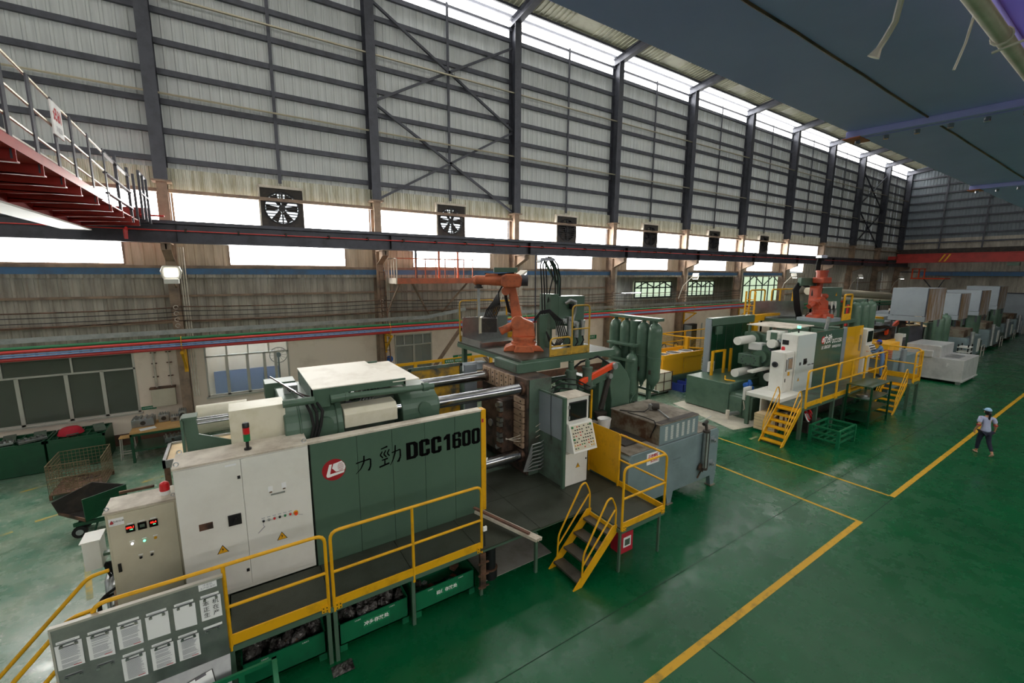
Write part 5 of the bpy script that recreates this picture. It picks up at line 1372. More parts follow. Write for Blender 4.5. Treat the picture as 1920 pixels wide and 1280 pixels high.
# heavy condensed block lettering, drawn as bevelled bars
def block(g, ch, x, y, z, w, h, t_):
    B = lambda a, b_, c, d: g.bx(x + a * w, x + b_ * w, y - .004, y, z + c * h, z + d * h)
    tv = t_ / h; th = t_ / w
    if ch in 'D0O':
        o = [(.12 if ch != 'D' else 0, 0), (.78, 0), (1, .12), (1, .88), (.78, 1), (.22 if ch != 'D' else 0, 1), (0, .88), (0, .12)] if ch != 'D' else [(0, 0), (.75, 0), (1, .14), (1, .86), (.75, 1), (0, 1)]
        if ch != 'D': o = [(.22, 0), (.78, 0), (1, .1), (1, .9), (.78, 1), (.22, 1), (0, .9), (0, .1)]
        i = [(.5 + (a - .5) * .26, .5 + (b_ - .5) * .68) for a, b_ in o]
        n = len(o)
        for k in range(n):
            k2 = (k + 1) % n
            g.add([(x + p[0] * w, y - .004, z + p[1] * h) for p in (o[k], o[k2], i[k2], i[k])], [(0, 1, 2, 3)])
    elif ch == 'C':
        B(0, .4, .1, .9); B(.2, .8, 0, .16); B(.2, .8, .84, 1); B(.6, 1, .62, .9); B(.64, 1, .1, .38)
        g.add([(x + a * w, y - .004, z + b_ * h) for a, b_ in ((0, .1), (.22, 0), (.36, .1))], [(0, 1, 2)]); g.add([(x + a * w, y - .004, z + b_ * h) for a, b_ in ((0, .9), (.22, 1), (.36, .9))], [(0, 1, 2)])
        g.add([(x + a * w, y - .004, z + b_ * h) for a, b_ in ((1, .1), (.78, 0), (.64, .1))], [(0, 1, 2)]); g.add([(x + a * w, y - .004, z + b_ * h) for a, b_ in ((1, .9), (.78, 1), (.64, .9))], [(0, 1, 2)])
    elif ch == '1':
        B(.4, .82, 0, 1); g.add([(x + a * w, y - .004, z + b_ * h) for a, b_ in ((.4, 1), (.05, .82), (.05, .66), (.4, .72))], [(0, 1, 2, 3)])
    elif ch == '6':
        B(0, .36, .08, .92); B(.16, .84, 0, .15); B(.16, .84, .87, 1); B(.64, 1, .08, .52); B(.16, .84, .46, .6); B(.64, 1, .66, .92)
g = G(); X = 2.63
for ch, w, dx in (('D', .24, .265), ('C', .225, .255), ('C', .225, .265), ('1', .19, .205), ('6', .205, .225), ('0', .205, .225), ('0', .205, .2)):
    block(g, ch, X, 7.798, 2.6, w, .35, .08); X += dx
P('lettering', 'letter_black', g, m1)
g = G(); g.bx(4.32, 4.36, 7.785, 7.79, 3.05, 3.13); P('red_tag', 'cuff_red', g, m1)
g = G(); g.cb((4.44, 7.8, 2.18), (.04, .02, .07), 0, 0, .3); P('paper_tag', 'paper', g, m1)
# rear sliding door, yellow under grime
rd = T('rear_safety_door', 'grimy yellow sliding door behind the tie bars', 'door', (4.8, 11.2, 1))
g = G(); g.bx(3.9, 5.55, 11.2, 11.24, .95, 3.6); P('panel', 'yellow_dirty', g, rd)
g = G(); g.bx(3.9, 5.55, 11.16, 11.2, 3.55, 3.64); g.bx(3.9, 3.98, 11.16, 11.2, .95, 3.6); g.bx(5.47, 5.55, 11.16, 11.2, .95, 3.6); P('frame', 'green_dirty', g, rd)
g = G(); g.bx(4.7, 4.73, 11.17, 11.2, .95, 2.6); P('stiffener', 'green_dirty', g, rd)
g = G(); g.bx(5.6, 6.0, 11.1, 11.2, .95, 3.55); P('post', 'hood_grey', g, rd)
g = G(); g.bx(5.2, 6.9, 11.3, 12.4, 3.3, 3.34); P('shelf_plate', 'hood_grey', g, rd)
# injection end behind the platen
inj = T('injection_unit', 'dark green injection end of the first machine with two pump motors on top', 'machine', (8, 9.8, 0))
g = G(); g.bx(6.9, 9.3, 9.1, 10.7, .95, 1.6); P('frame', 'green_dirty', g, inj, .02)
g = G(); g.bx(6.9, 7.3, 9.0, 10.8, 1.6, 3.1); P('end_block', 'green_dirty', g, inj, .02)
g = G(); g.cyl((7.3, 9.8, 2.3), (9.2, 9.8, 2.3), .34, n=24); P('shot_cylinder', 'green_machine', g, inj)
for y in (9.2, 10.4):
    for z in (1.8, 2.9):
        g = G(); g.cyl((7.2, y, z), (9.1, y, z), .09, n=16); P('guide_rod', 'green_machine', g, inj)
g = G(); g.bx(9.0, 9.3, 9.0, 10.6, 1.5, 3.05); P('rear_block', 'green_machine', g, inj, .02)
g = G(); g.bx(7.4, 7.9, 8.9, 9.25, 2.7, 3.1); g.bx(7.55, 7.65, 8.85, 9.3, 3.1, 3.25); P('valve_block', 'green_machine', g, inj, .015)
for x, y in ((7.85, 8.95), (8.5, 9.0)):
    g = G(); g.cyl((x, y, 2.95), (x, y, 3.15), .17, n=18); g.cyl((x, y, 3.15), (x, y, 3.5), .14, n=18); g.cyl((x, y, 3.5), (x, y, 3.56), .16, n=18); P('pump_motor', 'green_dirty', g, inj)
    g = G(); g.cyl((x, y, 3.56), (x, y, 3.75), .07, n=14); g.cyl((x, y, 3.75), (x, y, 3.8), .04, n=10); P('motor_cap', 'green_machine', g, inj)
for k in range(4):
    g = G(); z = 3.2 - .14 * k; g.tube([(7.0, 9.0 - .03 * k, z), (7.4, 8.85, z + .2), (7.9, 8.8, z + .1), (8.5, 8.85, z - .2)], .018, 6); P('hose', 'rubber', g, inj)
g = G(); g.bx(7.6, 7.75, 8.82, 8.86, 2.4, 3.0); g.bx(7.62, 7.7, 8.8, 8.82, 2.7, 2.8); P('yellow_bracket', 'yellow', g, inj)
g = G(); g.bx(8.55, 8.6, 8.85, 8.9, 1.0, 2.9); P('post', 'yellow', g, inj)
g = G(); g.bx(8.2, 9.2, 8.8, 9.0, 1.85, 1.9); P('catch_plate', 'white_dusty', g, inj)
# ladling arm
ld = T('ladle_robot', 'green ladling arm column with a bright orange-red arm cover', 'ladling arm', (9.9, 9.2, 0))
g = G(); g.prism([(9.55, 0), (10.35, 0), (10.35, 2.9), (10.2, 3.2), (9.85, 3.55), (9.6, 3.55), (9.4, 3.1), (9.55, 2.4)], 'y', 9.0, 9.5); P('column', 'green_machine', g, ld, .03)
g = G(); d = V(8.22, 8.92, 3.16); e = V(9.5, 8.92, 3.52)
u = (e - d).normalized(); n_ = V(-u.z, 0, u.x)
pr = []
for k in range(9): a = PI / 2 + PI * k / 8; pr.append(d + (u * math.cos(a) + n_ * math.sin(a)) * .085)
for k in range(9): a = -PI / 2 + PI * k / 8; pr.append(e + (u * math.cos(a) + n_ * math.sin(a)) * .085)
g.prism([(p.x, p.z) for p in pr], 'y', 8.88, 8.98); P('arm_cover', 'orange_red', g, ld, .015)
g = G(); g.beam((8.15, 9.0, 2.98), (9.35, 9.0, 3.22), .1, .2); P('lower_arm', 'green_machine', g, ld, .02)
g = G(); g.cyl((8.7, 8.95, 3.2), (9.3, 8.95, 3.36), .018, n=8); P('link_rod', 'chrome', g, ld)
g = G(); g.cyl((9.48, 8.82, 3.5), (9.48, 9.1, 3.5), .1, n=18); g.cyl((9.3, 8.82, 3.22), (9.3, 9.1, 3.22), .08, n=16); P('pivot', 'galv', g, ld)
g = G(); g.beam((9.42, 8.95, 3.4), (9.05, 8.95, 2.2), .1, .16); P('ladle_link', 'dark_box', g, ld, .02)
g = G(); g.lathe([(.05, 0), (.16, .05), (.19, .25), (.19, .3)], (9.0, 8.9, 1.85), n=18); P('ladle_cup', 'dark_box', g, ld)
g = G(); g.tube([(9.4, 9.0, 3.55), (9.2, 9.3, 3.75), (8.7, 9.5, 3.6), (8.2, 9.4, 3.4)], .03, 8); P('cable', 'rubber', g, ld)
# control console on the platform
cc = T('control_console', 'white operator console with black screen and sloping button panel', 'control console', (6.9, 7.8, 1))
g = G(); g.bx(6.52, 7.26, 7.6, 8.1, 1.0, 3.26); P('body', 'white_paint', g, cc, .012)
g = G(); g.bx(6.53, 7.25, 7.58, 7.6, 1.03, 1.86); P('door', 'white_paint', g, cc, .005)
g = G(); g.bx(6.51, 7.27, 7.56, 8.12, 3.26, 3.28); P('top_plate', 'white_dusty', g, cc)
g = G(); g.bx(6.62, 7.18, 7.575, 7.6, 2.7, 3.16); o = P('screen_frame', 'black', g, cc); g = G(); g.bx(6.65, 7.15, 7.57, 7.575, 2.73, 3.13); P('screen', 'screen', g, o)
for z in (2.78, 3.05):
    g = G(); g.bx(6.6, 6.63, 7.56, 7.6, z - .04, z + .04); P('hinge', 'galv', g, cc)
pp0, pp1, pp2 = (7.6, 2.66), (7.5, 2.64), (7.28, 1.98)
g = G(); g.prism([pp0, pp1, pp2, (7.6, 1.92)], 'x', 6.54, 7.3); P('button_housing', 'white_paint', g, cc, .01)
nv = V(0, -(2.64 - 1.98), -(7.5 - 7.28)).normalized(); nv = V(0, -.949, .316); dn = V(0, 7.28 - 7.5, 1.98 - 2.64).normalized()
def bp_(u, v, off=0): return V(6.58 + .68 * u, 7.5, 2.64) + dn * (.04 + .6 * v) + nv * off
g = G(); g.add([bp_(0, 0, .004), bp_(1, 0, .004), bp_(1, 1, .004), bp_(0, 1, .004)], [(0, 1, 2, 3)]); bpn = P('button_panel', 'beige_paint', g, cc)
rr = random.Random(9)
for j in range(8):
    for i in range(9):
        if rr.random() < .16: continue
        m_ = 'black'
        if j >= 6 and rr.random() < .55: m_ = rr.choice(('yellow', 'green_lens', 'led_green', 'white', 'orange_red'))
        elif rr.random() < .08: m_ = 'red_small'
        c = bp_((i + .6) / 9.4, (j + .6) / 8.4, .004); g = G(); r = .015 if (i, j) not in ((0, 0), (8, 0), (0, 4)) else .03
        g.cyl(c, c + nv * .022, r, r * .85, n=10); P('button', m_ if r < .02 else 'green_lens', g, bpn)
hazard(cc, 6.94, 7.58, 1.5, .07)
for x, z in ((7.2, 1.62), (7.2, 1.95)):
    g = G(); g.bx(x - .015, x + .015, 7.565, 7.58, z - .02, z + .02); P('latch', 'black', g, cc)
sg = T('splash_guard', 'grey splash guard screen with green edge left of the control console', 'guard screen', (6.5, 8.2, 1))
for a, b_ in ((1.02, 2.2), (2.21, 3.26)):
    g = G(); g.bx(6.47, 6.49, 7.62, 8.6, a, b_); P('sheet', 'hood_grey' if a > 2 else 'green_dirty', g, sg)
g = G(); g.bx(6.44, 6.52, 7.56, 7.64, 1.0, 3.3); P('edge_post', 'green_machine', g, sg)
g = G(); g.bx(6.45, 6.51, 7.6, 8.62, 3.26, 3.3); P('top_rail', 'green_dirty', g, sg)
g = G(); g.tube([(6.46, 8.1, 3.35), (6.46, 8.1, 2.6), (6.45, 8.05, 2.1)], .006, 4); P('cord', 'rubber', g, sg)
# ------------------------------------------------------------------ robot deck on the platen
dk = T('robot_deck', 'green steel deck on top of the first machine carrying the robot', 'platform', (7.5, 10.5, 3.6))
g = G(); g.bx(6.45, 8.85, 9.35, 13.3, 3.84, 3.9); P('deck_plate', 'checker', g, dk)
g = G(); g.bx(6.43, 9.95, 9.33, 9.4, 3.72, 3.9); g.bx(6.43, 6.5, 9.35, 13.3, 3.72, 3.84); P('edge_beam', 'green_machine', g, dk)
g = G(); g.bx(8.86, 9.95, 9.4, 11.3, 3.84, 3.9); P('deck_plate', 'checker', g, dk)
g = G(); g.bx(6.25, 7.7, 9.25, 10.5, 3.58, 3.84); P('pedestal_box', 'green_machine', g, dk, .015)
g = G(); g.bx(6.24, 6.25, 9.35, 10.4, 3.62, 3.8); P('pedestal_plate', 'green_dirty', g, dk)
for x, y in ((6.6, 13.1), (8.7, 13.1), (9.8, 11.2)):
    g = G(); g.bx(x - .07, x + .07, y - .07, y + .07, 0, 3.84); P('leg', 'green_machine', g, dk)
def rail3(name, label, x0, x1, y, z0, z1, mids, m='yellow_dirty2', toe=.35):
    return railing(name, label, x0, x1, y, z0, z1, mids, (z0, z0 + toe), .025, m)
M['yellow_dirty2'] = mat('yellow_grimy', '#c59a2c', .5, 0, '#8f7a3a', 3, .45, .7)
rail3('deck_railing', 'tall yellow railing in front of the hydraulic cabinet on the robot deck', 8.25, 8.92, 9.42, 3.9, 5.32, (), toe=.22)
rail3('deck_railing', 'low yellow railing right of the robot base on the robot deck', 7.45, 8.22, 9.42, 3.9, 4.42, (), toe=.2)
railing('deck_railing', 'bright yellow railing behind the robot shoulder on the deck', 7.95, 8.8, 13.22, 3.9, 5.25, (8.4,), (3.9, 4.1), .03)
rail3('deck_railing', 'dull yellow railing at the left rear edge of the robot deck', 6.5, 7.85, 13.22, 3.9, 5.3, (7.2,), toe=.2)
tr = T('casting_chute', 'grey sheet steel chute with upright back beside the robot', 'chute', (7.3, 12.5, 3.9))
g = G(); g.bx(6.5, 8.3, 11.75, 13.0, 3.9, 3.95); g.bx(6.5, 8.3, 11.72, 11.76, 3.9, 4.05); P('tray', 'galv_plate', g, tr)
g = G(); g.bx(6.5, 8.3, 13.0, 13.03, 3.9, 4.75); P('back_sheet', 'galv_plate', g, tr)
g = G(); g.bx(6.47, 6.5, 11.75, 13.03, 3.9, 4.1); P('side_sheet', 'galv_plate', g, tr)
# hydraulic cabinet with hose gantry
hc = T('hydraulic_cabinet', 'green hydraulic cabinet with valves and filters on the robot deck', 'cabinet', (9, 10.7, 3.9))
g = G(); g.bx(8.3, 8.6, 10.5, 11.1, 4.5, 5.6); g.bx(8.6, 9.7, 10.5, 11.1, 4.6, 5.52); P('body', 'green_machine', g, hc, .015)
for a, b_, z in ((9.3, 9.75, 4.6), (8.32, 8.4, 4.5)):
    g = G(); g.bx(a, b_, 10.55, 11.1, 3.9, z); P('stand', 'green_machine', g, hc)
hazard(hc, 9.3, 10.5, 5.3, .08)
g = G(); g.bx(8.5, 8.8, 10.3, 10.5, 4.3, 4.6); P('valve_box', 'white_paint', g, hc, .01)
for x, z in ((8.95, 4.25), (9.25, 4.2), (9.5, 4.25)):
    g = G(); g.cyl((x, 10.35, z), (x, 10.35, z + .45), .07, n=14); g.cyl((x, 10.35, z + .4), (x, 10.35, z + .5), .085, n=14); P('filter', 'galv', g, hc)
    g = G(); g.tube([(x, 10.35, z), (x + .02, 10.3, z - .15), (x - .05, 10.35, 3.92)], .025, 6); P('hose', 'rubber', g, hc)
for x, z in ((8.75, 4.75), (9.0, 4.8), (9.1, 5.2), (9.2, 4.65)):
    g = G(); g.cb((x, 10.42, z), (.16, .16, .16)); g.cyl((x, 10.3, z), (x, 10.5, z), .05, n=10); P('valve', 'galv' if z < 4.9 else 'black', g, hc, .01)
g = G(); g.tube([(8.85, 10.45, 5.3), (8.95, 10.35, 5.4), (9.15, 10.35, 5.35), (9.2, 10.4, 5.0), (9.1, 10.4, 4.7)], .05, 8); P('pipe_bend', 'galv', g, hc)
gt_ = T('hose_gantry', 'tall green hose gantry with black hoses looping over it', 'gantry', (8.5, 10.8, 3.9))
g = G(); g.beam((8.85, 10.8, 5.5), (8.8, 10.8, 6.2), .08, .12); g.beam((8.8, 10.8, 6.2), (8.45, 10.8, 6.72), .08, .1); g.beam((8.8, 10.85, 5.9), (8.3, 10.85, 6.6), .05, .06); P('post', 'green_machine', g, gt_)
g = G(); g.bx(8.05, 8.6, 10.72, 10.9, 6.62, 6.7); g.cyl((8.2, 10.7, 6.66), (8.2, 10.9, 6.66), .05, n=10); g.cyl((8.05, 10.7, 6.6), (8.05, 10.9, 6.6), .04, n=10); P('guide_head', 'galv', g, gt_)
g = G(); g.tube(rounded([(7.93, 10.8, 3.95), (7.9, 10.8, 6.8), (8.2, 10.8, 6.8)], .08), .022, 6); P('riser_pipe', 'steel_dark', g, gt_)
for k in range(3):
    g = G(); x = 8.06 + .1 * k; g.tube([(x + .1, 10.75, 4.9), (x + .06, 10.75, 5.8), (x, 10.75, 6.5), (x + .1, 10.75, 6.68 + .03 * k), (x + .28, 10.75, 6.7), (x + .48, 10.75, 6.5), (x + .6, 10.75, 6.05), (x + .56, 10.7, 5.4), (x + .53, 10.52, 4.95 - .05 * k)], .022, 8); P('hose', 'rubber', g, gt_)
g = G(); g.tube([(8.45, 10.75, 6.5), (8.55, 10.75, 6.1), (8.4, 10.7, 5.7), (8.25, 10.6, 5.35)], .022, 6); P('hose', 'rubber', g, gt_)
hb = T('hose_post', 'green post with a thick bundle of drooping black hoses beside the robot', 'hose post', (8.0, 10.3, 3.9))
g = G(); g.prism([(7.75, 3.9), (7.9, 3.9), (8.05, 5.0), (7.7, 5.0)], 'y', 10.3, 10.45); P('post', 'green_machine', g, hb, .01)
for k in range(5):
    g = G(); s = .13 * k; g.tube([(7.6, 10.4, 4.8 + .02 * k), (7.75, 10.3, 5.05 + .015 * k), (8.0, 10.2, 5.08 + .02 * k), (8.22 + s * .5, 10.15, 4.8), (8.32 + s * .6, 10.1, 4.35), (8.15 + s * .4, 10.1, 4.05 - .0 * k), (7.98 + s * .3, 10.15, 4.2 - .03 * k), (7.9, 10.2, 4.5)], .018, 7); P('hose', 'rubber', g, hb)
# ------------------------------------------------------------------ orange industrial robot
def robot(loc, rz, label, orange='orange_robot', pose=1):
    t = T('industrial_robot', label, 'robot', (0, 0, 0))
    g = G()
    g.prism([(-.62, .0), (.62, .0), (.55, .12), (.35, .2), (-.3, .2), (-.5, .14)], 'y', -.3, .3); g.prism([(-.3, .0), (.3, 0), (.24, .2), (-.24, .2)], 'y', -.52, .52); P('base', orange, g, t, .02)
    for x in (-.45, -.15, .15, .45):
        g = G(); g.beam((x, -.45, .02), (x * .8, -.3, .19), .03, .1); P('base_rib', 'rusty', g, t)
    g = G(); g.cyl((0, 0, .2), (0, 0, .27), .38, n=28); g.cyl((0, 0, .27), (0, 0, .36), .33, n=28); g.cyl((0, 0, .36), (0, 0, .42), .37, n=28); P('slew_ring', orange, g, t)
    g = G(); g.prism([(-.36, .4), (.36, .4), (.34, .62), (.42, .8), (.3, .98), (.02, .98), (-.3, .85)], 'y', -.2, .16); P('turret', orange, g, t, .05)
    g = G(); g.cyl((-.2, -.1, .4), (-.2, -.1, .8), .12, n=16); P('turret_motor', 'rusty', g, t)
    g = G(); g.cyl((.18, -.34, .86), (.18, .2, .86), .2, n=24); g.cyl((.18, -.37, .86), (.18, -.34, .86), .14, n=20); P('shoulder', orange, g, t)
    g = G(); g.cyl((.3, -.1, .76), (.68, -.1, .58), .12, n=18); g.cyl((.66, -.1, .59), (.72, -.1, .56), .13, n=18); P('shoulder_motor', orange, g, t)
    if pose:
        sh, el = V(.18, -.22, .86), V(.36, -.22, 1.9)
    else: sh, el = V(.1, -.22, .86), V(-.05, -.22, 1.75)
    g = G(); d = (el - sh).normalized(); nn = V(-d.z, 0, d.x)
    w0, w1 = .17, .12
    pr = [sh + nn * w0, sh - nn * w0, el - nn * w1, el + nn * w1]; pr = [sh - d * .12 + nn * .1, sh - d * .12 - nn * .1] + [pr[1], pr[2]] + [el + d * .1 - nn * .06, el + d * .1 + nn * .06] + [pr[3], pr[0]]
    g.prism([(p.x, p.z) for p in pr], 'y', -.3, -.12); P('lower_arm', orange, g, t, .03)
    g = G(); c = sh.lerp(el, .55); g.prism([(c.x + nn.x * .03 * a + d.x * .08 * b_, c.z + nn.z * .03 * a + d.z * .08 * b_) for a, b_ in ((-1, -.7), (0, -1), (1, -.7), (1, .7), (0, 1), (-1, .7))], 'y', -.305, -.295); P('arm_slot', 'black', g, t)
    g = G(); g.tube([sh + V(-.1, -.16, .1), sh.lerp(el, .3) + V(.22, -.1, 0), sh.lerp(el, .7) + V(.25, -.12, 0), el + V(.2, -.1, -.1)], .05, 8); P('hose', 'rubber', g, t)
    f = V(1, 0, 0) if pose else V(-.2, 0, -1)
    if pose:
        g = G(); g.prism([(.1, 1.92), (.62, 1.9), (.7, 2.0), (.7, 2.25), (.55, 2.32), (.15, 2.32), (.05, 2.2)], 'y', -.34, .14); P('elbow_housing', orange, g, t, .05)
        g = G(); g.cyl((.2, -.42, 2.1), (.2, -.34, 2.1), .2, n=24); P('elbow_disc', 'dark_box', g, t)
        g = G(); g.cyl((-.12, -.1, 2.12), (.08, -.1, 2.12), .17, n=20); P('motor', 'steel_dark', g, t)
        g = G(); g.lathe([(.17, 0), (.16, .3), (.14, .55), (.15, .7), (.15, .85), (.1, .92)], (.62, -.1, 2.12), (1, 0, 0), 18); P('forearm', orange, g, t)
        g = G(); g.prism([(.75, 2.2), (1.2, 2.22), (1.15, 2.32), (.8, 2.32)], 'y', -.2, 0); P('forearm_cover', orange, g, t, .02)
        g = G(); g.cyl((.55, -.3, 1.8), (.55, -.02, 1.8), .13, n=18); g.cyl((.55, -.33, 1.8), (.55, -.3, 1.8), .09, n=16); P('wrist_motor', orange, g, t)
        g = G(); text(g, 'ABB', .12, (.42, -.345, 2.14), (-1, 0, 0), (0, 0, 1), 1, .004); text(g, 'ABB', .08, (1.0, -.26, 2.12), (-1, 0, 0), (0, 0, 1), 1, .003); P('lettering', 'dark_box', g, t)
        g = G(); g.cyl((1.38, -.1, 2.05), (1.38, -.1, 1.93), .1, n=16); g.cyl((1.38, -.1, 1.93), (1.38, -.1, 1.88), .13, n=16); P('wrist', 'dark_box', g, t)
        g = G(); g.bx(1.34, 1.42, -.14, -.06, 1.0, 1.9); P('tool_column', 'galv', g, t)
        g = G(); g.bx(1.28, 1.34, -.36, .14, .52, 1.0); P('spray_plate', 'beige_paint', g, t, .005)
        g = G(); g.bx(.82, 1.28, -.36, .14, .56, .98); P('spray_head', 'dark_box', g, t)
        g = G()
        for i in range(7):
            for j in range(6): g.cyl((.86 + .066 * i, -.4, .6 + .066 * j), (.86 + .066 * i, -.36, .6 + .066 * j), .014, n=6)
        P('nozzle', 'black', g, t, kind='stuff')
        g = G()
        for i in range(7): g.cyl((1.36, -.34 + .07 * i, .5), (1.36, -.34 + .07 * i, 1.02), .012, n=5)
        P('hose_barb', 'beige_paint', g, t)
        for k in range(8):
            g = G(); y = -.3 + .05 * k; g.tube([(1.22 - .05 * k, y, .98), (1.15 - .06 * k, y - .05, 1.2 + .02 * k), (.95 - .03 * k, y, 1.45), (.78, y * .5 - .1, 1.75), (.66, -.15, 1.95)], .022, 6); P('hose', 'rubber', g, t)
        g = G(); g.bx(.2, .9, -.3, .1, 2.36, 2.5); P('valve_box', 'green_tank', g, t, .01)
        g = G(); g.bx(.9, .92, -.3, .1, 2.36, 2.5); P('box_end', 'white_paint', g, t)
        g = G(); g.tube([(.3, -.2, 2.34), (.8, -.25, 2.3), (1.2, -.2, 2.33)], .02, 6); P('cable', 'dark_box', g, t)
    else:
        g = G(); g.bx(-.3, .3, -.4, .2, 1.75, 2.05); P('elbow_housing', orange, g, t, .05)
        g = G(); g.cyl((.05, -.1, 1.9), (.05, -.1, 2.35), .25, n=20); g.cyl((.05, -.1, 2.3), (.05, -.1, 2.4), .28, n=20); P('forearm', orange, g, t)
        g = G(); g.bx(-.1, 1.05, -.6, -.4, 1.62, 2.02); P('valve_box', 'green_tank', g, t, .01)
        hazard(t, .45, -.6, 1.82, .1)
        g = G(); g.bx(.1, .3, -.5, .0, .6, 1.6); P('counter_arm', orange, g, t, .04)
        g = G(); g.cyl((-.3, -.35, 1.1), (-.75, -.35, 1.05), .14, n=18); P('wrist_motor', orange, g, t)
        for k in range(6):
            g = G(); s = .07 * k; g.tube([(.3 + .05 * k, -.5, 1.55), (.75 + s, -.55, 1.75), (1.0 + s, -.55, 1.4), (.95 + s, -.5, .9), (.7 + s, -.6, .4), (.3 + s, -.8, .1), (.0 + s, -.95, -.4)], .035, 7); P('hose', 'rubber', g, t)
        for k in range(4):
            g = G(); s = .08 * k; g.tube([(.0 + s, -.3, 2.4), (.05 + s, -.25, 2.8), (.12 + s * .6, -.2, 3.1), (.05 + s * .5, -.1, 2.9)], .035, 7); P('hose', 'rubber', g, t)
        g = G(); g.bx(-.05, .35, -.3, .0, 3.02, 3.16); P('hose_clamp', 'galv', g, t)
    t.location = loc; t.rotation_euler = (0, 0, rz)
    return t
robot((7.45, 10.75, 3.9), math.radians(147), 'orange six axis robot reaching left over the first machine with a spray head')
# ------------------------------------------------------------------ holding furnace
fu = T('holding_furnace', 'long grey green holding furnace with louvred hood and stained top', 'furnace', (9.7, 7.6, 0))
fy0 = 6.74
g = G(); g.prism([(7.85, .5), (7.95, .38), (11.55, .38), (11.68, .5), (11.68, 1.72), (11.58, 1.8), (7.95, 1.8), (7.85, 1.7)], 'y', fy0, 8.7); P('body', 'furnace_grey', g, fu, .01)
for a, b_ in ((7.9, 9.0), (10.72, 11.6)):
    g = G(); g.bx(a, b_, fy0 + .04, 8.65, 1.8, 1.82); P('top_slab', 'furnace_top', g, fu)
for x in (7.95, 9.6, 11.6):
    for y in (6.85, 8.5):
        g = G(); g.prism([(x - .16, .4), (x + .16, .4), (x + .08, .03), (x - .08, .03)], 'y', y - .06, y + .06); P('foot', 'furnace_grey', g, fu)
        g = G(); g.bx(x - .12, x + .12, y - .1, y + .1, 0, .03); P('foot_plate', 'furnace_top', g, fu)
g = G(); g.bx(9.02, 10.68, 6.8, 8.5, 1.8, 2.34); P('hood', 'furnace_burnt', g, fu, .008)
g = G(); g.bx(9.03, 10.67, 6.785, 6.8, 1.82, 2.34); P('hood_front', 'furnace_grey', g, fu)
g = G(); g.bx(9.0, 10.7, 6.78, 8.52, 2.34, 2.37); P('hood_top', 'furnace_top', g, fu, .006)
g = G(); g.bx(9.1, 10.7, 6.8, 7.0, 2.372, 2.378); P('top_seam', 'dark_box', g, fu)
for i in range(6):
    for j in range(11):
        x, z = 9.24 + .235 * i, 1.9 + .036 * j; g = G(); g.bx(x, x + .1, 6.775, 6.785, z, z + .014); P('louvre', 'white_paint', g, fu)
g = G(); g.bx(8.2, 9.0, 7.2, 8.3, 1.82, 1.86); P('ladle_well', 'dark_box', g, fu)
g = G(); g.tube(arc((8.45, 7.5, 1.88), .25, .3, 2.6, (1, 0, 0), (0, 1, 0), 8), .03, 6); P('red_hose', 'cuff_red', g, fu)
g = G(); text(g, '节能铝液保温炉', .05, (9.75, fy0 - .004, 1.3)); text(g, '―――――――', .04, (9.72, fy0 - .004, 1.2)); text(g, '――――――', .04, (9.7, fy0 - .004, 1.12)); P('lettering', 'steel_dark', g, fu)
for z in (1.5, .78):
    g = G(); g.bx(11.25, 11.45, fy0 - .01, fy0, z - .11, z + .11); o = P('adjuster_plate', 'hood_grey', g, fu)
    g = G(); g.cyl((11.35, fy0 - .01, z), (11.35, fy0 - .14, z), .035, n=12); g.cyl((11.35, fy0 - .08, z), (11.35, fy0 - .11, z), .06, n=12); P('adjuster', 'galv', g, o)
g = G(); g.cyl((10.9, fy0 - .09, .78), (10.9, fy0 - .09, 1.86), .075, n=18); P('lift_cylinder', 'galv', g, fu)
g = G(); g.cyl((10.9, fy0 - .09, .74), (10.9, fy0 - .09, .8), .1, n=18); g.cyl((10.9, fy0 - .09, 1.84), (10.9, fy0 - .09, 1.9), .1, n=18); g.cyl((10.9, fy0 - .09, 1.9), (10.9, fy0 - .05, 2.12), .04, n=10); g.cyl((10.75, fy0 - .08, 2.1), (10.95, fy0 - .05, 2.14), .05, n=10); P('cylinder_cap', 'dark_box', g, fu)
for a in (-1, 0, 1):
    g = G(); g.cyl((10.9 + .07 * a, fy0 - .15, .78), (10.9 + .07 * a, fy0 - .15, 1.86), .012, n=6); P('tie_rod', 'dark_box', g, fu)
g = G(); g.beam((10.72, fy0 - .05, .85), (10.9, fy0 - .09, .75), .04, .2); g.beam((10.7, fy0 - .04, .5), (10.88, fy0 - .05, .75), .03, .03); P('linkage', 'rusty', g, fu)
g = G(); g.beam((10.85, fy0 + .1, 2.1), (11.3, fy0 + .05, 2.2), .015, .015); P('rod', 'galv', g, fu)
g = G(); g.prism([(10.68, 1.82), (10.82, 1.82), (10.9, 2.3), (10.68, 2.3)], 'y', 8.0, 8.02); P('side_flap', 'furnace_grey', g, fu)
st_ = T('paper_sign', 'white warning sign with red characters on the furnace behind the yellow railing', 'sign', (8.75, 6.7, 1.55))
g = G(); g.bx(8.5, 8.98, 6.724, 6.738, 1.42, 1.72); P('board', 'paper', g, st_)
g = G(); text(g, '正在维修', .1, (8.74, 6.72, 1.635), bold=.003); text(g, '严禁开机', .1, (8.74, 6.72, 1.5), bold=.003); P('lettering', 'ink_red', g, st_)
th = T('thermocouple', 'steel probe with a round head leaning on the furnace hood', 'probe', (9.9, 7.5, 2.4))
g = G(); g.cyl((9.95, 7.62, 2.42), (9.6, 6.95, 2.40), .022, n=8); P('rod', 'galv', g, th)
g = G(); g.cyl((9.85, 7.75, 2.48), (10.0, 7.6, 2.48), .1, n=18); P('head', 'dark_box', g, th)
g = G(); g.bx(9.78, 9.9, 7.68, 7.8, 2.4, 2.55); P('box', 'galv', g, th)
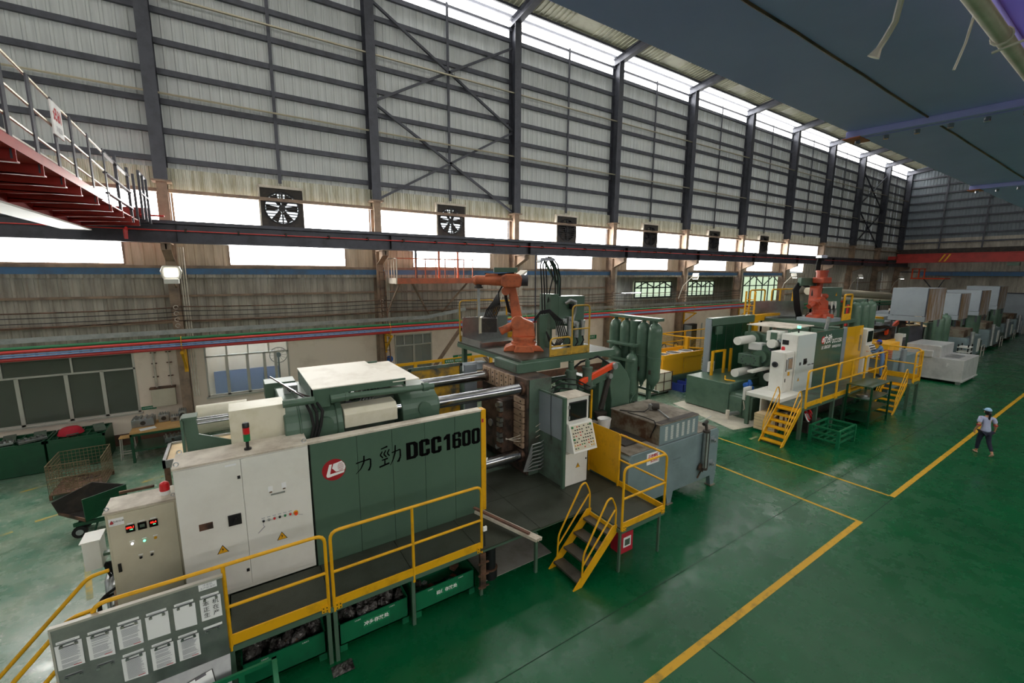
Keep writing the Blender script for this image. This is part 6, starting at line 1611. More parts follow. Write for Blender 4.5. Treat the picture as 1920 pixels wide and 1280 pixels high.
g = G(); g.tube([(9.82, 7.8, 2.42), (9.5, 7.7, 2.4), (9.2, 7.9, 2.4), (9.05, 8.2, 2.39)], .014, 5); P('cable', 'rubber', g, th)
g = G(); g.tube([(9.05, 7.9, 2.4), (9.1, 7.4, 2.41), (9.05, 7.0, 2.42), (9.0, 6.9, 2.35), (8.985, 7.0, 2.1), (8.985, 7.05, 1.95)], .014, 5); P('cable', 'rubber', g, th)
bk = T('white_bucket', 'white plastic bucket with handle standing beside the furnace hood', 'bucket', (8.55, 8.3, 1.86))
g = G(); g.lathe([(.15, 0), (.19, .3), (.2, .32), (.18, .32), (.14, .03)], (8.6, 8.35, 1.86), n=22); P('pail', 'white', g, bk)
g = G(); g.tube(arc((8.6, 8.35, 2.15), .2, PI * .1, PI * .9, (1, 0, 0), (0, -.9, .3), 10), .008, 5); P('handle', 'galv', g, bk)
# ------------------------------------------------------------------ nitrogen bottles
def bottle(x, y, z0, z1, r, label, group='gas bottles of the first machine', m='green_tank', neck=True):
    t = T('gas_bottle', label, 'gas bottle', (x, y, z0), group)
    h = z1 - z0
    g = G(); g.lathe([(.05, -.18), (.09, -.1), (.6 * r, -.02), (r * .9, .08), (r, .2), (r, h - .25), (r * .92, h - .12), (r * .65, h - .02), (.09, h + .03)], (x, y, z0), n=22); P('shell', m, g, t)
    g = G(); g.cyl((x, y, z1 + .02), (x, y, z1 + .12), .07, n=14); P('neck', m, g, t)
    g = G(); g.cyl((x, y, z0 - .2), (x, y, z0 - .12), .07, n=12); g.cyl((x, y, z0 - .28), (x, y, z0 - .2), .035, n=8); P('valve', m, g, t)
    g = G(); g.tube(arc((x, y, z0 + h * .45), r + .004, 0, 2 * PI, (1, 0, 0), (0, 1, 0), 24), .008, 5); P('weld_band', m, g, t)
    g = G(); g.bx(x - r - .006, x - r + .01, y - .08, y + .02, z0 + .35, z0 + .5); P('label_plate', 'dark_box', g, t)
    return t
BL = ['tall green gas bottle at the left end of the bottle rack', 'tall green gas bottle second from the left in the rack', 'tall green gas bottle second from the right in the rack', 'tall green gas bottle at the right end of the bottle rack']
for (y, z0), l in zip(((11.52, 2.35), (11.0, 2.35), (10.18, 2.45), (9.68, 2.4)), BL): bottle(12.3, y, z0, 4.5, .235, l)
bottle(11.85, 11.05, 2.1, 3.55, .22, 'short green gas bottle at the lower left of the bottle rack')
bottle(11.85, 10.28, 1.9, 3.4, .22, 'short green gas bottle in front at the lower right of the rack')
rk = T('bottle_rack', 'green steel rack that holds the gas bottles', 'rack', (12.3, 10.6, 0))
g = G(); g.cyl((12.35, 10.6, 1.0), (12.35, 10.6, 4.55), .2, n=20); P('header_pipe', 'green_tank', g, rk)
g = G(); g.bx(12.15, 12.45, 9.45, 11.75, 4.62, 4.72); P('top_beam', 'green_machine', g, rk, .01)
g = G(); g.bx(11.7, 12.0, 10.1, 11.4, 3.68, 3.76); P('short_beam', 'green_machine', g, rk, .01)
for z in (3.15, 2.0):
    g = G(); g.bx(11.62, 11.68, 10.0, 11.5, z, z + .08); g.bx(12.54, 12.6, 9.6, 11.6, z, z + .08); P('clamp_bar', 'green_machine', g, rk)
for y in (10.1, 11.0):
    g = G(); g.bx(12.56, 12.7, y - .06, y + .06, 0, 4.65); P('post', 'green_machine', g, rk)
g = G(); g.bx(11.6, 12.9, 9.3, 11.9, .0, .5); P('foot', 'green_dirty', g, rk)
vp = T('valve_pump', 'black hydraulic valve cluster under the gas bottles', 'valve', (11.9, 10.0, .5))
for k, (dx, dy, z) in enumerate(((0, 0, 1.0), (.1, -.15, .8), (-.05, .15, .7), (.15, .1, 1.25), (0, -.05, 1.5))):
    g = G(); g.cyl((11.9 + dx - .1, 10 + dy, z), (11.9 + dx + .12, 10 + dy, z), .09, n=12); g.cb((11.9 + dx, 10 + dy, z), (.14, .2, .16)); P('valve_body', 'black', g, vp)
g = G(); g.bx(11.8, 12.0, 9.9, 10.1, .5, 1.7); P('stem', 'black', g, vp)
# ------------------------------------------------------------------ second machine
m2 = T('die_casting_machine', 'second green die casting machine with white lettering DCC1250 and round white tie bar ends', 'machine', (22, 10, 0))
g = G(); g.bx(18.3, 27.5, 9.2, 11.0, 0, 1.0); P('bed', 'green_machine', g, m2, .02)
for y in (9.35, 10.6):
    for z in (1.72, 3.22):
        x0 = 19.25 if y > 10 else 19.7
        g = G(); g.cyl((x0, y, z), (25, y, z), .19, n=24); P('tie_bar', 'white_paint', g, m2)
        g = G(); g.cyl((20.5, y, z), (20.75, y, z), .34, n=24); P('tie_bar_nut', 'green_machine', g, m2)
g = G(); g.bx(20.7, 21.4, 8.9, 11.1, 1.0, 3.5); P('rear_platen', 'green_machine', g, m2, .05)
g = G(); g.cyl((20.3, 9.98, 2.5), (20.7, 9.98, 2.5), .5, n=28); g.cyl((20.1, 9.98, 2.5), (20.3, 9.98, 2.5), .3, n=24); P('closing_cylinder', 'green_tank', g, m2)
g = G(); g.bx(19.95, 20.7, 9.9, 10.9, 2.05, 2.55); P('bearing_block', 'green_machine', g, m2, .03)
g = G()
for k in range(10):
    a = 2 * PI * k / 10; g.cyl((19.93, 10.4 + .32 * math.cos(a), 2.3 + .2 * math.sin(a)), (19.96, 10.4 + .32 * math.cos(a), 2.3 + .2 * math.sin(a)), .03, n=8)
P('bolt', 'steel_dark', g, m2, kind='stuff')
g = G(); g.cyl((19.9, 9.3, 3.12), (21.2, 9.3, 3.12), .3, n=24, caps=False); P('open_tube', 'hood_grey', g, m2)
g = G(); g.bx(19.95, 21.1, 9.2, 9.7, 3.3, 3.75); P('tube_guard', 'white_paint', g, m2, .02)
g = G(); g.bx(19.9, 20.0, 9.25, 9.5, 3.0, 3.7); P('valve_arm', 'green_machine', g, m2)
g = G(); g.bx(18.9, 21, 9.6, 9.85, 1.95, 2.05); P('white_slab', 'white_paint', g, m2, .01)
g = G(); g.bx(20.2, 20.7, 10.0, 10.6, 2.75, 3.1); P('wrapped_valve', 'white', g, m2, .05)
for k in range(4):
    g = G(); s = .12 * k; g.tube([(19.9 + s, 9.7, 1.95), (19.85 + s, 9.45, 1.75), (19.9 + s, 9.4, 1.35), (20.1 + s, 9.6, 1.1)], .035, 7); P('hose', 'rubber', g, m2)
# hydraulic tank with pumps at the left end
g = G(); g.bx(18.2, 21.2, 10.2, 12.35, .05, 1.42); P('oil_tank', 'green_tank', g, m2, .02)
g = G(); g.prism([(18.25, .1), (20.6, .1), (20.6, 1.05), (18.4, 1.05), (18.25, .9)], 'y', 9.62, 10.2); P('pump_tank', 'green_tank', g, m2, .02)
g = G(); g.bx(18.25, 18.75, 9.5, 9.62, .85, 1.4); o = P('terminal_box', 'white_paint', g, m2, .01); hazard(o, 18.5, 9.5, 1.0, .08)
g = G(); g.cyl((17.7, 9.9, .22), (19.3, 9.5, .22), .09, n=14); P('cooler_pipe', 'galv', g, m2)
g = G(); g.cyl((17.7, 9.9, .0), (17.7, 9.9, .4), .08, n=12); g.cyl((19.2, 9.55, 0), (19.2, 9.55, .4), .06, n=12); P('pipe_elbow', 'white_dusty', g, m2)
g = G(); g.cb((18.95, 9.75, 1.2), (.35, .3, .25)); g.cyl((18.7, 9.8, 1.4), (19.2, 9.8, 1.4), .1, n=12); g.cyl((18.9, 9.7, 1.3), (18.9, 9.7, 1.62), .07, n=10); P('blue_pump', 'sign_blue', g, m2, .02)
g = G(); g.bx(19.5, 20.4, 9.4, 9.65, .6, .85); P('white_motor_box', 'white_paint', g, m2, .02)
for x in (19.7, 20.1):
    g = G(); g.cyl((x, 9.5, .85), (x, 9.5, 1.02), .1, n=14); P('filter_cap', 'white_paint', g, m2)
    g = G(); g.bx(x - .06, x + .06, 9.39, 9.4, .66, .78); P('window', 'black', g, m2)
g = G(); g.tube([(18.5, 9.5, .85), (18.55, 9.45, .5), (18.8, 9.5, .35), (19.2, 9.55, .4)], .03, 6); g.tube([(18.3, 9.58, .8), (18.28, 9.5, .5), (18.35, 9.6, .3)], .025, 6); P('hose', 'white_dusty', g, m2)
g = G(); g.tube(rounded([(18.8, 10.3, 1.46), (18.5, 10.6, 1.5), (19.2, 11.0, 1.5)], .1), .035, 6); P('yellow_pipe', 'yellow', g, m2)
# top cover and robot deck
g = G(); g.bx(20.5, 22.7, 8.95, 10.9, 3.86, 3.9); P('top_cover', 'white_dusty', g, m2)
for x, y in ((20.6, 9.05), (22.6, 9.05), (20.6, 10.8), (22.6, 10.8)):
    g = G(); g.bx(x - .05, x + .05, y - .05, y + .05, 3.4, 3.86); P('cover_leg', 'green_machine', g, m2)
g = G(); g.bx(24.0, 24.9, 8.9, 11.2, 1.0, 3.6); P('stationary_platen', 'green_machine', g, m2, .03)
# front panels
for a, b_, m in ((21.22, 22.6, 'green_panel_gloss'), (22.61, 23.93, 'green_panel_gloss'), (23.94, 24.35, 'hood_grey'), (24.36, 25.35, 'yellow_gloss'), (25.36, 26.3, 'yellow_gloss')):
    if m not in M: M[m] = mat(m, '#4a6357' if m[0] == 'g' else '#d9a418', .12)
    g = G(); g.bx(a, b_, 8.2, 8.26, 1.25, 3.76); P('guard_panel', m, g, m2)
g = G(); g.bx(21.2, 26.3, 8.26, 8.4, 1.25, 3.7); P('guard_frame', 'green_machine', g, m2)
g = G(); g.bx(25.95, 26.0, 8.14, 8.2, 2.5, 3.3); P('door_handle', 'galv', g, m2)
g = G(); text(g, '力劲', .42, (22.35, 8.195, 3.35), wx=.95, bold=.012); text(g, 'DCC1250', .26, (23.3, 8.195, 3.24), wx=.95, bold=.006); text(g, 'LK GROUP', .2, (22.2, 8.195, 3.02), wx=.95, bold=.005); text(g, 'IMPRESS-PLUS', .16, (23.3, 8.195, 2.98), wx=.95, bold=.003); P('lettering', 'white', g, m2)
logo(m2, 21.85, 8.2, 3.36, .17, 'red_small')
# rear door with its beam
rd = T('rear_safety_door', 'dark green rear sliding door of the second machine with a yellow rail', 'door', (21.5, 12.2, 1))
g = G(); g.bx(19.6, 23.4, 12.3, 12.36, 1.0, 3.75); P('panel', 'green_dark', g, rd)
g = G(); g.bx(19.55, 23.4, 12.05, 12.4, 3.72, 4.1); P('top_beam', 'green_machine', g, rd, .02)
g = G(); g.bx(23.42, 26.4, 12.05, 12.35, 3.75, 4.08); P('rail_beam', 'yellow', g, rd, .01)
g = G(); g.bx(23.3, 23.7, 12.0, 12.2, 3.2, 3.75); P('bracket', 'yellow', g, rd)
g = G(); g.bx(19.5, 19.6, 12.1, 12.4, 0, 4.05); P('post', 'hood_grey', g, rd)
for k in range(4):
    g = G(); g.bx(20.4 + .75 * k, 20.43 + .75 * k, 12.28, 12.3, 1.0, 3.7); P('fold', 'green_dirty', g, rd)
g = G(); g.bx(19.8, 20.3, 11.95, 12.05, 3.3, 3.7); P('roller_block', 'green_machine', g, rd, .02)
yg = T('yellow_gate', 'small yellow gate frame in front of the dark green rear door', 'gate', (19.2, 11.8, 0))
for x in (19.1, 20.1):
    g = G(); g.bx(x - .05, x + .05, 11.6, 11.7, .0, 2.6 if x < 19.5 else 2.6); P('post', 'yellow', g, yg)
g = G(); g.bx(19.1, 20.1, 11.6, 11.7, 2.52, 2.6); g.bx(19.1, 20.1, 11.6, 11.7, 1.2, 1.27); P('rail', 'yellow', g, yg)
g = G(); g.bx(20.6, 20.7, 11.6, 11.7, 0, 2.6); P('side_post', 'yellow', g, yg)
g = G(); g.bx(19.3, 19.7, 11.9, 12.0, 1.5, 2.0); P('switch_box', 'white_paint', g, yg)
# electrical cabinets of the second machine
ec = T('electrical_cabinet', 'tall white electrical cabinet of the second machine with green stack lamp', 'cabinet', (20.3, 8.6, 1.25))
g = G(); g.bx(19.5, 21.18, 8.22, 8.85, 1.25, 3.75); P('body', 'white_paint', g, ec, .015)
g = G(); g.bx(19.53, 21.16, 8.2, 8.22, 1.3, 3.72); P('door', 'white_gloss', g, ec) if 'white_gloss' in M else None
M['white_gloss'] = mat('white_gloss', '#ccd6d6', .12)
g = G(); g.bx(19.53, 21.16, 8.195, 8.22, 1.3, 3.72); P('door', 'white_gloss', g, ec, .006)
g = G(); g.bx(19.49, 19.5, 8.55, 8.8, 3.3, 3.5); P('vent', 'black', g, ec)
g = G(); g.bx(20.15, 20.4, 8.17, 8.2, 2.45, 2.7); o = P('isolator', 'black', g, ec); g = G(); g.cyl((20.27, 8.17, 2.57), (20.27, 8.12, 2.57), .06, n=12); P('knob', 'black', g, o)
g = G(); g.bx(19.8, 19.95, 8.19, 8.2, 2.45, 2.58); P('label_plate', 'steel_dark', g, ec)
for x in (20.6, 20.75, 20.95, 21.05): knob(ec, x, 8.195, 2.4, .025, 'black')
hazard(ec, 19.85, 8.195, 1.85, .09)
t = T('signal_lamp', 'small stack lamp with pale green light on the second white cabinet', 'signal lamp', (20.4, 8.6, 3.75))
g = G(); g.cyl((20.4, 8.6, 3.75), (20.4, 8.6, 3.95), .03, n=10); P('stand', 'black', g, t)
g = G(); g.cyl((20.4, 8.6, 3.95), (20.4, 8.6, 4.05), .07, n=14); P('green_lens', 'led_green', g, t)
g = G(); g.cyl((20.4, 8.6, 4.05), (20.4, 8.6, 4.1), .07, n=14); P('cap', 'white', g, t)
t = T('control_cabinet', 'white control cabinet with tan window and red lamp at the head of the second stairs', 'cabinet', (19, 8.6, 1.4))
g = G(); g.bx(18.68, 19.44, 8.27, 8.82, 1.4, 3.08); P('body', 'white_paint', g, t, .012)
g = G(); g.bx(18.72, 19.4, 8.25, 8.27, 1.5, 3.02); P('door', 'white_paint', g, t, .006)
g = G(); g.bx(18.9, 19.3, 8.235, 8.25, 2.35, 2.85); o = P('window_frame', 'hood_grey', g, t); g = G(); g.bx(18.94, 19.26, 8.228, 8.235, 2.4, 2.8); P('window', 'clamp_tan', g, o)
g = G(); g.cyl((18.67, 8.62, 2.55), (18.64, 8.62, 2.55), .12, n=20); o = P('vent_fan', 'steel_dark', g, t); g = G(); g.cyl((18.64, 8.62, 2.55), (18.63, 8.62, 2.55), .07, n=16); P('vent_hub', 'black', g, o)
g = G(); g.bx(18.78, 18.82, 8.235, 8.25, 2.3, 2.8); g.bx(18.78, 18.82, 8.235, 8.25, 1.85, 2.0); P('handle', 'black', g, t)
g = G(); g.bx(18.98, 19.14, 8.245, 8.25, 2.1, 2.26); P('yellow_sticker', 'yellow_bright', g, t)
beacon(18.95, 8.5, 3.08, 'red warning lamp on the white control cabinet of the second machine')
t = T('machine_plinth', 'pale grey plinth carrying the white control cabinet by the second stairs', 'plinth', (18.8, 8.4, 0))
g = G(); g.bx(17.7, 19.5, 7.85, 9.2, 1.25, 1.4); P('top_slab', 'white_paint', g, t, .01)
for x, y in ((17.78, 7.95), (17.78, 9.1), (19.4, 9.1)):
    g = G(); g.bx(x - .07, x + .07, y - .07, y + .07, 0, 1.25); P('leg', 'green_machine', g, t)
g = G(); g.bx(17.8, 19.4, 8.6, 8.65, .5, 1.25); P('panel', 'white_paint', g, t)
# platform, stairs, railings
t = T('work_platform', 'green legged work platform along the second machine', 'platform', (22, 7.6, 0))
for a, b_, y0, y1 in ((17.6, 20.6, 7.12, 8.2), (20.61, 23.4, 7.12, 8.2), (23.41, 26.0, 7.12, 8.2), (26.01, 27.4, 6.15, 8.9), (26.01, 27.4, 8.91, 10.4)):
    g = G(); g.bx(a, b_, y0, y1, 1.2, 1.25); P('checker_plate', 'green_dirty', g, t)
g = G(); g.bx(17.6, 26.0, 7.06, 7.12, 1.1, 1.25); g.bx(26.0, 27.4, 6.1, 6.16, 1.1, 1.25); P('edge_beam', 'green_machine', g, t)
for x, y in ((17.75, 7.1), (19.1, 7.15), (20.5, 7.1), (21.9, 7.15), (23.3, 7.1), (24.6, 7.15), (26.1, 6.15), (27.35, 6.15), (27.35, 8.8)):
    g = G(); g.bx(x - .06, x + .06, y - .06, y + .06, 0, 1.15); P('leg', 'green_machine', g, t)
g = G(); g.bx(18.2, 26, 8.1, 8.15, 0, 1.15); P('skirt', 'dark_box', g, t)  # dark sheet standing in for the shaded interior under the deck
for a, b_, l in ((17.9, 20.55, 'yellow railing of the second platform in front of the white cabinet'), (20.6, 23.35, 'yellow railing of the second platform in front of the green lettered panel'), (23.4, 25.95, 'yellow railing of the second platform in front of the yellow door')):
    railing('safety_railing', l, a, b_, 7.05, 1.2, 2.66, ((a + b_) / 2,), (1.24, 1.42), .035)
railing('safety_railing', 'yellow railing at the right end of the second platform above the floor posts', 26.45, 27.4, 6.12, 1.2, 2.68, (), (1.24, 1.4), .035)
t = T('safety_railing', 'yellow railing closing the far side of the second platform', 'railing', (27.4, 7.5, 1.2))
g = G(); g.tube(rounded([(27.42, 6.2, 1.2), (27.42, 6.2, 2.75), (27.42, 10.3, 2.75), (27.42, 10.3, 1.2)], .15), .035, 8); P('frame', 'yellow', g, t)
g = G(); g.cyl((27.42, 6.2, 2.0), (27.42, 10.3, 2.0), .03, n=8); P('mid_rail', 'yellow', g, t)
g = G(); g.bx(27.4, 27.44, 6.2, 10.3, 1.25, 1.5); P('toe_board', 'yellow', g, t)
steps('platform_steps', 'yellow six step stairs at the near end of the second machine platform', 17.6, 16.35, 7.06, 7.84, 1.25, 6, True, 'yellow', 'yellow')
steps('platform_steps', 'yellow stairs behind the green shelf rack at the second machine', 26.0, 24.55, 6.2, 6.98, 1.25, 6, True, 'yellow', 'yellow')
# operator console and things around it
t = T('control_console', 'grey operator console of the second machine with button panel, faced by the worker', 'control console', (26.9, 8.4, 1.25))
g = G(); g.bx(26.4, 27.2, 8.05, 8.5, 1.25, 3.55); P('body', 'white_paint', g, t, .015)
g = G(); g.bx(26.5, 27.1, 8.03, 8.05, 2.9, 3.45); P('screen', 'screen', g, t)
g = G(); g.prism([(8.05, 2.75), (7.95, 2.75), (7.7, 2.2), (8.05, 2.15)], 'x', 26.4, 27.2); P('button_housing', 'white_paint', g, t)
g = G()
rr = random.Random(4)
for i in range(7):
    for j in range(5):
        c = V(26.48 + .1 * i, 7.93 - .05 * j, 2.72 - .11 * j); g.cyl(c, c + V(0, -.03, .014), .022, n=8)
P('button', 'black', g, t, kind='stuff')
g = G(); g.bx(26.5, 27.3, 8.1, 8.6, 1.25, 2.1); P('orange_box', 'orange_robot', g, t)
# green shelf rack and oil frame on the floor
t = T('shelf_rack', 'dark green steel rack with four shelves in front of the second platform', 'rack', (22.4, 6.55, 0))
x0, x1, y0, y1 = 21.4, 23.5, 6.12, 6.95
for x in (x0, x1):
    for y in (y0, y1):
        g = G(); g.bx(x - .03, x + .03, y - .03, y + .03, 0, 1.72); P('upright', 'rack_green', g, t)
for z in (.22, .68, 1.15, 1.7):
    g = G(); g.bx(x0, x1, y0, y1, z, z + .03); P('shelf', 'rack_green', g, t)
t = T('round_plate', 'grey metal disc lying on the rack shelf', 'disc', (22, 6.5, 1.18))
g = G(); g.cyl((21.9, 6.5, 1.18), (21.9, 6.5, 1.24), .26, n=24); P('disc', 'galv_plate', g, t)
g = G(); g.cyl((21.9, 6.5, 1.24), (21.9, 6.5, 1.28), .12, n=18); P('hub', 'galv_plate', g, t)
t = T('stillage', 'low dark green steel frame stand on the floor beside the second stairs', 'frame', (18.6, 6.3, 0))
x0, x1, y0, y1 = 17.95, 19.35, 5.9, 6.8
for x in (x0, x1):
    for y in (y0, y1):
        g = G(); g.bx(x - .05, x + .05, y - .05, y + .05, 0, .66); P('upright', 'green_bin', g, t)
for z in (.2, .42, .64):
    for y in (y0, y1):
        g = G(); g.bx(x0, x1, y - .025, y + .025, z - .03, z + .03); P('rail', 'green_bin', g, t)
    for x in (x0, x1):
        g = G(); g.bx(x - .025, x + .025, y0, y1, z - .03, z + .03); P('rail', 'green_bin', g, t)
for k in range(3):
    g = G(); g.bx(x0, x1, y0 + .2 + .22 * k, y0 + .25 + .22 * k, .2, .23); P('slat', 'green_bin', g, t)
t = T('concrete_pad', 'pale worn concrete pad on the floor under the left end of the second machine', 'floor pad', (18, 9.6, 0))
g = G(); g.add([(16.6, 9.0, .001), (20.5, 8.2, .001), (20.8, 12.6, .001), (17.6, 12.6, .001), (16.6, 9.0, .014), (20.5, 8.2, .014), (20.8, 12.6, .014), (17.6, 12.6, .014)], [(3, 2, 1, 0), (4, 5, 6, 7), (0, 1, 5, 4), (1, 2, 6, 5), (2, 3, 7, 6), (3, 0, 4, 7)]); P('slab', 'pad', g, t)
# crate and odds under the platform
t = T('wooden_crate', 'pale plank crate with brown battens under the second platform stairs', 'crate', (17.9, 8.2, 0))
for k in range(5):
    g = G(); z = .08 + .13 * k; g.bx(17.35, 18.5, 7.88, 7.9, z, z + .115); P('plank', 'wood_pale', g, t)
    g = G(); g.bx(18.48, 18.5, 7.9, 8.6, z, z + .115); P('plank', 'wood_pale', g, t)
    g = G(); g.bx(17.35, 17.37, 7.9, 8.6, z, z + .115); P('plank', 'wood_pale', g, t)
for x in (17.6, 18.2):
    g = G(); g.bx(x - .05, x + .05, 7.85, 7.88, .02, .74); P('batten', 'skirting', g, t)
g = G(); g.bx(17.35, 18.5, 7.9, 8.6, .7, .72); P('lid', 'wood_pale', g, t)
for k in range(6):
    t = T('red_hose_coil', 'red and white hose coil lying under the second platform', 'hose', (18.9 + .12 * k, 7.3, .1), 'hose coils under the second platform') if k < 1 else t
    g = G(); g.tube(arc((19.0 + .1 * k, 7.35 + .05 * (k % 3), .55 + .06 * (k % 2)), .2, 0, 2 * PI, (1, .3, 0), (0, .5, .8), 16), .03, 6); P('loop', 'red_small' if k % 2 else 'paper', g, t)
g = G(); g.bx(18.7, 19.8, 7.2, 7.9, 0, .45); P('tray', 'dark_box', g, t)
# deck of the second robot
t = T('robot_deck', 'green robot deck above the second machine', 'platform', (26, 10.5, 3.7))
g = G(); g.bx(24.4, 28.4, 9.2, 13.0, 3.7, 3.86); P('deck_plate', 'green_machine', g, t)
g = G(); g.bx(24.7, 26.3, 9.2, 10.6, 3.86, 4.05); P('pedestal_box', 'hood_grey', g, t, .02)
for x in (24.6, 28.2):
    g = G(); g.bx(x - .1, x + .1, 12.6, 12.8, 0, 3.7); P('leg', 'green_machine', g, t)
g = G(); g.cyl((24.3, 9.1, 3.1), (24.3, 9.0, 4.2), .08, n=12); P('grey_pipe', 'galv', g, t)
robot((25.5, 9.85, 4.05), math.radians(165), 'second orange robot, seen end on, with a green valve box and black hoses', 'robot_red', 0)
t = T('casting_chute', 'grey sheet steel chute behind the second machine cover', 'chute', (25.5, 12.2, 3.9))
g = G(); g.quad((24.5, 12.9, 3.9), (27.3, 11.4, 3.9), (27.3, 11.4, 4.75), (24.5, 12.9, 4.75)); P('back_sheet', 'galv_plate', g, t)
g = G(); g.add([(24.4, 12.0, 3.88), (27.0, 10.6, 3.88), (27.3, 11.4, 3.88), (24.5, 12.9, 3.88), (24.4, 12.0, 3.96), (27.0, 10.6, 3.96), (27.3, 11.4, 3.96), (24.5, 12.9, 3.96)], [(0, 3, 2, 1), (4, 5, 6, 7), (0, 1, 5, 4), (1, 2, 6, 5), (2, 3, 7, 6), (3, 0, 4, 7)]); P('tray', 'galv_plate', g, t)
for a, b_, l in ((24.5, 26.1, 'yellow railing left behind the second robot deck'), (26.9, 29.5, 'yellow railing right behind the second robot deck')):
    railing('deck_railing', l, a, b_, 13.0, 3.7, 5.35, ((a + b_) / 2 - .3,), (3.75, 4.1), .045)
t = T('deck_ladder', 'yellow ladder at the left end of the second robot deck', 'ladder', (24.4, 12.9, 2))
for y in (12.6, 13.1):
    g = G(); g.bx(24.25, 24.32, y - .04, y + .04, 2.4, 5.3); P('rail', 'yellow', g, t)
for k in range(8):
    g = G(); z = 2.6 + .32 * k; g.bx(24.26, 24.31, 12.6, 13.1, z - .02, z + .02); P('rung', 'yellow', g, t)
railing('deck_railing', 'yellow railing at the right end of the second robot deck', 26.75, 27.7, 9.3, 3.86, 5.2, (), (3.86, 4.2), .05)
t = T('hydraulic_cabinet', 'green hydraulic cabinet with valves beside the second robot', 'cabinet', (27, 10.2, 3.86))
g = G(); g.bx(25.9, 28.3, 10.0, 10.6, 4.55, 5.55); P('body', 'green_machine', g, t, .02)
g = G(); g.bx(27.6, 28.3, 10.0, 10.6, 3.86, 4.55); P('stand', 'green_machine', g, t)
hazard(t, 27.6, 10.0, 5.2, .13)
for k in range(7):
    g = G(); x, z = 26.4 + .16 * k, 4.3 + .22 * (k % 3); g.cb((x, 9.9, z), (.15, .15, .16)); g.cyl((x, 9.85, z - .3), (x, 9.85, z), .06, n=10); P('valve', ('galv', 'black', 'white_paint')[k % 3], g, t)
# bottles beside the second machine
for x, l in ((28.7, 'dark green gas bottle nearest the second robot deck'), (29.8, 'dark green gas bottle in the middle behind the yellow door'), (30.8, 'dark green gas bottle farthest right behind the yellow door')):
    bottle(x, 9.4, 2.5, 4.72, .26, l, 'gas bottles of the second machine')
t = T('bottle_rack', 'green rack carrying the gas bottles of the second machine', 'rack', (29.8, 9.6, 0))
g = G(); g.bx(28.2, 31.4, 9.75, 9.85, 4.6, 4.85); g.bx(28.2, 31.4, 9.75, 9.85, 3.0, 3.1); P('beam', 'green_machine', g, t)
for x in (28.3, 31.3):
    g = G(); g.bx(x - .06, x + .06, 9.75, 9.87, 0, 4.85); P('post', 'green_machine', g, t)
g = G(); g.bx(28.2, 31.4, 9.0, 9.75, 2.0, 2.2); P('bed', 'green_machine', g, t)
# furnace beyond the second platform
t = T('holding_furnace', 'blue grey furnace with an orange slatted guard beyond the second platform', 'furnace', (29, 7.5, 0))
g = G(); g.bx(28.0, 31.5, 7.3, 9.0, .4, 2.0); P('body', 'furnace_grey', g, t, .02)
g = G(); g.cyl((28.9, 7.2, 1.2), (28.9, 7.2, 2.45), .13, n=16); P('lift_cylinder', 'hood_grey', g, t)
for k in range(5):
    g = G(); g.bx(27.9, 28.0, 7.4, 8.5, 2.02 + .09 * k, 2.08 + .09 * k); P('slat', 'orange_robot', g, t)
g = G()
for x in (28.2, 31.3):
    for y in (7.5, 8.8): g.bx(x - .1, x + .1, y - .1, y + .1, 0, .4)
P('foot', 'furnace_grey', g, t, kind='stuff')
# ------------------------------------------------------------------ middle ground between the two machines
t = T('fan_cooler', 'yellow cooling conveyor box with three fans on top between the machines', 'cooler', (21, 15, 0))
g = G(); g.bx(19.2, 22.7, 14.5, 15.8, .7, 1.75); P('body', 'yellow_bright', g, t, .02)
for a_ in ((19.2, 22.7, 14.45, 14.5, 1.65, 1.9), (19.15, 19.2, 14.5, 15.8, 1.6, 1.9), (19.2, 22.7, 15.8, 15.85, 1.65, 1.95)):
    g = G(); g.bx(*a_); P('rim', 'yellow_bright', g, t)
g = G(); g.bx(20.94, 20.96, 14.44, 14.5, .7, 1.65); P('panel_joint', 'yellow_dirty2', g, t)
for x in (19.8, 20.9, 22.0):
    g = G(); g.tube(arc((x, 15.1, 1.8), .38, 0, 2 * PI, (1, 0, 0), (0, 1, 0), 20), .045, 6); o = P('fan_ring', 'galv', g, t); g = G(); g.cyl((x, 15.1, 1.76), (x, 15.1, 1.79), .37, n=20); P('fan_disc', 'dark_box', g, o)
    g = G(); g.tube(arc((x, 15.8, 2.0), .2, 0, PI, (1, 0, 0), (0, 0, 1), 8), .02, 5); P('cable_loop', 'rubber', g, t)
g = G(); g.bx(19.13, 19.15, 14.6, 15.0, 1.35, 1.55); P('control_plate', 'black', g, t)
g = G(); g.bx(19.2, 23.0, 14.4, 15.6, .2, .7); P('conveyor_base', 'green_tank', g, t)
for x in (19.4, 21.4, 22.9):
    for y in (14.6, 15.5):
        g = G(); g.bx(x - .06, x + .06, y - .06, y + .06, 0, .2); P('foot', 'green_tank', g, t)
t = T('mesh_fence', 'bright yellow mesh fence between the two machines', 'fence', (24, 16, 0))
FP = [(23.4, 18.0), (23.5, 16.07), (24.1, 15.0), (25.0, 13.6), (26, 18.0), (28.8, 18.0), (32, 18.0)]
for k, (x, y) in enumerate(FP):
    g = G(); w_ = .1 if k in (1, 2) else .05; g.bx(x - w_, x + w_, y - w_, y + w_, 0, 2.4); P('post', 'yellow_bright', g, t)
for (p, q) in ((FP[0], FP[1]), (FP[1], FP[2]), (FP[2], FP[3]), (FP[0], FP[4]), (FP[4], FP[5]), (FP[5], FP[6])):
    for z in (2.36, 1.75, .4):
        g = G(); g.beam((p[0], p[1], z), (q[0], q[1], z), .07, .07); P('rail', 'yellow_bright', g, t)
    g = G()
    for k in range(22): z = .42 + .085 * k; g.beam((p[0], p[1], z), (q[0], q[1], z), .014, .014)
    P('mesh_wires', 'yellow_dirty2', g, t, kind='stuff')
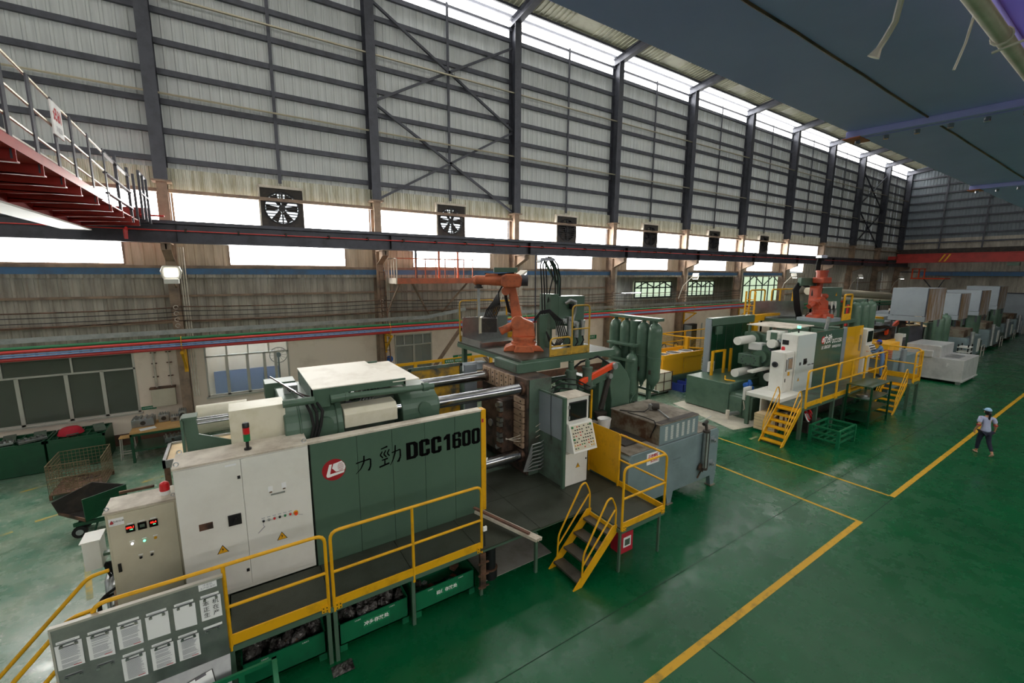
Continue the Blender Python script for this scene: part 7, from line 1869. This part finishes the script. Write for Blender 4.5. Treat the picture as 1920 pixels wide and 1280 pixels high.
t = T('ibc_container', 'pale yellow caged liquid container under the gas bottles', 'container', (18.2, 14.6, 0))
g = G(); g.bx(17.3, 19.2, 13.9, 15.1, .18, 1.15); P('tank', 'cream', g, t, .04)
g = G()
for x in (17.3, 17.93, 18.56, 19.2): g.bx(x - .015, x + .015, 13.87, 13.9, .15, 1.18)
for z in (.2, .68, 1.15): g.bx(17.28, 19.22, 13.86, 13.89, z - .015, z + .015)
P('cage', 'rusty', g, t)
g = G(); g.bx(17.3, 19.2, 13.9, 15.1, .12, .18); P('pallet', 'galv', g, t)
for x in (17.5, 19.0):
    for y in (14.0, 15.0):
        g = G(); g.cyl((x, y - .03, .07), (x, y + .03, .07), .07, n=12); P('wheel', 'rubber', g, t)
t = T('plastic_crate', 'blue plastic crate on the floor beside the yellow cooler', 'crate', (20.5, 13.9, 0))
for a in (0, 1):
    o = V(19.75 + .72 * a, 13.55 + .0 * a, 0)
    g = G(); g.bx(o.x, o.x + .66, o.y, o.y + .03, .05, .42); g.bx(o.x, o.x + .66, o.y + .85, o.y + .88, .05, .42); g.bx(o.x, o.x + .03, o.y, o.y + .88, .05, .42); g.bx(o.x + .63, o.x + .66, o.y, o.y + .88, .05, .42); P('wall', 'plastic_blue', g, t)
    g = G(); g.bx(o.x, o.x + .66, o.y, o.y + .88, .0, .05); P('floor_panel', 'plastic_blue', g, t)
    g = G()
    for k in range(6): g.bx(o.x + .06 + .1 * k, o.x + .09 + .1 * k, o.y - .015, o.y, .05, .4)
    P('rib', 'plastic_blue', g, t)
t = T('yellow_fence', 'yellow fence with green notices behind the first machine tie bars', 'fence', (7.5, 17.8, 0))
for x in (5.0, 6.55, 7.9, 8.8, 9.4, 10.4):
    g = G(); g.bx(x - .07, x + .07, 17.75, 17.85, 0, 2.36); P('post', 'yellow_bright', g, t)
for z in (2.3, 1.5):
    g = G(); g.bx(5.0, 10.4, 17.77, 17.83, z - .06, z + .06); P('rail', 'yellow_bright', g, t)
for a, b_ in ((7.95, 8.75), (8.85, 9.35)):
    g = G()
    for k in range(9): x = a + (b_ - a) * k / 8; g.bx(x - .012, x + .012, 17.78, 17.82, .2, 2.3)
    P('bars', 'yellow_bright', g, t, kind='stuff')
for x, l in ((8.15, 'left'), (8.63, 'right')):
    g = G(); g.bx(x - .22, x + .22, 17.7, 17.73, 2.16, 2.32); o = P('notice', 'sign_green', g, t); g = G(); text(g, '安全通道', .1, (x, 17.695, 2.24)); P('lettering', 'white', g, o)
# heavy steel bracing behind the first machine
t = T('steel_brace', 'inverted V of brown steel bars against the plaster wall behind the deck', 'brace', (9.5, 19.5, 0))
for q in ((7.1, .4), (12.2, .4)):
    g = G(); g.beam((9.6, 19.4, 3.5), (q[0], 19.4, q[1]), .14, .14); P('leg', 'steel_dusty', g, t)
# ------------------------------------------------------------------ far machines
t = T('galvanised_furnace', 'large bright sheet metal clad furnace standing on the aisle floor', 'furnace', (36, 7, 0))
g = G(); g.bx(34.6, 38.0, 5.95, 8.6, .2, 1.42); P('body', 'galv_bright', g, t, .015)
g = G(); g.bx(34.55, 38.05, 5.9, 8.65, .16, .24); P('base_rim', 'galv_bright', g, t)
g = G(); g.bx(34.7, 37.4, 7.0, 8.55, 1.42, 2.12); P('hood', 'galv_bright', g, t, .03)
g = G(); g.bx(34.5, 34.75, 7.3, 8.55, 1.42, 1.8); P('hood_step', 'galv_bright', g, t, .02)
g = G(); g.bx(35.2, 36.6, 6.3, 6.9, 1.42, 1.47); P('lid', 'galv', g, t)
for x in (34.8, 37.8):
    for y in (6.1, 8.4):
        g = G(); g.bx(x - .12, x + .12, y - .1, y + .1, 0, .2); P('foot', 'galv', g, t)
g = G(); text(g, 'F', .3, (34.595, 6.6, 1.05), (0, -1, 0), (0, 0, 1), 1); P('chalk_mark', 'white', g, t)
def hood(x, y0, y1, z0, z1, dx, label):
    t = T('fume_hood', label, 'fume hood', (x, (y0 + y1) / 2, z0), 'grey fume hoods')
    g = G(); g.bx(x, x + .05, y0, y1, z0 + .32, z1); P('front_sheet', 'hood_grey', g, t, .01)
    g = G(); g.bx(x - .06, x, y0 - .05, y1 + .05, z0, z0 + .3); P('front_lip', 'hood_grey', g, t, .01)
    g = G(); g.bx(x + .05, x + dx, y0 - .02, y0 + .03, z0, z1 - .03); P('side_sheet', 'hood_stained' , g, t)
    g = G(); g.bx(x + .05, x + dx, y0, y1, z1 - .06, z1 - .02); P('top_sheet', 'hood_grey', g, t)
    g = G(); g.bx(x + .02, x + .12, y0 - .04, y0, z0, z1); P('corner_strip', 'steel_dark', g, t)
    for xx in (x + .2, x + dx - .1):
        for y in (y0 + .1, y1 - .1):
            g = G(); g.bx(xx - .04, xx + .04, y - .04, y + .04, z0 - .5, z0 + .4); P('hanger', 'steel_dark', g, t)
    return t
M['hood_stained'] = mat('hood_stained', '#b9b3b4', .45, .4, '#8d6a38', 1.2, .42, .6, stretch=(2, 1, .4))
hood(34.0, 7.8, 9.4, 3.5, 5.47, 3.6, 'largest grey fume hood with stained side above the metal clad furnace')
hood(41.5, 7.85, 9.4, 3.2, 5.0, 2.6, 'second grey fume hood with brown streaked side')
hood(47.5, 7.9, 9.8, 3.2, 5.1, 3.0, 'third grey fume hood from the second robot')
hood(55.5, 8.2, 10.2, 3.3, 5.3, 3.2, 'farthest grey fume hood near the gable wall')
def far_machine(x, k, label):
    t = T('die_casting_machine', label, 'machine', (x, 9.5, 0), 'far die casting machines')
    g = G(); g.bx(x - 5, x + 1, 8.6, 11.0, 0, 1.1); P('bed', 'green_dirty', g, t)
    g = G(); g.bx(x - 1.2, x - .5, 8.7, 11.0, 1.1, 3.0); P('stationary_platen', 'platen_brown', g, t, .02)
    g = G(); g.bx(x - 4.6, x - 3.8, 8.8, 11.0, 1.1, 3.0); P('moving_platen', 'green_machine', g, t, .02)
    for y in (9.0, 10.7):
        g = G(); g.cyl((x - 4, y, 2.8), (x - .8, y, 2.8), .12, n=12); P('tie_bar', 'steel_bright', g, t)
    g = G(); g.bx(x - 4.8, x - 1.4, 8.4, 8.5, .9, 2.3); P('guard_panel', 'yellow' if k % 2 == 0 else 'green_machine', g, t)
    g = G(); g.bx(x - 1.3, x - .7, 8.1, 8.5, .4, 2.6); P('console', 'white_paint', g, t, .02)
    g = G(); g.bx(x - 1.25, x - .75, 8.08, 8.1, 1.8, 2.4); P('screen', 'screen', g, t)
    g = G(); g.bx(x + .4, x + .8, 9.0, 9.4, 0, 3.2); P('ladle_column', 'green_machine' if k else 'hood_grey', g, t)
    g = G(); g.beam((x - 1.5, 8.9, 2.6), (x + .5, 8.9, 3.2), .12, .26); P('arm_cover', 'orange_red', g, t)
    g = G(); g.bx(x - 2.4, x - .2, 9.0, 10.8, 3.1, 3.3); P('deck', 'hood_grey', g, t)
    for i in range(4):
        g = G(); g.cb((x - 3.2 + .7 * i, 9.3 + .3 * (i % 2), 3.35 + .1 * (i % 2)), (.6, .5, .25), .3 * i); P('valve_block', ('steel_dark', 'white_dusty', 'green_machine', 'yellow')[i], g, t)
    t.location.y += .7 if k == 0 else 2.4
    return t
far_machine(36.0, 0, 'die casting machine with yellow panels behind the metal clad furnace')
far_machine(46.5, 1, 'die casting machine under the second fume hood')
far_machine(55.0, 2, 'die casting machine under the third fume hood')
far_machine(63.0, 3, 'die casting machine farthest down the hall')
k = 0
for bx_, l in ((39.8, 'nearer the metal clad furnace'), (48.9, 'under the third fume hood'), (57.6, 'near the farthest fume hood')):
    for d, s in ((0, 'left'), (1.7, 'right')):
        bottle(bx_ + d, 8.35 + .05 * k, 1.3, 3.5, .3, '%s one of the two green gas bottles %s' % (s, l), 'gas bottles of the far machines'); k += 1
    t = T('bottle_stand', 'steel stand under the two gas bottles %s' % l, 'stand', (bx_ + .85, 8.5, 0))
    g = G(); g.bx(bx_ - .4, bx_ + 2.1, 8.0, 9.0, .5, 1.02); P('tray', 'green_dirty', g, t)
    g = G(); g.bx(bx_ - .3, bx_ + 2.0, 8.85, 8.95, 1.0, 3.0); P('back_frame', 'green_dirty', g, t)
    g = G(); g.bx(bx_ - .3, bx_ + 2.0, 8.1, 8.9, 0, .5); P('plinth', 'dark_box', g, t)
for x0, x1, y, l in ((44.0, 48.0, 7.6, 'dark grey furnace box behind the far bottles'), (52.5, 56.6, 7.9, 'grey furnace box second down the far aisle'), (60.2, 64.5, 8.2, 'grey furnace box third down the far aisle'), (67.5, 70.5, 8.4, 'grey furnace box at the end of the aisle')):
    t = T('holding_furnace', l, 'furnace', ((x0 + x1) / 2, y + .8, 0), 'far furnaces')
    g = G(); g.bx(x0, x1, y, y + 2.2, .3, 1.75); P('body', 'furnace_grey', g, t, .02)
    g = G(); g.bx(x0 + .3, x1 - 1.2, y + .3, y + 2.1, 1.75, 2.3); P('hood', 'furnace_burnt', g, t, .02)
    g = G(); g.bx(x1 - .1, x1, y + .2, y + .5, .5, 1.8); P('lift_cylinder', 'galv', g, t)
    g = G(); g.bx(x1 - .9, x1 - .3, y - .04, y, .5, 1.5); P('panel', 'white_paint', g, t)
    g = G(); g.cyl((x0 + .6, y - .1, .4), (x0 + .6, y - .1, 2.2), .12, n=12); P('silver_sleeve', 'galv', g, t)
    for x in (x0 + .2, x1 - .2):
        g = G(); g.bx(x - .1, x + .1, y + .05, y + 2.1, 0, .3); P('foot', 'dark_box', g, t)
    railing('hand_rail', 'small pale tube rail beside the %s' % l, x1 + .1, x1 + 1.0, y - .1, 0, .9, (), None, .03, 'alu')
t = T('cart_rack', 'white slatted cart standing beside the dark furnace on the far aisle', 'cart', (43, 7.4, 0))
for k in range(4):
    g = G(); g.bx(42.5, 43.6, 7.2, 7.8, .25 + .32 * k, .32 + .32 * k); P('shelf', 'white_paint', g, t)
for x in (42.55, 43.55):
    for y in (7.25, 7.75):
        g = G(); g.bx(x - .03, x + .03, y - .03, y + .03, 0, 1.45); P('upright', 'rubber', g, t)
t = T('plank_stack', 'stack of pale timber offcuts on top of the far machine', 'timber', (41, 9.2, 3))
rr = random.Random(8)
for k in range(9):
    g = G(); g.cb((40.6 + rr.uniform(-.6, .6), 9.4 + rr.uniform(-.2, .2), 2.75 + .09 * k), (1.6, .16, .08), rr.uniform(-.5, .5), 0, rr.uniform(-.1, .1)); P('plank', 'wood_pale', g, t)
g = G(); g.bx(39.9, 41.3, 9.1, 9.8, 1.1, 2.7); P('stand', 'steel_dark', g, t)
for x, y, z, sx, sy, sz, m, nm, l in ((31.5, 9.0, 1.6, 1.8, 1.4, 1.6, 'yellow_bright', 'trim_press', 'yellow trim press left of the metal clad furnace'), (36.2, 11.6, 1.3, 2.2, 1.2, 2.6, 'yellow_bright', 'yellow_cabinet', 'yellow cabinet behind the orange ladle arm'), (31.0, 12.5, 1.4, 3.6, 1.4, 2.8, 'green_machine', 'green_cabinet', 'green machine housing behind the gas bottles of the second machine'), (41.5, 12.0, 1.6, 3.0, 1.2, 3.2, 'hood_grey', 'grey_cabinet', 'grey cabinet among the far machines'), (68.5, 5.2, .7, 1.4, 1.2, 1.4, 'plastic_blue', 'blue_bin', 'blue bin by the gable wall at the end of the aisle')):
    t = T(nm, l, 'cabinet', (x, y, 0))
    g = G(); g.bx(x - sx / 2, x + sx / 2, y - sy / 2, y + sy / 2, z - sz / 2, z + sz / 2); P('body', m, g, t, .02)
    g = G(); g.bx(x - sx / 2 + .1, x - .03, y - sy / 2 - .02, y - sy / 2, z - sz / 2 + .1, z + sz / 2 - .1); P('door', m, g, t)
    g = G(); g.bx(x + .03, x + sx / 2 - .1, y - sy / 2 - .02, y - sy / 2, z - sz / 2 + .1, z + sz / 2 - .1); P('door', m, g, t)
    if z - sz / 2 > .01:
        g = G(); g.bx(x - sx / 2 + .1, x + sx / 2 - .1, y - sy / 2 + .1, y + sy / 2 - .1, 0, z - sz / 2); P('plinth', 'dark_box', g, t)
for x in (62.5, 65.5):
    t = T('gas_tower', 'tall dark green tank at the end of the hall, %s of the pair' % ('left' if x < 64 else 'right'), 'tank', (x, 11, 0))
    g = G(); g.lathe([(.3, 0), (.4, .1), (.4, 3.4), (.3, 3.7), (.1, 3.8)], (x, 11.4, 0), n=18); P('shell', 'green_tank', g, t)
    g = G(); g.cyl((x, 11.4, 3.8), (x, 11.4, 4.2), .05, n=8); P('vent_pipe', 'green_tank', g, t)
for z, m, y in ((3.9, 'green_pipe', 17.0), (3.6, 'green_pipe', 17.0)):
    t = T('far_pipe', 'green pipe run below the cream ducts' + (', upper one' if z > 3.7 else ', lower one'), 'pipe', (40, y, z))
    g = G(); g.cyl((33, y, z), (62, y, z - .6), .08, n=10); P('run', m, g, t)
    for x in (34, 42, 50, 58):
        g = G(); g.bx(x - .05, x + .05, y - .05, y + .05, 0, z - .3); P('post', 'green_machine', g, t)
t = T('pipe_arch', 'red pipe arch in front of the far wall', 'pipe', (44, 16, 0))
g = G(); g.tube(rounded([(38, 15.5, 4.1), (45.5, 15.5, 3.9), (45.5, 15.5, 2.0)], .2), .1, 8); P('run', 'red_pipe', g, t)
g = G(); g.bx(45.4, 45.6, 15.4, 15.6, 0, 2.0); P('foot', 'red_pipe', g, t)
# ------------------------------------------------------------------ people
def skinned(name, joints, bones, m, parent, root=0, sub=2):
    """joints: list of (xyz, radius or (rx, ry)); bones: pairs -> one continuous skin surface"""
    me = bpy.data.meshes.new(name)
    o = wloc(parent)
    me.from_pydata([tuple(Vector(j[0]) - o) for j in joints], bones, [])
    ob = bpy.data.objects.new(name, me); COL.objects.link(ob); ob.parent = parent
    md = ob.modifiers.new('skin', 'SKIN'); md.use_smooth_shade = True; md.branch_smoothing = .6
    for i, j in enumerate(joints):
        r = j[1] if isinstance(j[1], tuple) else (j[1], j[1])
        me.skin_vertices[0].data[i].radius = r
        me.skin_vertices[0].data[i].use_root = (i == root)
    s_ = ob.modifiers.new('sub', 'SUBSURF'); s_.levels = sub; s_.render_levels = sub
    me.materials.append(M[m]); return ob
def hand(parent, w, d, side, palm_n, m='skin', curl=.5):
    """w wrist, d direction of the hand, side towards the thumb, palm_n palm normal"""
    w = Vector(w); d = Vector(d).normalized(); s = Vector(side); s = (s - d * s.dot(d)).normalized(); n = d.cross(s); n = n if n.dot(Vector(palm_n)) > 0 else -n
    j = [(w, (.024, .018)), (w + d * .05, (.036, .016)), (w + d * .085, (.038, .015))]; b_ = [(0, 1), (1, 2)]
    for k, (off, L) in enumerate(((.028, .068), (.01, .076), (-.009, .072), (-.027, .056))):
        a0 = len(j); p = w + d * .085 + s * off; dd = d
        j.append((p, .0095)); b_.append((2, a0))
        for q in range(3):
            dd = (dd + n * curl * (.5 + .3 * q)).normalized(); p = p + dd * L * (.45, .32, .26)[q]; j.append((p, .0088 - .001 * q)); b_.append((a0 + q, a0 + q + 1))
    a0 = len(j); p = w + d * .03 + s * .03
    j.append((p, .012)); b_.append((1, a0)); p = p + (d * .7 + s * .6).normalized() * .035; j.append((p, .0105)); b_.append((a0, a0 + 1)); p = p + (d + n * .4).normalized() * .03; j.append((p, .009)); b_.append((a0 + 1, a0 + 2))
    return skinned('hand', j, b_, m, parent, 0, 1)
def head(parent, c, fw, r=.105, hairm='hair'):
    """head with face; c centre, fw facing direction"""
    c = Vector(c); f = Vector(fw).normalized(); s = f.cross(V(0, 0, 1)).normalized(); u = s.cross(f)
    g = G(); g.sph((0, 0, 0), 1, 20, 14)
    vs = []
    for v in g.v:
        x, y, z = v  # x side, y forward, z up
        k = 1.0 - .22 * max(0, -z) ** 1.3
        yy = y * .098 * (1.04 if y > 0 else 1.0); zz = z * .122
        if y > .5 and abs(x) < .25 and -.35 < z < .12: yy += .016 * (1 - abs(x) / .25)
        if y > .6 and .02 < z < .25 and .2 < abs(x) < .55: yy -= .008
        if y > .5 and z < -.75: yy += .008
        vs.append(c + s * (x * .078 * k) + f * yy + u * zz)
    g.v = [tuple(v) for v in vs]; P('head', 'skin', g, parent)
    for sg in (-1, 1):
        g = G(); g.sph(c + s * (.032 * sg) + f * .087 + u * .008, .012, 10, 6); P('eye', 'hair', g, parent)
        g = G(); g.sph(c + s * (.08 * sg) - u * .01, .028, 10, 8, (.45, .8, 1.1)); P('ear', 'skin', g, parent)
    g = G(); g.cb(c + f * .098 - u * .055, (.045, .01, .01), math.atan2(f.y, f.x) - PI / 2); P('mouth', 'cuff_red', g, parent)
def cap(parent, c, fw, m):
    c = Vector(c); f = Vector(fw).normalized(); s = f.cross(V(0, 0, 1)).normalized(); u = s.cross(f)
    g = G(); n, mm_ = 20, 7; vs = []; 
    for i in range(mm_ + 1):
        t_ = PI / 2 * i / mm_
        for j in range(n):
            a = 2 * PI * j / n; vs.append(c + s * (.092 * math.cos(a) * math.cos(t_) if i < mm_ else 0) + f * (.112 * math.sin(a) * math.cos(t_)) + u * (.03 + .1 * math.sin(t_)))
    g.add(vs, [(i * n + j, i * n + (j + 1) % n, (i + 1) * n + (j + 1) % n, (i + 1) * n + j) for i in range(mm_) for j in range(n)]); g.sm = True; P('cap', m, g, parent)
    g = G(); k = 10; top = []; 
    for zz in (.03, .042):
        top += [c + s * (.085 * math.cos(PI * i / k)) + f * (.095 + .085 * math.sin(PI * i / k)) + u * (zz - .012 * math.sin(PI * i / k)) for i in range(k + 1)]
    n1 = k + 1
    g.add(top, [tuple(range(n1 - 1, -1, -1)), tuple(range(n1, 2 * n1))] + [(i, i + 1, n1 + i + 1, n1 + i) for i in range(k)]); P('cap_brim', m, g, parent)
# walking woman, seen from behind; she walks away along +X
w0 = V(21.82, 2.95, 0)
pw = T('person', 'person in lilac shirt, light blue cap and dark trousers walking along the yellow line', 'person', w0)
F = V(.8, .6, 0).normalized(); Sd = V(F.y, -F.x, 0)      # forward, right-hand side
def at(f, s, z): return w0 + F * f + Sd * s + V(0, 0, z)
# joints: 0 pelvis 1 waist 2 chest 3 neck base 4 neck 5 head-root
J = [(at(0, 0, .86), (.15, .115)), (at(.01, 0, 1.0), (.125, .095)), (at(.03, 0, 1.2), (.15, .105)), (at(.03, 0, 1.32), (.09, .075)), (at(.045, 0, 1.4), (.045, .045)),
     (at(.0, -.09, .8), .088), (at(.08, -.1, .45), .058), (at(.1, -.1, .1), .038), (at(.13, -.1, .045), .036), (at(.22, -.105, .03), .03),
     (at(0, .09, .8), .088), (at(-.06, .1, .47), .058), (at(-.3, .1, .16), .038), (at(-.33, .1, .09), .036), (at(-.25, .105, .03), .028),
     (at(.03, -.17, 1.29), .058), (at(-.06, -.235, 1.05), .042), (at(.06, -.26, .84), .028),
     (at(.03, .17, 1.29), .058), (at(.0, .25, 1.05), .042), (at(.1, .3, .85), .028)]
E_ = [(0, 1), (1, 2), (2, 3), (3, 4), (0, 5), (5, 6), (6, 7), (7, 8), (8, 9), (0, 10), (10, 11), (11, 12), (12, 13), (13, 14), (3, 15), (15, 16), (16, 17), (3, 18), (18, 19), (19, 20)]
skinned('body', J, E_, 'skin', pw)
sh = [(at(0, 0, .8), (.185, .15)), (at(0, 0, .9), (.178, .14)), (at(.01, 0, 1.02), (.155, .12)), (at(.03, 0, 1.2), (.168, .122)), (at(.03, 0, 1.31), (.11, .09)), (at(.035, 0, 1.37), (.06, .058)),
      (at(.03, -.18, 1.295), .07), (at(-.03, -.225, 1.12), .072), (at(.03, .18, 1.295), .07), (at(.01, .235, 1.12), .072)]
skinned('work_shirt', sh, [(0, 1), (1, 2), (2, 3), (3, 4), (4, 5), (4, 6), (6, 7), (4, 8), (8, 9)], 'shirt', pw)
tr_ = [(at(0, 0, .86), (.16, .125)), (at(0, -.09, .78), .098), (at(.08, -.1, .45), .068), (at(.1, -.1, .12), .052), (at(0, .09, .78), .098), (at(-.06, .1, .47), .068), (at(-.29, .1, .18), .052)]
skinned('trousers', tr_, [(0, 1), (1, 2), (2, 3), (0, 4), (4, 5), (5, 6)], 'trousers', pw)
for s, f, z, tilt in ((-.1, .15, .035, 0), (.105, -.29, .06, -.7)):
    g = G(); p = at(f, s, z); g.sph((0, 0, 0), 1, 14, 8)
    R2 = Matrix.Rotation(math.atan2(F.y, F.x), 3, 'Z') @ Matrix.Rotation(-tilt, 3, 'Y')
    g.v = [tuple(p + R2 @ V(v[0] * .125, v[1] * .045, v[2] * .035)) for v in g.v]; P('shoe', 'shoe', g, pw)
for s, f, z in ((-.228, -.035, 1.06), (.24, .005, 1.06)):
    g = G(); p = at(f, s, z); g.cyl(p - V(0, 0, .015), p + V(0, 0, .02), .062, n=16); P('shirt_cuff', 'cuff_red', g, pw)
hand(pw, at(.06, -.26, .84), V(.1, 0, -1) + F * .15, F, Sd); hand(pw, at(.1, .3, .85), V(0, 0, -1) + F * .2, F, -Sd)
hc_ = at(.055, 0, 1.52); head(pw, hc_, F)
g = G(); g.sph(hc_ - F * .012 + V(0, 0, .012), 1, 18, 12); c0 = hc_ - F * .014
g.v = [tuple(c0 + Sd * ((Vector(v) - (hc_ - F * .012 + V(0, 0, .012))).x * .086) + F * ((Vector(v) - (hc_ - F * .012 + V(0, 0, .012))).y * .1) + V(0, 0, 1) * (.01 + (Vector(v) - (hc_ - F * .012 + V(0, 0, .012))).z * .122)) for v in g.v]; P('hair', 'hair', g, pw)
g = G(); g.tube([hc_ - F * .1 + V(0, 0, .03), hc_ - F * .14 + V(0, 0, -.03), hc_ - F * .13 + V(0, 0, -.14), hc_ - F * .115 + V(0, 0, -.25)], .03, 8); P('ponytail', 'hair', g, pw)
cap(pw, hc_ + V(0, 0, .02), F, 'cap_pale')
# operator at the second machine, facing the console
w0 = V(26.75, 7.42, 1.25)
pw = T('person', 'person in blue coveralls and bright blue cap working at the console of the second machine', 'person', w0)
F = V(-.25, .97, 0).normalized(); Sd = V(F.y, -F.x, 0)
J = [(at(0, 0, .95), (.165, .12)), (at(.03, 0, 1.1), (.15, .11)), (at(.1, 0, 1.32), (.18, .12)), (at(.13, 0, 1.47), (.1, .08)), (at(.16, 0, 1.55), (.052, .052)),
     (at(0, -.1, .88), .098), (at(.02, -.11, .5), .07), (at(-.02, -.11, .1), .048), (at(.02, -.11, .05), .042), (at(.14, -.115, .035), .036),
     (at(0, .1, .88), .098), (at(.04, .11, .5), .07), (at(.0, .12, .1), .048), (at(.04, .12, .05), .042), (at(.16, .125, .035), .036),
     (at(.13, -.2, 1.42), .07), (at(.3, -.26, 1.22), .052), (at(.5, -.2, 1.22), .036), (at(.13, .2, 1.42), .07), (at(.3, .26, 1.2), .052), (at(.5, .18, 1.2), .036)]
skinned('body', J, E_, 'coverall', pw)
for s in (-.2, .18): hand(pw, at(.5, s, 1.21), F, V(0, 0, 1), -V(0, 0, 1), 'skin', .25)
for s, f in ((-.115, .08), (.12, .1)):
    g = G(); p = at(f, s, .04); g.sph((0, 0, 0), 1, 14, 8); R2 = Matrix.Rotation(math.atan2(F.y, F.x), 3, 'Z')
    g.v = [tuple(p + R2 @ V(v[0] * .14, v[1] * .052, v[2] * .045)) for v in g.v]; P('shoe', 'rubber', g, pw)
hc_ = at(.2, 0, 1.68); head(pw, hc_, F + V(0, 0, -.25)); cap(pw, hc_ + V(0, 0, .02), F, 'cap_blue')
g = G(); g.sph(hc_, 1, 16, 10); g.v = [tuple(hc_ - F * .016 + V((Vector(v) - hc_).x * .088, (Vector(v) - hc_).y * .1, .0 + (Vector(v) - hc_).z * .1)) for v in g.v]; P('hair', 'hair', g, pw)
